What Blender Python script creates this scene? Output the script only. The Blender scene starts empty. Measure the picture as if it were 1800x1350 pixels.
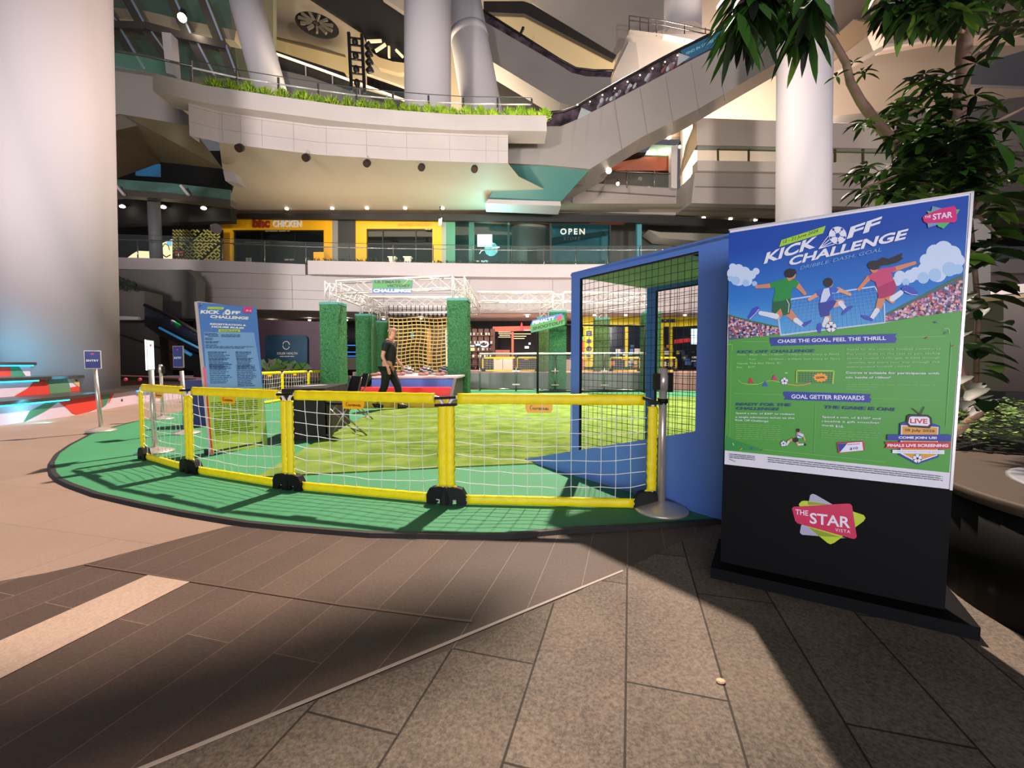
import bpy, bmesh, math, random
from mathutils import Vector, Matrix
random.seed(7)
V = Vector
sc = bpy.context.scene
# ------------------------------------------------------------------ camera, world, exposure, key lamp
H = 1.02; F = 750.0; TH = math.atan(35/750.0)
cd = bpy.data.cameras.new('camera'); cam = bpy.data.objects.new('camera', cd)
sc.collection.objects.link(cam); sc.camera = cam
cam.location = (0, 0, H); cam.rotation_euler = (math.pi/2-TH, 0, 0)
cd.sensor_width = 36; cd.lens = 36*F/1800; cd.clip_start = .05; cd.clip_end = 300
sc.view_settings.view_transform = 'Standard'; sc.view_settings.look = 'None'
sc.view_settings.gamma = 1; sc.view_settings.use_curve_mapping = False
sc.view_settings.exposure = 0.0
w = bpy.data.worlds.new('night_glow'); sc.world = w; w.use_nodes = True
bgn = w.node_tree.nodes['Background']
bgn.inputs[0].default_value = (.93, .90, 1.0, 1); bgn.inputs[1].default_value = .11
sc.cycles.max_bounces = 5; sc.cycles.diffuse_bounces = 3; sc.cycles.transparent_max_bounces = 12
sc.cycles.sample_clamp_indirect = 4

def lamp(kind, loc, power, col, size=.2, tgt=None, spot=None, blend=.5, size_y=None):
    l = bpy.data.lights.new(kind.lower()+'_lamp', kind); l.energy = power; l.color = col
    if kind == 'AREA':
        l.size = size
        if size_y: l.shape = 'RECTANGLE'; l.size_y = size_y
    elif kind != 'SUN': l.shadow_soft_size = size
    if spot: l.spot_size = math.radians(spot); l.spot_blend = blend
    o = bpy.data.objects.new(kind.lower()+'_lamp', l); sc.collection.objects.link(o); o.location = loc
    if tgt is not None:
        o.rotation_euler = (V(tgt)-V(loc)).to_track_quat('-Z', 'Y').to_euler()
    return o
KEY = V((4.5, 19.0, 24.6))
lamp('SPOT', KEY, 76000, (1, .81, .68), .38, (1, 5, 0), 75, .6)                       # the plaza's high floodlight
lamp('SPOT', (2.5, 12.5, 8.5), 4200, (1, .95, .88), .5, (2.2, 9.5, 0), 50, .8)              # floodlight over the court
lamp('SPOT', (-4, -3, 4), 2600, (1, .93, .90), .5, (-11.3, 10.4, 3.2), 50, .8)            # added wash, no fitting there, brightens the near column
lamp('AREA', (-3.4, 16.3, 2.6), 40, (1, .93, .88), 3.5, (-3.4, 16.6, 4))                 # light thrown up on the trusses
lamp('AREA', (2.5, 16.6, 2.6), 55, (1, .90, .84), 5, (2.5, 17.0, 4))
lamp('AREA', (0.0, 21.8, 3.3), 320, (1, .88, .78), 8, (0, 22.5, 0), size_y=1.0)          # ground floor shop soffit lights
lamp('AREA', (-4.5, 21.5, 8.9), 90, (1, .86, .62), 9, (-4.5, 24.0, 5), size_y=.6)        # upper shops soffit lights
lamp('POINT', (-1.2, 22.4, 7.6), 260, (.25, 1, .95), .4)                                  # cyan light from the screen shop
lamp('AREA', (-7, 29, 12.5), 9000, (1, .84, .60), 6, (-8, 40, 24))                       # uplight on the cream vault
lamp('AREA', (15, 28.5, 14.5), 9000, (1, .84, .68), 8, (17, 38, 24))
lamp('SPOT', (-9, -5, 5), 13500, (1, .93, .92), 1.0, (-4, 18, 13), 78, .5)          # added fill spots behind the viewer, brightening the terraces
lamp('SPOT', (10, -5, 5), 14500, (1, .92, .90), 1.0, (6, 19, 13), 78, .5)
lamp('SPOT', (0, -4, 7), 4500, (1, .93, .90), .8, (-1, 20, 4.3), 46, .6)  # added fill spot for the level two front
lamp('AREA', (-1, -9, 1.35), 950, (.95, .93, 1), 8, (0, 3, 1.3), size_y=1.9)          # added front fill behind the viewer, brightens upright faces more than floor
lamp('AREA', (-5.5, 20.9, 5.8), 280, (1, .86, .66), 13, (-5.5, 21.4, 9), size_y=.5)    # added hidden uplight behind the ledge, stands in for shop light on the soffit
lamp('AREA', (6.5, 26.5, 10.6), 60, (1, .8, .6), 3, (6.5, 26.5, 13))
lamp('POINT', (8.0, 24.0, 6.6), 60, (1, .9, .8), .5)

# ------------------------------------------------------------------ pixel helpers (photo is 1800 x 1350)
FW = V((0, math.cos(TH), -math.sin(TH))); UP = V((0, math.sin(TH), math.cos(TH))); CO = V((0, 0, H))
def ray(px, py): return FW + V((1, 0, 0))*((px-900)/F) + UP*((675-py)/F)
def P(px, py, Y): r = ray(px, py); return CO + r*(Y/r.y)
def G(px, py, z=0.0): r = ray(px, py); return CO + r*((z-H)/r.z)

# ------------------------------------------------------------------ materials
def lin(c):
    if isinstance(c, str): c = [int(c[i:i+2], 16)/255 for i in (1, 3, 5)]
    return tuple(x/12.92 if x <= .04045 else ((x+.055)/1.055)**2.4 for x in c)
MC = {}
def mat(name, col, rough=.6, metal=0.0, emit=0.0, noise=0.0, scale=8.0, bump=0.0, spec=.5, col2=None, alpha=None, coat=0):
    if name in MC: return MC[name]
    m = bpy.data.materials.new(name); m.use_nodes = True; nt = m.node_tree; b = nt.nodes['Principled BSDF']
    c = lin(col); b.inputs['Base Color'].default_value = (*c, 1)
    b.inputs['Roughness'].default_value = rough; b.inputs['Metallic'].default_value = metal
    b.inputs['Specular IOR Level'].default_value = spec
    if coat: b.inputs['Coat Weight'].default_value = coat
    if emit: b.inputs['Emission Color'].default_value = (*c, 1); b.inputs['Emission Strength'].default_value = emit
    if noise or bump or col2:
        tc = nt.nodes.new('ShaderNodeTexCoord'); n = nt.nodes.new('ShaderNodeTexNoise')
        n.inputs['Scale'].default_value = scale; n.inputs['Detail'].default_value = 5
        nt.links.new(tc.outputs['Object'], n.inputs['Vector'])
        if noise or col2:
            r = nt.nodes.new('ShaderNodeValToRGB')
            c2 = lin(col2) if col2 else tuple(x*(1-noise) for x in c)
            c1 = c if col2 else tuple(min(1, x*(1+noise*.6)) for x in c)
            r.color_ramp.elements[0].position = .35; r.color_ramp.elements[1].position = .65
            r.color_ramp.elements[0].color = (*c2, 1); r.color_ramp.elements[1].color = (*c1, 1)
            nt.links.new(n.outputs['Fac'], r.inputs['Fac']); nt.links.new(r.outputs['Color'], b.inputs['Base Color'])
        if bump:
            bp = nt.nodes.new('ShaderNodeBump'); bp.inputs['Strength'].default_value = bump; bp.inputs['Distance'].default_value = .01
            nt.links.new(n.outputs['Fac'], bp.inputs['Height']); nt.links.new(bp.outputs['Normal'], b.inputs['Normal'])
    MC[name] = m; return m
def glass(name, col, op=.15, rough=.03):
    if name in MC: return MC[name]
    m = bpy.data.materials.new(name); m.use_nodes = True; nt = m.node_tree; nt.nodes.clear()
    o = nt.nodes.new('ShaderNodeOutputMaterial'); t = nt.nodes.new('ShaderNodeBsdfTransparent'); p = nt.nodes.new('ShaderNodeBsdfPrincipled')
    mx = nt.nodes.new('ShaderNodeMixShader'); mx.inputs[0].default_value = op
    p.inputs['Base Color'].default_value = (*lin(col), 1); p.inputs['Roughness'].default_value = rough
    nt.links.new(t.outputs[0], mx.inputs[1]); nt.links.new(p.outputs[0], mx.inputs[2]); nt.links.new(mx.outputs[0], o.inputs[0])
    MC[name] = m; return m
def tiles(name, c1, c2, cj, bw, bh, joint, rot, spec_scale, rough, speck=.25, gloss=.5):
    m = bpy.data.materials.new(name); m.use_nodes = True; nt = m.node_tree; b = nt.nodes['Principled BSDF']; N = nt.nodes.new; L = nt.links.new
    tc = N('ShaderNodeTexCoord'); mp = N('ShaderNodeMapping'); mp.inputs['Rotation'].default_value = (0, 0, rot)
    L(tc.outputs['Object'], mp.inputs['Vector'])
    br = N('ShaderNodeTexBrick'); L(mp.outputs[0], br.inputs['Vector'])
    br.inputs['Color1'].default_value = (*lin(c1), 1); br.inputs['Color2'].default_value = (*lin(c2), 1); br.inputs['Mortar'].default_value = (*lin(cj), 1)
    br.inputs['Scale'].default_value = 1; br.inputs['Brick Width'].default_value = bw; br.inputs['Row Height'].default_value = bh
    br.inputs['Mortar Size'].default_value = joint; br.inputs['Mortar Smooth'].default_value = .2; br.inputs['Bias'].default_value = 0
    br.offset = .37; br.squash = 1
    n = N('ShaderNodeTexNoise'); n.inputs['Scale'].default_value = spec_scale; n.inputs['Detail'].default_value = 6; n.inputs['Roughness'].default_value = .75
    L(tc.outputs['Object'], n.inputs['Vector'])
    n2 = N('ShaderNodeTexNoise'); n2.inputs['Scale'].default_value = 1.7; n2.inputs['Detail'].default_value = 4; L(tc.outputs['Object'], n2.inputs['Vector'])
    ad = N('ShaderNodeMath'); ad.operation = 'MULTIPLY_ADD'; L(n2.outputs['Fac'], ad.inputs[0]); ad.inputs[1].default_value = .5; L(n.outputs['Fac'], ad.inputs[2])
    mr = N('ShaderNodeMapRange'); mr.inputs['From Min'].default_value = .55; mr.inputs['From Max'].default_value = .95
    mr.inputs['To Min'].default_value = 1-speck; mr.inputs['To Max'].default_value = 1+speck*1.3; L(ad.outputs[0], mr.inputs['Value'])
    mx = N('ShaderNodeVectorMath'); mx.operation = 'SCALE'; L(br.outputs['Color'], mx.inputs[0]); L(mr.outputs[0], mx.inputs['Scale'])
    L(mx.outputs[0], b.inputs['Base Color']); b.inputs['Roughness'].default_value = rough; b.inputs['Specular IOR Level'].default_value = gloss
    bp = N('ShaderNodeBump'); bp.inputs['Strength'].default_value = .25; bp.inputs['Distance'].default_value = .002
    L(n.outputs['Fac'], bp.inputs['Height']); L(bp.outputs[0], b.inputs['Normal'])
    MC[name] = m; return m

# ------------------------------------------------------------------ mesh builder
ORG = {}
class MB:
    def __init__(s): s.v = []; s.f = []; s.m = []; s.s = []
    def add(s, vs, fs, mi=0, smooth=False):
        k = len(s.v); s.v += [V(p) for p in vs]
        for f in fs: s.f.append([i+k for i in f]); s.m.append(mi); s.s.append(smooth)
    def poly(s, pts, mi=0): s.add(pts, [list(range(len(pts)))], mi)
    def prism(s, pts, vec, mi=0):
        vec = V(vec); n = len(pts); pts = [V(p) for p in pts]
        s.add(pts+[p+vec for p in pts], [list(range(n)), list(range(2*n-1, n-1, -1))]+[[i, i+n, (i+1) % n+n, (i+1) % n] for i in range(n)], mi)
    def box(s, c, sz, rz=0, mi=0):
        c = V(c); a = [x/2 for x in sz]; R = Matrix.Rotation(rz, 3, 'Z')
        q = [c+R@V((x*a[0], y*a[1], z*a[2])) for z in (-1, 1) for x, y in ((-1, -1), (1, -1), (1, 1), (-1, 1))]
        s.add(q, [[3, 2, 1, 0], [4, 5, 6, 7], [0, 1, 5, 4], [1, 2, 6, 5], [2, 3, 7, 6], [3, 0, 4, 7]], mi)
    def beam(s, p, q, w, h=None, mi=0, up=(0, 0, 1)):
        h = h or w; p = V(p); q = V(q); d = (q-p); 
        if d.length < 1e-6: return
        d.normalize(); a = d.cross(V(up))
        if a.length < 1e-4: a = d.cross(V((1, 0, 0)))
        a.normalize(); b = a.cross(d).normalized()
        c = [a*x*w/2+b*y*h/2 for x, y in ((-1, -1), (1, -1), (1, 1), (-1, 1))]
        s.add([p+x for x in c]+[q+x for x in c], [[3, 2, 1, 0], [4, 5, 6, 7], [0, 1, 5, 4], [1, 2, 6, 5], [2, 3, 7, 6], [3, 0, 4, 7]], mi)
    def tube(s, pts, r, n=8, mi=0, cap=True, r2=None):
        pts = [V(p) for p in pts]; rs = r if isinstance(r, (list, tuple)) else [r]*len(pts)
        if r2 is not None: rs = [r+(r2-r)*i/(len(pts)-1) for i in range(len(pts))]
        k = len(s.v); prev = None
        for i, p in enumerate(pts):
            d = (pts[min(i+1, len(pts)-1)]-pts[max(i-1, 0)]).normalized()
            if prev is None:
                a = d.cross(V((0, 0, 1)))
                if a.length < .05: a = d.cross(V((1, 0, 0)))
            else: a = prev-d*prev.dot(d)
            a.normalize(); prev = a; b = d.cross(a)
            for j in range(n):
                t = 2*math.pi*j/n; s.v.append(p+(a*math.cos(t)+b*math.sin(t))*rs[i])
        for i in range(len(pts)-1):
            for j in range(n):
                s.f.append([k+i*n+j, k+i*n+(j+1) % n, k+(i+1)*n+(j+1) % n, k+(i+1)*n+j]); s.m.append(mi); s.s.append(n > 5)
        if cap:
            s.f.append([k+j for j in range(n-1, -1, -1)]); s.m.append(mi); s.s.append(False)
            s.f.append([k+(len(pts)-1)*n+j for j in range(n)]); s.m.append(mi); s.s.append(False)
    def lathe(s, c, prof, n=32, mi=0, axis=None):
        c = V(c); k = len(s.v)
        for r, z in prof:
            for j in range(n):
                t = 2*math.pi*j/n; s.v.append(c+V((r*math.cos(t), r*math.sin(t), z)))
        for i in range(len(prof)-1):
            for j in range(n):
                s.f.append([k+i*n+j, k+i*n+(j+1) % n, k+(i+1)*n+(j+1) % n, k+(i+1)*n+j]); s.m.append(mi); s.s.append(True)
        s.f.append([k+j for j in range(n-1, -1, -1)]); s.m.append(mi); s.s.append(False)
        s.f.append([k+(len(prof)-1)*n+j for j in range(n)]); s.m.append(mi); s.s.append(False)
    def ball(s, c, r, n=14, mi=0, lo=-90, hi=90, fn=None):
        c = V(c); rr = V((r, r, r)) if not hasattr(r, '__len__') else V(r); k = len(s.v); m = n//2
        for i in range(m+1):
            ph = math.radians(lo+(hi-lo)*i/m)
            for j in range(n):
                t = 2*math.pi*j/n; s.v.append(c+V((rr.x*math.cos(ph)*math.cos(t), rr.y*math.cos(ph)*math.sin(t), rr.z*math.sin(ph))))
        for i in range(m):
            for j in range(n):
                s.f.append([k+i*n+j, k+i*n+(j+1) % n, k+(i+1)*n+(j+1) % n, k+(i+1)*n+j]); s.m.append(fn(i, j) if fn else mi); s.s.append(True)
    def build(s, name, mats, parent=None):
        if not isinstance(mats, (list, tuple)): mats = [mats]
        o0 = ORG.get(parent.name, V((0, 0, 0))) if parent else V((0, 0, 0))
        me = bpy.data.meshes.new(name); me.from_pydata([tuple(p-o0) for p in s.v], [], s.f); me.update()
        for m in mats: me.materials.append(m)
        me.polygons.foreach_set('material_index', s.m); me.polygons.foreach_set('use_smooth', s.s)
        me.update()
        o = bpy.data.objects.new(name, me); sc.collection.objects.link(o)
        if parent: o.parent = parent
        ORG[o.name] = o0
        return o
def thing(name, label, cat, loc=(0, 0, 0), group=None):
    o = bpy.data.objects.new(name, None); sc.collection.objects.link(o); o.location = loc
    o.empty_display_size = .1; ORG[o.name] = V(loc); o['label'] = label; o['category'] = cat
    if group: o['group'] = group
    return o
def tag(o, label, cat, group=None, kind=None):
    o['label'] = label; o['category'] = cat
    if group: o['group'] = group
    if kind: o['kind'] = kind
    return o
def struct(o, label=None): 
    o['kind'] = 'structure'
    if label: o['label'] = label
    return o
def blk(name, pts, Y, depth, m, label=None, parent=None):
    """outline at distance Y (or per point (x, y, Y)) with real thickness going back"""
    mb = MB(); q = [P(p[0], p[1], p[2] if len(p) > 2 else Y) for p in pts]
    mb.prism(q, (0, depth, 0)); o = mb.build(name, m, parent)
    if parent is None: struct(o, label)
    return o
def clone(o, loc, rz=0, label=None):
    r = o.copy(); sc.collection.objects.link(r); r.location = loc; r.rotation_euler = (0, 0, rz)
    if label: r['label'] = label
    for ch in list(o.children):
        c = ch.copy(); sc.collection.objects.link(c); c.parent = r
        for g in list(ch.children):
            d = g.copy(); sc.collection.objects.link(d); d.parent = c
    return r
# ------------------------------------------------------------------ lettering as flat or solid mesh
TX = {}
def text2d(s, bold=.0, space=1.0):
    key = (s, bold, space)
    if key in TX: return TX[key]
    cu = bpy.data.curves.new('t', 'FONT'); cu.body = s; cu.offset = bold; cu.space_character = space; cu.resolution_u = 3
    o = bpy.data.objects.new('t', cu); sc.collection.objects.link(o)
    dg = bpy.context.evaluated_depsgraph_get(); me = bpy.data.meshes.new_from_object(o.evaluated_get(dg))
    vs = [(v.co.x, v.co.y) for v in me.vertices]; fs = [list(p.vertices) for p in me.polygons]
    bpy.data.objects.remove(o); bpy.data.curves.remove(cu); bpy.data.meshes.remove(me)
    x0 = min(a for a, b in vs); x1 = max(a for a, b in vs); y0 = min(b for a, b in vs); y1 = max(b for a, b in vs)
    TX[key] = ([((a-x0)/(x1-x0), (b-y0)/(y1-y0)) for a, b in vs], fs); return TX[key]
class Sheet:
    """a flat printed surface: pixel positions fall on its plane, each layer a hair above the last"""
    def __init__(s, p0, n, mats):
        s.p0 = V(p0); s.n = V(n).normalized(); s.mb = MB(); s.mats = mats; s.keys = list(mats); s.k = 1; s.step = .00006
    def B(s, px, py, off=None):
        r = ray(px, py); t = (s.p0-CO).dot(s.n)/r.dot(s.n)
        return CO+r*t+s.n*(s.k*s.step if off is None else off)
    def mi(s, m): return s.keys.index(m)
    def poly(s, pts, m, up=True):
        s.k += 1 if up else .03
        q = [s.B(*p) for p in pts]
        if len(q) <= 4: s.mb.poly(q, s.mi(m)); return
        from mathutils.geometry import tessellate_polygon
        tr = tessellate_polygon([q]); s.mb.add(q, [list(t) for t in tr], s.mi(m))
    def disc(s, c, r, m, n=20, ry=None, rot=0, up=True):
        ry = ry or r
        s.poly([(c[0]+r*math.cos(t)*math.cos(rot)-ry*math.sin(t)*math.sin(rot), c[1]+r*math.cos(t)*math.sin(rot)+ry*math.sin(t)*math.cos(rot)) for t in [2*math.pi*i/n for i in range(n)]], m, up)
    def limb(s, p, q, w0, w1, m, up=True):
        a = math.atan2(q[1]-p[1], q[0]-p[0]); pts = []
        for i in range(7): t = a+math.pi/2+math.pi*i/6; pts.append((p[0]+w0*math.cos(t), p[1]+w0*math.sin(t)))
        for i in range(7): t = a-math.pi/2+math.pi*i/6; pts.append((q[0]+w1*math.cos(t), q[1]+w1*math.sin(t)))
        s.poly(pts, m, up)
    def line(s, pts, w, m, up=True):
        if up: s.k += 1
        for a, b in zip(pts, pts[1:]):
            d = math.hypot(b[0]-a[0], b[1]-a[1]) or 1; nx, ny = -(b[1]-a[1])/d*w/2, (b[0]-a[0])/d*w/2
            s.mb.poly([s.B(a[0]+nx, a[1]+ny), s.B(b[0]+nx, b[1]+ny), s.B(b[0]-nx, b[1]-ny), s.B(a[0]-nx, a[1]-ny)], s.mi(m))
    def text(s, t, a, b, h, m, shear=0, bold=.012, space=1.0, solid=0, up=True):
        if up: s.k += 1
        vs, fs = text2d(t, bold, space); p0 = s.B(*a); p1 = s.B(*b); hv = s.B(a[0], a[1]-h)-p0; hv1 = s.B(b[0], b[1]-h)-p1
        d = (p1-p0).normalized(); p1 = p1-d*shear*hv.length
        out = [p0+(p1-p0)*u+hv.lerp(hv1, u*0)*v+d*shear*v*hv.length for u, v in vs]
        s.mb.add(out, fs, s.mi(m))
        if solid:
            k = s.n*-solid; s.mb.add([o+k for o in out], [f[::-1] for f in fs], s.mi(m))
            ed = {}
            for f in fs:
                for i in range(len(f)):
                    e = (f[i], f[(i+1) % len(f)]); ed[e] = 1
            side = [e for e in ed if (e[1], e[0]) not in ed]
            vv = []; ff = []
            for e in side: i = len(vv); vv += [out[e[0]], out[e[1]], out[e[1]]+k, out[e[0]]+k]; ff.append([i, i+1, i+2, i+3])
            s.mb.add(vv, ff, s.mi(m))
    def greek(s, a, b, h, m, words=7, up=True, seed=None):
        """a line of print too small to read"""
        if up: s.k += 1
        x = 0; R = random.Random(seed if seed is not None else a[0]*7+a[1])
        while x < 1:
            wd = min(1-x, R.uniform(.5, 1.5)/words)
            q = [(a[0]+(b[0]-a[0])*x, a[1]+(b[1]-a[1])*x), (a[0]+(b[0]-a[0])*(x+wd*.86), a[1]+(b[1]-a[1])*(x+wd*.86))]
            s.mb.poly([s.B(q[0][0], q[0][1]), s.B(*q[1]), s.B(q[1][0], q[1][1]-h), s.B(q[0][0], q[0][1]-h)], s.mi(m)); x += wd
    def build(s, name, parent=None): return s.mb.build(name, [s.mats[k] for k in s.keys], parent)
WHT = mat('white_paint', '#c9c0bd', .55, noise=.06, scale=.6)
# ------------------------------------------------------------------ ground: floors laid in different stones
ROT = math.atan2(-.276, 1)      # joints run away towards one point a little right of centre
TR = math.pi/2+math.atan(.276)
pink = tiles('pink_granite', '#988172', '#8f796b', '#847063', 1.2, .60, .004, .25, 60, .6, .10, .3)
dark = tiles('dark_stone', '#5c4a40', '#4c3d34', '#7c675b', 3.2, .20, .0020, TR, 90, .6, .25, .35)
gran = tiles('grey_granite', '#6a5f54', '#5d5348', '#2a251f', 1.0, .30, .004, TR, 85, .7, .62, .25)
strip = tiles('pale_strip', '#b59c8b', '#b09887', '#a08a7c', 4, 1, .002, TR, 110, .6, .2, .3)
def floor(name, pts, z, m):
    mb = MB(); mb.poly([V((p[0], p[1], z)) if len(p) == 2 else G(p[0], p[1], z) for p in pts], 0)
    o = mb.build(name, m); struct(o); return o
floor('floor', [(-30, -8), (30, -8), (30, 34), (-30, 34)], 0.0, pink)
mb = MB()
edge = [(-60, 1036, 0), (0, 1022, 0), (80, 1008, 0), (150, 992, 0), (230, 970, 0), (320, 946, 0), (400, 926, 0), (450, 917, 0)]
q = [G(*p) for p in edge]; q = [q[0]+(q[0]-q[1])*3]+q+[V((-.2, 3.6, 0)), V((3.2, 3.3, 0)), G(1268, 918, 0)]
q += [G(1095, 1003, 0), G(840, 1125, 0), G(250, 1350, 0)]; q += [q[-1]+(q[-1]-q[-2])*4, V((-9, -3, 0))]
for p in q: p.z = .002
o = mb
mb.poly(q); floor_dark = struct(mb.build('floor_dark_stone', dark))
mb = MB(); q = [G(p[0], p[1], 0) for p in ((1268, 918), (1095, 1003), (840, 1125), (250, 1350))]; q += [q[-1]+(q[-1]-q[-2])*4, V((6, -4, 0)), V((7, 2, 0)), V((3.2, 3.3, 0))]
for p in q: p.z = .004
mb.poly(q); struct(mb.build('floor_grey_granite', gran))
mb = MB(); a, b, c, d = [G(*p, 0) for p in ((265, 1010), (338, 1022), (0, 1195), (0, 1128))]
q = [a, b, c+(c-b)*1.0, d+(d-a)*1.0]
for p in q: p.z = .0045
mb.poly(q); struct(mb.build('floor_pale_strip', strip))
mb = MB()      # thin metal line between the two stones, and the joint crossing the dark planks
a, b = G(1095, 1003, .0055), G(250, 1350, .0055); mb.beam(a, b+(b-a)*.6, .012, .003)
struct(mb.build('trim_1', mat('brass_line', '#a8988a', .4)))
mb = MB(); qs = [G(*p, .0045) for p in ((150, 992), (265, 1010), (338, 1022), (600, 1063), (830, 1092))]
for a, b in zip(qs, qs[1:]): mb.beam(a, b, .010, .002)
struct(mb.build('trim_2', mat('joint_line', '#5f483b', .5)))
# raised plaza behind the court
mb = MB(); mb.prism([V((-6.5, 17.4, 0)), V((-1.4, 16.9, 0)), V((5.6, 16.6, 0)), V((9.5, 15.6, 0)), V((30, 15.6, 0)), V((30, 26, 0)), V((-6.5, 26, 0))], (0, 0, .70), 0)
struct(mb.build('floor_raised_plaza', mat('plaza_tile', '#b08a80', .6, noise=.1, scale=2)))
mb = MB(); mb.prism([V((-6.4, 17.36, .05)), V((-1.4, 16.86, .05)), V((5.6, 16.56, .05)), V((5.6, 16.52, .05)), V((-1.4, 16.82, .05)), V((-6.4, 17.32, .05))], (0, 0, .62))
struct(mb.build('wall_plaza_riser', mat('riser_grey', '#6d6d6a', .5)))
# ------------------------------------------------------------------ lower shop row
GY = 23.6
blk('wall_shop_row', [(150, 560), (1420, 552), (1420, 660), (150, 660)], GY+2.2, .3, mat('dark_interior', '#1c1a1d', .8))
q = [(-19.5, 18.2), (-12, 19.0), (-6, 20.1), (0, 20.4), (6, 20.4), (14, 20.0), (30, 19.0)]        # fascia curve in plan
CUR = [V((x, y, 0)) for x, y in q]
def curve_wall(name, cur, z0, z1, m, th=.25, label=None, n=6, seam=None):
    pts = []
    for i in range(len(cur)-1):
        p0 = cur[max(0, i-1)]; p1 = cur[i]; p2 = cur[i+1]; p3 = cur[min(len(cur)-1, i+2)]
        for k in range(n):
            t = k/n; pts.append(.5*((2*p1)+(p2-p0)*t+(2*p0-5*p1+4*p2-p3)*t*t+(3*p1-p0-3*p2+p3)*t**3))
    pts.append(cur[-1].copy()); mb = MB(); k = len(pts); vs = []
    for p in pts: vs += [V((p.x, p.y, z0)), V((p.x, p.y, z1)), V((p.x, p.y+th, z0)), V((p.x, p.y+th, z1))]
    fs = []
    for i in range(k-1):
        a = i*4; b = a+4
        fs += [[a, b, b+1, a+1], [a+2, a+3, b+3, b+2], [a+1, b+1, b+3, a+3], [a, a+2, b+2, b]]
    fs += [[0, 1, 3, 2], [(k-1)*4+x for x in (0, 2, 3, 1)]]
    mb.add(vs, fs, 0); o = mb.build(name, m); struct(o, label); return o, pts
PANEL = mat('fascia_panel', '#b8aeac', .5, noise=.05, scale=.5)
_, cw = curve_wall('wall_level_two_fascia', CUR, 3.45, 5.05, PANEL, .5)
mb = MB()   # soffit of level two
mb.add([V((p.x, p.y+.1, 3.5)) for p in cw]+[V((p.x, 26.5, 3.62)) for p in cw], [[i, i+1, i+1+len(cw), i+len(cw)] for i in range(len(cw)-1)])
struct(mb.build('ceiling_shop_row', mat('soffit_white', '#d8d0cc', .7)))
mb = MB()   # panel joints on the level two fascia
for z in (4.35, 3.95):
    for a, b in zip(cw, cw[1:]): mb.beam(V((a.x, a.y-.008, z)), V((b.x, b.y-.008, z)), .012, .012)
for p in cw[::4]: mb.beam(V((p.x, p.y-.008, 3.5)), V((p.x, p.y-.008, 5.0)), .012, .012)
struct(mb.build('trim_3', mat('joint_dark', '#6e6664', .7)))
CUR2 = [V((p.x, p.y-.55, 0)) for p in CUR if p.x > -10.5]; CUR2[0] = P(541, 475, 19.2); CUR2[0].z = 0
curve_wall('wall_level_two_ledge', CUR2, 5.02, 5.62, mat('ledge_white', '#c6bcba', .5, noise=.04, scale=.6), .8)
curve_wall('wall_level_two_ledge_left', [V((-19.5, 17.9, 0)), V((-14.5, 18.4, 0)), V((-9.3, 19.4, 0))], 5.02, 5.5, PANEL, .6)
mb = MB(); mb.add([V((p.x, p.y+.1, 5.06)) for p in cw]+[V((p.x, 30, 5.06)) for p in cw], [[i, i+1, i+1+len(cw), i+len(cw)] for i in range(len(cw)-1)])
struct(mb.build('floor_level_two', mat('level_two_floor', '#8d8680', .6)))
# ------------------------------------------------------------------ level two shops, soffit above
SO = 9.36
fas = [(333, 238), (385, 250), (450, 259), (560, 272), (700, 281), (850, 286), (893, 287)]
fq = [G(x, y, SO) for x, y in fas]; fq2 = [p+V((0, 0, 1.42)) for p in fq]
mb = MB()
mb.add(fq+fq2+[p+V((0, .5, 0)) for p in fq]+[p+V((0, .5, 0)) for p in fq2],
       [[i, i+1, i+8, i+7] for i in range(6)]+[[6, 20, 27, 13], [0, 7, 21, 14]])
struct(mb.build('wall_level_three_fascia', mat('fascia_upper', '#c4b8b4', .45, noise=.05, scale=.5)))
mb = MB()
for p, p2 in zip(fq, fq[1:]):
    for k in (.75, .35):
        mb.beam(p+V((0, -.006, 1.4*k)), p2+V((0, -.006, 1.4*k)), .010, .010)
for p in [fq[i].lerp(fq[i+1], t) for i in range(1, 6) for t in (.1, .6)]: mb.beam(p+V((0, -.006, .05)), p+V((0, -.006, 1.4)), .01, .01)
struct(mb.build('trim_4', mat('joint_light', '#a39894', .7)))
mb = MB(); sq = [V((-13.6, 15.2, SO))]+fq+[V((1.6, 19.8, SO)), V((7.5, 24.3, SO)), V((12, 26, SO)), V((12, 31, SO)), V((-16.5, 31, SO)), V((-16.5, 22, SO))]
mb.poly(fq[1:]+[V((.3, 19.4, SO)), V((3.2, 22.6, SO)), V((14, 22.6, SO)), V((14, 30, SO)), V((-22, 30, SO)), G(395, 372, SO), G(405, 345, SO), G(412, 325, SO), G(391, 297, SO)])
struct(mb.build('ceiling_level_two', mat('soffit_cream', '#b5a692', .6)))
FY = 23.6
blk('wall_upper_shop_header', [(392, 375), (1160, 378), (1420, 396), (1420, 410), (1160, 392), (392, 383)], FY-.3, .2, mat('header_black', '#15130f', .6))
blk('wall_upper_shop_back', [(392, 376), (1420, 376), (1420, 520), (392, 520)], FY+3.4, .2, mat('shop_back', '#262b2c', .7))
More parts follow.
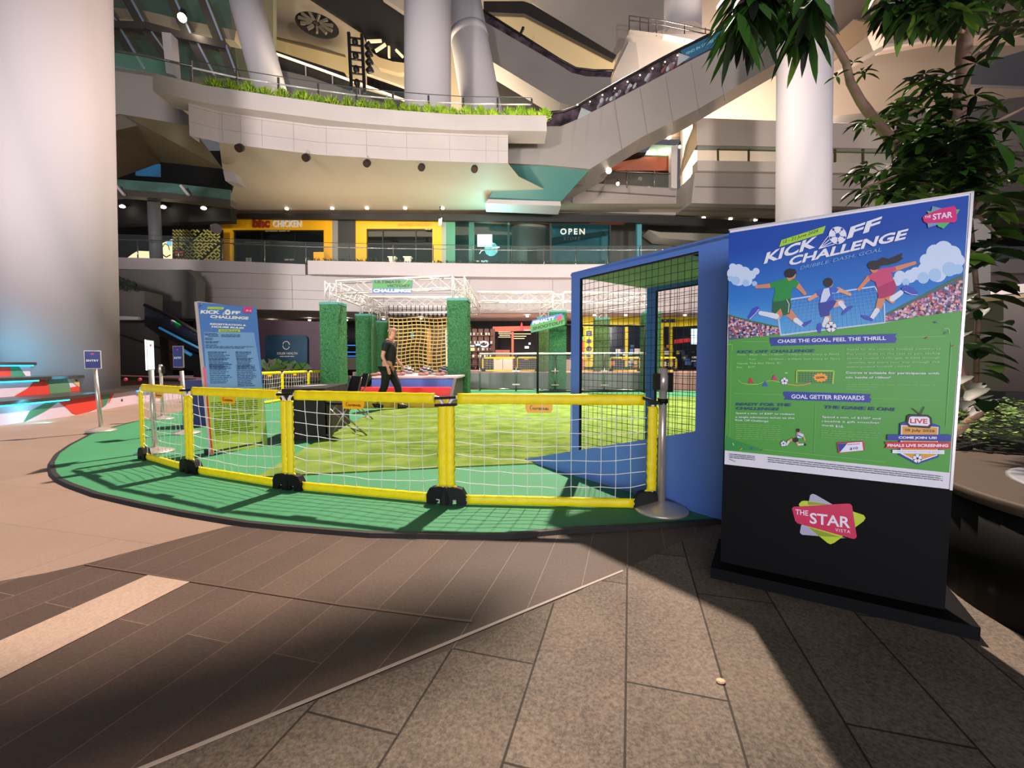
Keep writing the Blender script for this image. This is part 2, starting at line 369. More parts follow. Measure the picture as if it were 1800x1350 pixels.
# storefront of the fried chicken shop
YEL = mat('shop_yellow', '#e0a312', .35, noise=.05, scale=.6); BLK = mat('shop_black', '#131313', .4); STEEL = mat('steel', '#9a9691', .25, .9)
DG = glass('shop_glass', '#0c1210', .72); DG2 = glass('shop_glass_clear', '#0f2420', .35)
def storefront(outer, inner, lab, cols):
    t = thing('storefront', lab, 'storefront', P((outer[0]+outer[2])/2, 500, FY))
    x0, y0, x1, y1 = outer; a0, b0, a1, b1 = inner; mb = MB()
    for r in ((x0, y0, x1, b0), (x0, b0, a0, y1), (a1, b0, x1, y1)): mb.prism([P(r[0], r[1], FY), P(r[2], r[1], FY), P(r[2], r[3], FY), P(r[0], r[3], FY)], (0, .35, 0))
    mb.build('facade', YEL, t)
    mb = MB(); mb.prism([P(a0, b0, FY+.15), P(a1, b0, FY+.15), P(a1, y1, FY+.15), P(a0, y1, FY+.15)], (0, .04, 0)); mb.build('window_pane', DG, t)
    mb = MB()
    for x in cols: mb.beam(P(x, b0, FY+.12), P(x, y1, FY+.12), .06, .05)
    for y in (b0+2, b0+26): mb.beam(P(a0, y, FY+.12), P(a1, y, FY+.12), .05, .08)
    mb.build('mullion', BLK, t)
    mb = MB()
    for x in cols: mb.beam(P(x-30, b0+22, FY+.4), P(min(x+14, a1-4), b0+22, FY+.4), .05, .04)
    mb.build('tube_light', mat('tube_light', '#b9b5a8', .5, emit=.8), t)
    return t
bs = storefront((389, 378, 584, 512), (408, 404, 569, 512), 'yellow storefront with dark glass under red and white lettering', (460, 519))
s = Sheet(P(480, 390, FY-.06), (0, -1, 0), {'red': mat('sign_red', '#8c2f16', .4), 'white': mat('sign_white', '#cfc9bd', .4, emit=.15), 'dk': BLK, 'pale': mat('sign_pale', '#8f8c84', .5)})
s.text('bhc', (443, 400), (475, 400), 17, 'red', .1, .05, solid=.08); s.text('CHICKEN', (479, 399), (529.5, 399), 12, 'white', 0, .03, solid=.08)
s.greek((466, 407), (510, 407), 2, 'pale', 4); s.greek((432, 461), (443, 461), 8, 'pale', 1); s.greek((500, 458), (517, 458), 3, 'pale', 2); s.disc((497, 465), 2, 'pale', 10)
s.build('shop_lettering', bs)
b2 = storefront((625, 377, 777, 512), (644, 402, 760, 512), 'yellow storefront with dark vent slot beside the cafe screen', (673, 731))
s = Sheet(P(700, 385, FY-.04), (0, -1, 0), {'dk': BLK, 'gold': mat('sign_gold', '#b08a2c', .5), 'w': MC['sign_pale']})
s.poly([(636, 379.5), (688, 379.5), (688, 387), (636, 387)], 'dk'); s.text('bhc FRIED CHICKEN', (700, 397.5), (758, 397.5), 5, 'gold', 0, .02); s.greek((747, 404), (758, 404), 2, 'w', 2)
s.build('shop_lettering', b2)
for x, lab in ((690, 'left one of the two white reception tables behind shop glass'), (717, 'right one of the two white reception tables behind shop glass')):
    t = thing('table', lab, 'table', P(x, 470, FY-.8)); mb = MB(); a = P(x, 453, FY-.8); mb.box(a, (.42, .4, .05)); mb.build('tabletop', mat('cream_board', '#e2d8c0', .5), t)
    mb = MB(); mb.box(a-V((0, 0, .45)), (.3, .3, .85)); mb.build('pedestal', MC['cream_board'], t)
t = thing('standee', 'yellow and white promotional standee behind glass railing', 'standee', P(560, 470, FY-.8)); mb = MB()
mb.prism([P(551, 443, FY-.8), P(569, 443, FY-.8), P(569, 458, FY-.8), P(551, 458, FY-.8)], (0, .2, 0)); mb.build('header', YEL, t)
mb = MB(); mb.prism([P(551, 458, FY-.8), P(569, 458, FY-.8), P(569, 478, FY-.8), P(551, 478, FY-.8)], (0, .2, 0)); mb.build('base', MC['cream_board'], t)
# grey piers between the shops
for i, (a, b, m) in enumerate(((584, 594, '#77766f'), (594, 625, '#2b2928'), (777, 784, '#8c8f86'), (784, 800, '#3f7a5c'), (824, 833, '#5f8f78'), (892, 896, '#3b5a50'), (966, 970, '#16201f'), (1071, 1074, '#18211f'), (1120, 1128, '#4b8f9a'))):
    blk('wall_pier_%d' % i, [(a, 380), (b, 380), (b, 512), (a, 512)], FY-.02, .3, mat('pier%d' % i, m, .5))
blk('wall_cafe_header', [(780, 379), (1098, 381), (1098, 392), (1030, 391), (900, 386), (780, 388)], FY-.25, .3, mat('orange_band', '#9c4a22', .45, noise=.12, scale=.8))
mb = MB(); mb.poly([P(780, 388, FY-.1), P(1030, 392, FY-.1), P(970, 402, FY+2.4), P(800, 386, FY+3.4)]); struct(mb.build('ceiling_cafe', mat('cafe_ceiling', '#a06a32', .6)))
mb = MB()
for i in range(7):
    for j in range(3): mb.ball(P(832+i*17, 389+j*4.2+i*.8, FY+.6+j*.4), .05, 6)
tag(mb.build('ceiling_spots', mat('spot_black', '#16100c', .6)), 'rows of small black ceiling spots above the cafe', 'lights', kind='stuff')
t = thing('wall_screen', 'glowing white and cyan screen inside the dark green cafe', 'screen', P(852, 425, FY+1.2)); mb = MB()
mb.prism([P(839, 412, FY+1.2), P(865, 412, FY+1.2), P(865, 433, FY+1.2), P(839, 433, FY+1.2)], (0, .08, 0)); mb.build('display', mat('screen_glow', '#cdfcff', .5, emit=5), t)
mb = MB(); mb.prism([P(837.5, 410.5, FY+1.26), P(866.5, 410.5, FY+1.26), P(866.5, 434.5, FY+1.26), P(837.5, 434.5, FY+1.26)], (0, .08, 0)); mb.build('casing', BLK, t)
blk('wall_cafe_back', [(800, 385), (970, 385), (970, 512), (800, 512)], FY+1.6, .1, mat('cafe_teal', '#1d3f44', .6, noise=.2, scale=1))
blk('wall_open_back', [(970, 385), (1072, 385), (1072, 512), (970, 512)], FY+1.5, .1, mat('open_teal', '#3f8f98', .5, noise=.25, scale=.7))
blk('wall_open_beam', [(966, 418), (1072, 405), (1072, 411), (966, 430)], FY+1.0, .1, mat('beam_teal', '#10201f', .6))
mb = MB(); a = P(932, 512, FY+1.2); mb.tube([V((a.x, a.y+.1, 5.1)), V((a.x, a.y+.1, 8.9))], 1.07, 28)
struct(mb.build('wall_curved_cafe', mat('grey_panelling', '#8d918b', .55, noise=.06, scale=.5)))
blk('door_2', [(927, 437), (944, 437), (944, 512), (927, 512)], FY+.05, .05, BLK)
blk('window_1', [(800, 388), (966, 400), (966, 512), (800, 512)], FY-.02, .03, DG2)
blk('window_2', [(970, 385), (1072, 385), (1072, 512), (970, 512)], FY-.02, .03, glass('teal_glass', '#123c40', .3))
blk('wall_far_cafe', [(1074, 395), (1420, 400), (1420, 512), (1074, 512)], FY+2, .2, mat('far_cafe', '#3a3c31', .6, noise=.3, scale=.6))
blk('ceiling_far_cafe', [(1140, 404), (1160, 408), (1420, 415), (1420, 422), (1250, 425), (1160, 418)], FY+.5, 1.2, mat('far_cafe_ceil', '#8f897a', .6))
s = Sheet(P(1005, 410, FY-.12), (0, -1, 0), {'w': mat('letter_white', '#d6d2cc', .4, emit=.25), 'dk': mat('letter_shadow', '#26302c', .5), 'g': mat('letter_teal', '#8fb9bd', .4)})
s.text('OPEN', (985, 412), (1028, 412), 10.5, 'w', 0, .02, 1.35, solid=.06); tag(s.build('open_sign_lettering'), 'white capital letters reading OPEN above teal shop glass', 'sign')
s = Sheet(P(1005, 416, FY-.05), (0, -1, 0), {'dk': MC['letter_shadow'], 'g': MC['letter_teal']}); s.text('STORE', (991, 422), (1020, 422), 6, 'dk', .1, .02, 1.2, solid=.02); tag(s.build('store_sign_lettering'), 'dark small lettering directly beneath the word OPEN', 'sign')
s = Sheet(P(850, 460, FY-.06), (0, -1, 0), {'g': MC['letter_white']}); s.text('SMALL PLATES', (834, 461), (858, 461), 3.2, 'g', 0, .01); s.line([(843, 446), (846, 441), (851, 439.5)], 1, 'g'); s.line([(866, 436), (878, 434.5)], 2, 'g')
tag(s.build('window_lettering'), 'small white words on the cafe window below the bright screen', 'lettering')
t = thing('hanging_sign', 'small white sign hung on a pole before the second yellow storefront', 'sign', P(774, 385, FY-.6)); mb = MB()
mb.prism([P(771, 385, FY-.6), P(777, 382, FY-.6), P(776, 394, FY-.6), P(770, 397, FY-.6)], (0, .12, 0)); mb.build('plate', MC['cream_board'], t)
mb = MB(); mb.tube([P(774, 354, FY-.6), P(774, 384, FY-.6)], .03, 6); mb.build('pole', BLK, t)
mb = MB()   # level two glass railing
rail = [G(395, 470, 5.55)+V((0, 0, 0))]
rp = [V((-19.4, 18.3, 5.5)), V((-14.5, 18.8, 5.5)), V((-9.4, 19.7, 5.5)), V((-5.5, 20.0, 5.5)), V((0, 20.3, 5.5)), V((6, 20.3, 5.5)), V((12, 19.8, 5.5))]
t = thing('glass_railing', 'glass railing with steel posts along the level two ledge', 'railing', rp[2])
rr = []
for a, b in zip(rp, rp[1:]):
    n = max(1, round((b-a).length/1.7))
    rr += [a.lerp(b, i/n) for i in range(n)]
rr.append(rp[-1])
mb = MB(); mb.tube([p+V((0, 0, .86)) for p in rr], .022, 6); mb.build('handrail', STEEL, t)
for p in rr: mb = MB(); mb.tube([p-V((0, 0, .3)), p+V((0, 0, 1.02))], .025, 6); mb.build('post', STEEL, t)
mb = MB()
for a, b in zip(rr, rr[1:]): mb.poly([a-V((0, 0, .2)), b-V((0, 0, .2)), b+V((0, 0, 1.05)), a+V((0, 0, 1.05))])
mb.build('glass_panel', glass('rail_glass', '#9fb0ac', .10), t)
mb = MB()
for a, b in zip(rr, rr[1:]): mb.tube([a+V((0, 0, 1.06)), b+V((0, 0, 1.06))], .012, 5)
mb.build('glass_edge', mat('edge_dark', '#4a4a44', .4), t)
mb = MB(); R = random.Random(4)
for i in range(900):
    x = R.uniform(-9.2, 6); y = 19.6 if x > -5 else 19.45; p = V((x, y+R.uniform(-.12, .2), 5.6)); a = R.uniform(0, 6.3); l = R.uniform(.05, .16)*(1.6 if x < -6 else 1)
    mb.poly([p, p+V((.02, 0, l*.5)), p+V((math.cos(a)*l*.5, math.sin(a)*.05, l))])
tag(mb.build('creeping_plants', mat('low_leaf', '#2c3f1c', .6)), 'low dark green plants lining the level two ledge', 'plants', kind='stuff')
# spot heads: round projectors under the level three fascia, downlights in soffits
def projector(p, lab, grp='round black projectors under the fascia'):
    t = thing('projector_light', lab, 'light', p, grp); d = V((0, -.8, -.6)).normalized()
    mb = MB(); mb.tube([p+d*-.12, p+d*.1], .14, 16); mb.build('housing', mat('lamp_black', '#1b1512', .4), t)
    mb = MB(); mb.tube([p+d*.1, p+d*.115], .11, 16); mb.build('lens', mat('lens', '#3b2a22', .15), t)
    mb = MB(); mb.tube([p+d*-.1, p+V((0, .12, .34))], .02, 6); mb.build('bracket', WHT, t)
for (x, y), lab in zip(((421, 260), (538, 277), (645, 287), (741, 294), (834, 297)), ('under the left end', 'second from the left', 'at the middle', 'second from the right', 'under the right end')):
    projector(G(x, y, SO-.28), 'black round projector hung '+(lab if lab.startswith('u') else 'as '+lab)+' of the upper fascia')
lights = [(504, 366, 'above the CHICKEN lettering'), (584, 365.5, 'above the dark pier between storefronts'), (645, 365, 'above the left part of the plain yellow storefront'), (712, 365, 'above the middle of the plain yellow storefront'), (778, 365, 'above the hanging white sign'), (1237, 382, 'left one at the right hand soffit'), (1284, 384, 'second one at the right hand soffit'), (1328, 386, 'third one at the right hand soffit')]
GLOW = mat('downlight_glow', '#fff1d8', .5, emit=14)
for x, y, lab in lights:
    p = G(x, y, SO-.02); t = thing('downlight', 'small white recessed downlight '+lab, 'light', p, 'level two soffit downlights'); mb = MB(); mb.tube([p-V((0, 0, .06)), p], .09, 10); mb.build('bulb', GLOW, t)
    mb = MB(); mb.lathe(p, [(.10, -.02), (.13, -.02), (.13, 0), (.1, 0)], 14); mb.build('ring', WHT, t)
for x, y, lab in ((478, 565, 'left of the first hedge column'), (544, 562, 'just left of the first hedge column'), (609, 562, 'between the first two hedge columns'), (674, 560, 'over the third hedge column'), (740, 559, 'behind the climbing net'), (927, 555, 'over the penalty sign'), (1045, 553, 'left above the yellow shop'), (1100, 553, 'right above the yellow shop'), (1152, 553, 'beside the blue inner post'), (1204, 553, 'over the blue shop name')):
    p = G(x, y, 3.47); t = thing('downlight', 'small white downlight in the lower soffit '+lab, 'light', p, 'shop row soffit downlights'); mb = MB(); mb.tube([p-V((0, 0, .05)), p], .075, 10); mb.build('bulb', GLOW, t)
# planter trough of level three with bushes and its railing
tr = [(268, 128), (360, 150), (480, 168), (600, 185), (700, 194), (800, 201), (961, 203)]
tp = [G(x, y, 11.12) for x, y in tr]; bp = [p-V((0, 0, .62)) for p in tp]
mb = MB(); k = 7
mb.add(tp+bp+[p+V((0, 1.0, 0)) for p in tp]+[p+V((0, 1.0, 0)) for p in bp], [[i, i+k, i+k+1, i+1] for i in range(6)]+[[i, i+1, i+2*k+1, i+2*k] for i in range(6)]+[[i+k, i+3*k, i+3*k+1, i+k+1] for i in range(6)]+[[0, 2*k, 3*k, k], [6, k+6, 3*k+6, 2*k+6]])
struct(mb.build('wall_level_three_planter', mat('planter_white', '#cbc0bb', .5, noise=.05, scale=.6)))
mb = MB(); q = [p+V((0, .9, -.03)) for p in tp]; mb.add(q+[V((p.x, 36, p.z)) for p in q], [[i, i+1, i+1+k, i+k] for i in range(6)]); struct(mb.build('floor_level_three', mat('deck', '#7c746c', .6)))
def along(path, t):
    L = [0]
    for a, b in zip(path, path[1:]): L.append(L[-1]+(b-a).length)
    d = t*L[-1]
    for i in range(len(path)-1):
        if d <= L[i+1]: return path[i].lerp(path[i+1], (d-L[i])/(L[i+1]-L[i]))
    return path[-1].copy()
bpt = [G(x, y, 11.15) for x, y in ((366, 149), (480, 166), (600, 183), (700, 192), (800, 199), (958, 201))]
LEAFY = mat('bush_leaf', '#a4c42a', .6, col2='#6c901a', scale=3)
ORD = 'first second third fourth fifth sixth seventh eighth ninth tenth eleventh twelfth thirteenth fourteenth fifteenth sixteenth seventeenth eighteenth nineteenth twentieth twenty-first twenty-second twenty-third twenty-fourth'.split()
BT = (0, .045, .09, .135, .18, .24, .285, .32, .37, .415, .455, .5, .545, .58, .62, .665, .70, .745, .79, .825, .885, .92, .955, 1.0); bush = None
for i, t0 in enumerate(BT):
    p = along(bpt, t0)+V((0, .35, 0)); 
    if bush is None:
        mb = MB(); R = random.Random(9)
        for j in range(420):
            a = R.uniform(0, 6.283); e = R.uniform(.05, 1.45); rr_ = R.uniform(.06, .26); b = V((math.cos(a)*math.cos(e)*rr_*1.25, math.sin(a)*math.cos(e)*rr_, math.sin(e)*rr_))
            l = R.uniform(.05, .13); d = (b.normalized()+V((0, 0, .5))).normalized()*l; n_ = V((R.uniform(-1, 1), R.uniform(-1, 1), 0)).normalized()*.022
            mb.poly([p+b-n_, p+b+n_, p+b+d])
        bush = thing('planter_bush', 'bright green grassy bush at the left end of the upper planter', 'bush', p, 'bushes in the upper planter'); o = mb.build('foliage', LEAFY, bush); bush.scale = (1.2, 1.2, 1.5)
    else:
        c = clone(bush, p, i*1.3, 'bright green grassy bush in the upper planter, %s from its left end' % ORD[i]); c.scale = (1.15+.3*math.sin(i*3), 1.2, 1.25+.4*math.sin(i*5.3)**2)
rp3 = [V((p.x, p.y+.9, 11.12)) for p in tp]; rp3 = [along(rp3, .04+i*.92/9) for i in range(10)]
t = thing('glass_railing', 'glass railing with lit handrail behind the upper planter bushes', 'railing', rp3[4])
mb = MB()
for a, b in zip(rp3, rp3[1:]): mb.tube([a+V((0, 0, .95)), b+V((0, 0, .95))], .03, 6)
mb.build('handrail', mat('lit_rail', '#d8cfc4', .3, .6, emit=.35), t)
mb = MB()
for a, b in zip(rp3, rp3[1:]): mb.poly([a, b, b+V((0, 0, 1.25)), a+V((0, 0, 1.25))])
mb.build('glass_panel', glass('rail_glass3', '#8fa09c', .10), t)
mb = MB()
for a, b in zip(rp3, rp3[1:]): mb.tube([a+V((0, 0, 1.25)), b+V((0, 0, 1.25))], .016, 5)
mb.build('glass_edge', MC['edge_dark'], t)
for p in rp3: mb = MB(); mb.beam(p, p+V((0, 0, 1.2)), .05, .08); mb.build('post', STEEL, t)
# ------------------------------------------------------------------ upper building: vault, ramps, big columns
CREAM = mat('cream_vault', '#b8a68c', .7, noise=.05, scale=.15); GREYC = mat('grey_concrete', '#8b827c', .6, noise=.08, scale=.25)
DKC = mat('dark_void', '#191615', .8); LGREY = mat('light_grey_clad', '#9c948f', .5, noise=.06, scale=.3)
blk('wall_upper_back', [(-40, -120), (1300, -120), (1300, 240), (-40, 240)], 40, .5, CREAM)
blk('wall_upper_right', [(1200, -120), (1960, -120), (1960, 470), (1200, 470)], 38, .5, mat('cream_right', '#c0ad9c', .7, noise=.04, scale=.15))
blk('ceiling_dark_recess', [(540, -8), (675, -8), (715, 20), (740, 60), (735, 108), (715, 111), (690, 108), (667, 101), (655, 93), (645, 78), (632, 52)], 36, .4, DKC)
blk('wall_vault_lip', [(620, 60), (640, 95), (665, 118), (700, 128), (745, 126), (745, 111), (715, 111), (690, 108), (667, 101), (655, 93), (645, 78), (636, 58)], 35.5, .5, mat('vault_lip', '#9d8a6c', .7))
blk('wall_vault_corner', [(671, -6), (716, -6), (716, 24)], 35, .5, GREYC)
def fan(c, rx, ry, rot, Y, n, lab, skip=()):
    t = thing('ceiling_fan', lab, 'fan', P(c[0], c[1], Y))
    def e(a, k): x = rx*k*math.cos(a); y = ry*k*math.sin(a); return P(c[0]+x*math.cos(rot)-y*math.sin(rot), c[1]+x*math.sin(rot)+y*math.cos(rot), Y)
    if not skip:
        mb = MB(); mb.prism([e(2*math.pi*i/32, 1) for i in range(32)], (0, .05, 0)); mb.build('housing', DKC, t)
    mb = MB(); mb.prism([e(2*math.pi*i/14, .12)+V((0, -.2, 0)) for i in range(14)], (0, .2, 0)); mb.build('hub', mat('hub', '#3a3128', .6), t)
    for i in range(n):
        if i in skip: continue
        a = 2*math.pi*i/n+.15; mb = MB(); p = e(a, .22)+V((0, -.12, 0)); q = e(a, .78)+V((0, -.22, 0)); mb.beam(p, q, .16, .22); mb.build('blade', mat('fan_blade', '#5c564a', .5) if not skip else mat('fan_blade_lit', '#d8c8a8', .5), t)
fan((557, 44), 41, 20, .38, 36, 11, 'large round ceiling fan with grey blades in an oval recess')
t = thing('ceiling_fan', 'partly hidden ceiling fan with four bright blades beside the centre column', 'fan', P(700, 80, 35.4))
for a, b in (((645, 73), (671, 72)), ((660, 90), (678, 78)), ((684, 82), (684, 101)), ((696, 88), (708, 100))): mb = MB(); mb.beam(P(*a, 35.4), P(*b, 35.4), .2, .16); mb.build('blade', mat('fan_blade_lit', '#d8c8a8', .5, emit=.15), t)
blk('wall_gallery_left', [(470, 62), (560, 80), (612, 100), (612, 130), (470, 92)], 37, .4, mat('gallery_cream', '#a8966f', .7))
blk('trim_5', [(470, 60), (606, 96), (606, 98), (470, 63)], 36.8, .2, mat('dark_line', '#4a3f30', .7))
# stair with glowing handrail
t = thing('staircase', 'dark sloping stair flank with glowing handrail behind upper railing', 'staircase', P(600, 150, 27))
mb = MB(); mb.prism([P(x, y, 27) for x, y in ((470, 84), (606, 128), (612, 150), (714, 178), (714, 214), (640, 175), (480, 128))], (0, .6, 0)); mb.build('flank', mat('stair_dark', '#26221f', .6), t)
mb = MB(); mb.prism([P(x, y, 26.6) for x, y in ((480, 120), (545, 135), (690, 186), (714, 216), (470, 216))], (0, .3, 0)); mb.build('parapet', GREYC, t)
mb = MB(); mb.tube([P(478, 92, 26.7), P(560, 121, 26.7), P(640, 150, 26.7), P(716, 178, 26.7)], .07, 6); mb.build('handrail', mat('glow_rail', '#ffe6bf', .5, emit=1.6), t)
for x, y in ((488, 97), (537, 115), (584, 131), (632, 148), (680, 166)): mb = MB(); mb.tube([P(x, y, 26.7), P(x+1, y+24, 26.7)], .04, 5); mb.build('post', WHT, t)
blk('wall_stair_void', [(645, 132), (714, 156), (714, 176), (645, 150)], 27.5, .3, mat('void_band', '#100d0c', .8)); blk('trim_6', [(645, 129), (714, 153), (714, 156), (645, 132)], 27.4, .2, mat('lit_edge', '#ffe0b0', .6, emit=.8))
# ladder of stage spotlights
LY = 25; t = thing('lighting_ladder', 'black ladder truss of stage spotlights left of the centre column', 'lights', P(625, 165, LY)); BK = mat('truss_black', '#14110f', .5)
for a, b in (((613, 57), (618, 160)), ((636, 60), (641, 164))): mb = MB(); mb.beam(P(*a, LY), P(*b, LY), .12, .16); mb.build('side_rail', BK, t)
for i in range(8): mb = MB(); mb.beam(P(614+i*.6, 66+i*12.5, LY), P(637+i*.6, 69+i*12.5, LY), .09, .07); mb.build('rung', BK, t)
for i in range(4): 
    mb = MB(); c = P(643+i*.8, 84+i*14, LY-.1); mb.tube([c, c+V((.3, -.1, .1))], .14, 8, r2=.2); mb.build('spotlight', BK, t)
for i in range(4):
    mb = MB(); c = P(624+i*1.2, 74+i*24, LY-.1); mb.ball(c, (.18, .2, .22), 8); mb.build('spotlight', BK, t)
# columns
def column(name, a, b, Y, r, m, label, taper=1, Y2=None, n=40):
    mb = MB(); mb.tube([P(*a, Y), P(*b, Y2 or Y)], [r, r*taper], n); o = mb.build(name, m); struct(o, label); return o
COLM = mat('column_white', '#cdc7cb', .75, noise=.03, scale=.4)
column('column', (86, -60), (102, 690), 10.4, 1.10, mat('column_near', '#a29a9e', .8, noise=.03, scale=.4), 'huge round white column at left rising behind the painted seats', 1.03)
column('column', (752, -60), (752, 210), 21.5, 1.12, COLM, 'round white upright column behind the upper planter bushes')
column('column', (1415, -60), (1408, 700), 16.5, .89, COLM, 'round white column behind the right hand poster stand')
column('column', (1199, -60), (1199, 62), 33, 1.35, COLM, 'distant round white column high above the right escalator')
column('column_slanted', (806, -40), (851, 215), 26, 1.05, COLM, 'leaning white column with a joint ring behind the centre column', 1.12)
column('column_slanted', (420, -40), (478, 170), 25.5, .85, COLM, 'leaning white column at upper left behind glass roof', 1.05)
mb = MB(); mb.tube([P(823, 58, 26), P(826, 72, 26)], 1.13, 40); struct(mb.build('trim_7', COLM))
# descending escalator at top centre and its surroundings
blk('wall_lit_landing', [(852, 22), (922, 23), (1082, 100), (1078, 126), (1030, 124), (985, 108), (900, 62), (852, 34)], 30, .6, mat('lit_cream', '#cdb78c', .7))
blk('wall_dark_glass_band', [(850, 2), (920, 2), (935, 7), (1084, 97), (1078, 105), (922, 24), (850, 21)], 29.6, .3, mat('band_dark', '#2a2624', .4))
blk('wall_upper_mass', [(930, -60), (1230, -60), (1230, 30), (1110, 70), (1080, 100), (935, 5)], 33, 1, LGREY)
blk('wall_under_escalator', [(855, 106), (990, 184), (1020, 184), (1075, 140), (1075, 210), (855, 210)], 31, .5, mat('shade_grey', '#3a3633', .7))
def escalator(name, lab, top, mid, low, Y, dep, cladm, glassm, art=None, belt=.07):
    t = thing(name, lab, 'escalator', P(mid[0][0], mid[0][1], Y))
    mb = MB(); q = mid+low[::-1]; pts = [P(x, y, Y) for x, y in q]; mb.prism(pts, (0, dep, 0)); mb.build('cladding', cladm, t)
    mb = MB()
    for i in range(len(top)-1): mb.prism([P(*top[i], Y+.05), P(*top[i+1], Y+.05), P(*mid[i+1], Y+.05), P(*mid[i], Y+.05)], (0, .06, 0))
    mb.build('balustrade', glassm, t)
    mb = MB(); mb.tube([P(x, y, Y+.05) for x, y in top], belt, 8); mb.build('handrail', mat('belt_black', '#191513', .35), t)
    return t
ESC = mat('escalator_clad', '#97908b', .4, noise=.06, scale=.4, metal=.15)
BALU = mat('balustrade_art', '#241f22', .25, col2='#5a4a55', scale=2.2)
e1 = escalator('escalator', 'upper escalator going down to the right behind the centre columns', [(848, 18), (983, 104), (1012, 120), (1045, 124), (1078, 124)], [(848, 36), (983, 114), (1005, 128), (1030, 134), (1074, 136)], [(848, 98), (985, 181), (1000, 184), (1014, 184), (1074, 150)], 27.5, 1.6, ESC, BALU)
mb = MB(); mb.prism([P(x, y, 27.4) for x, y in ((914, 62), (922, 47), (918, 46), (912, 61))], (0, .2, 0)); mb.build('sensor_post', BK, e1)
e2 = escalator('escalator', 'long grey escalator rising to the right from the upper planter end', [(960, 199), (990, 196), (1012, 188), (1030, 177), (1100, 137), (1185, 92), (1290, 40), (1420, -25)],
     [(960, 222), (985, 222), (1005, 214), (1025, 205), (1105, 163), (1195, 116), (1300, 62), (1440, -5)], [(893, 287), (960, 290), (1037, 297), (1060, 283), (1130, 240), (1230, 190), (1335, 128), (1450, 62)], 19.6, 1.7, ESC, BALU)
mb = MB(); mb.prism([P(893, 228, 19.65), P(960, 222, 19.65), P(960, 290, 19.65), P(893, 287, 19.65)], (0, 1.6, 0)); mb.build('cladding_end', ESC, e2)
s = Sheet(P(1240, 80, 19.62), (0, -1, 0), {'blue': mat('ad_blue', '#2c5f7c', .4), 'pale': mat('ad_pale', '#8fb8c8', .4), 'w': mat('wedge_white', '#9fa6a8', .4), 'p1': mat('ad_fig', '#6d6670', .5), 'p2': mat('ad_fig2', '#7d4b3c', .5)})
s.poly([(1196, 89), (1290, 43), (1296, 62), (1204, 108)], 'blue'); s.text('FIND IN STORE LEVEL', (1206, 97), (1275, 63), 5, 'pale', 0, .01)
s.poly([(1193, 93), (1213, 100), (1190, 116)], 'w'); s.poly([(1022, 189), (1040, 197), (1014, 212)], 'w')
R = random.Random(3)
for i in range(34):
    x = R.uniform(1048, 1188); y = 188-(x-1048)*.533+R.uniform(-7, 2); s.disc((x, y), R.uniform(1.2, 3.2), R.choice(['p1', 'p1', 'w', 'p2'] if x > 1110 else ['p1', 'w']), 8, R.uniform(3, 7), .5)
s.build('advert', e2)
mb = MB()
for x in (1080, 1125, 1170, 1215, 1260): mb.beam(P(x, 178-(x-1080)*.5, 19.59), P(x+14, 266-(x-1080)*.49, 19.59), .012, .012)
mb.build('seam', mat('seam', '#746c66', .6), e2)
mb = MB()
for i in range(9): mb.ball(P(1015+i*22, 184-max(0, i*22-12)*.53, 19.55), .035, 6)
mb.build('rail_lamp', mat('rail_lamp', '#ffe9c8', .4, emit=4), e2)
# teal-lit raking soffit below the landing
mb = MB(); a = [P(893, 287, 19.6), P(1037, 297, 19.6), G(985, 358, 9.0)+V((0, 0, 0)), G(858, 350, 9.0)]; 
mb.add([P(893, 287, 19.7), P(1037, 297, 19.7), P(985, 356, 21.4), P(858, 350, 21.4)], [[0, 1, 2, 3]]); struct(mb.build('ceiling_raking', mat('teal_soffit', '#4f7f7b', .35)))
blk('trim_8', [(858, 350), (985, 354), (986, 362), (852, 357)], 21.3, 1.2, PANEL)
mb = MB(); mb.add([P(1037, 297, 21.2), P(1100, 262, 21.2), P(1060, 318, 22.8), P(985, 358, 22.8)], [[0, 1, 2, 3]]); struct(mb.build('ceiling_raking_side', ESC))
# right block of levels
RB = mat('right_block', '#b9aba0', .55, noise=.05, scale=.3); RB2 = mat('right_block_dim', '#a2968d', .6, noise=.05, scale=.3)
RY = 22.0
blk('wall_right_level_four', [(1225, 207), (1900, 232), (1900, 268), (1225, 255)], RY, .5, RB)
blk('wall_right_ledge', [(1226, 282), (1900, 292), (1900, 310), (1226, 300)], RY-.25, .6, RB)
blk('wall_right_fascia', [(1222, 300), (1900, 310), (1900, 372), (1215, 357)], RY, .5, RB2)
blk('trim_9', [(1222, 327), (1900, 339), (1900, 341), (1222, 329)], RY-.02, .1, MC['joint_dark'])
mb = MB(); a = P(1225, 207, RY); 
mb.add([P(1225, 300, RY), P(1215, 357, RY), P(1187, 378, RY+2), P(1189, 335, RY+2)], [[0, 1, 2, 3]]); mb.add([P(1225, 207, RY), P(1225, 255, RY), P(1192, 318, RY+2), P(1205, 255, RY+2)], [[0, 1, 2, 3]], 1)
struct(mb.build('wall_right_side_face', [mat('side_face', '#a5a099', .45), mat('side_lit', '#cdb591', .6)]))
mb = MB(); mb.poly([P(1215, 357, RY), P(1900, 372, RY), P(1900, 405, RY+4), P(1187, 378, RY+2)]); struct(mb.build('ceiling_right', mat('soffit_right', '#a39885', .6)))
blk('wall_right_inner', [(1187, 378), (1900, 398), (1900, 470), (1187, 470)], RY+4.2, .2, mat('inner_dark', '#15130f', .8))
t = thing('glass_railing', 'glass railing with green stained posts on the right hand balcony', 'railing', P(1300, 290, RY))
mb = MB(); mb.prism([P(1226, 257, RY+.1), P(1900, 268, RY+.1), P(1900, 296, RY+.1), P(1226, 284, RY+.1)], (0, .03, 0)); mb.build('glass_panel', glass('rail_glass4', '#9aa094', .55, .2), t)
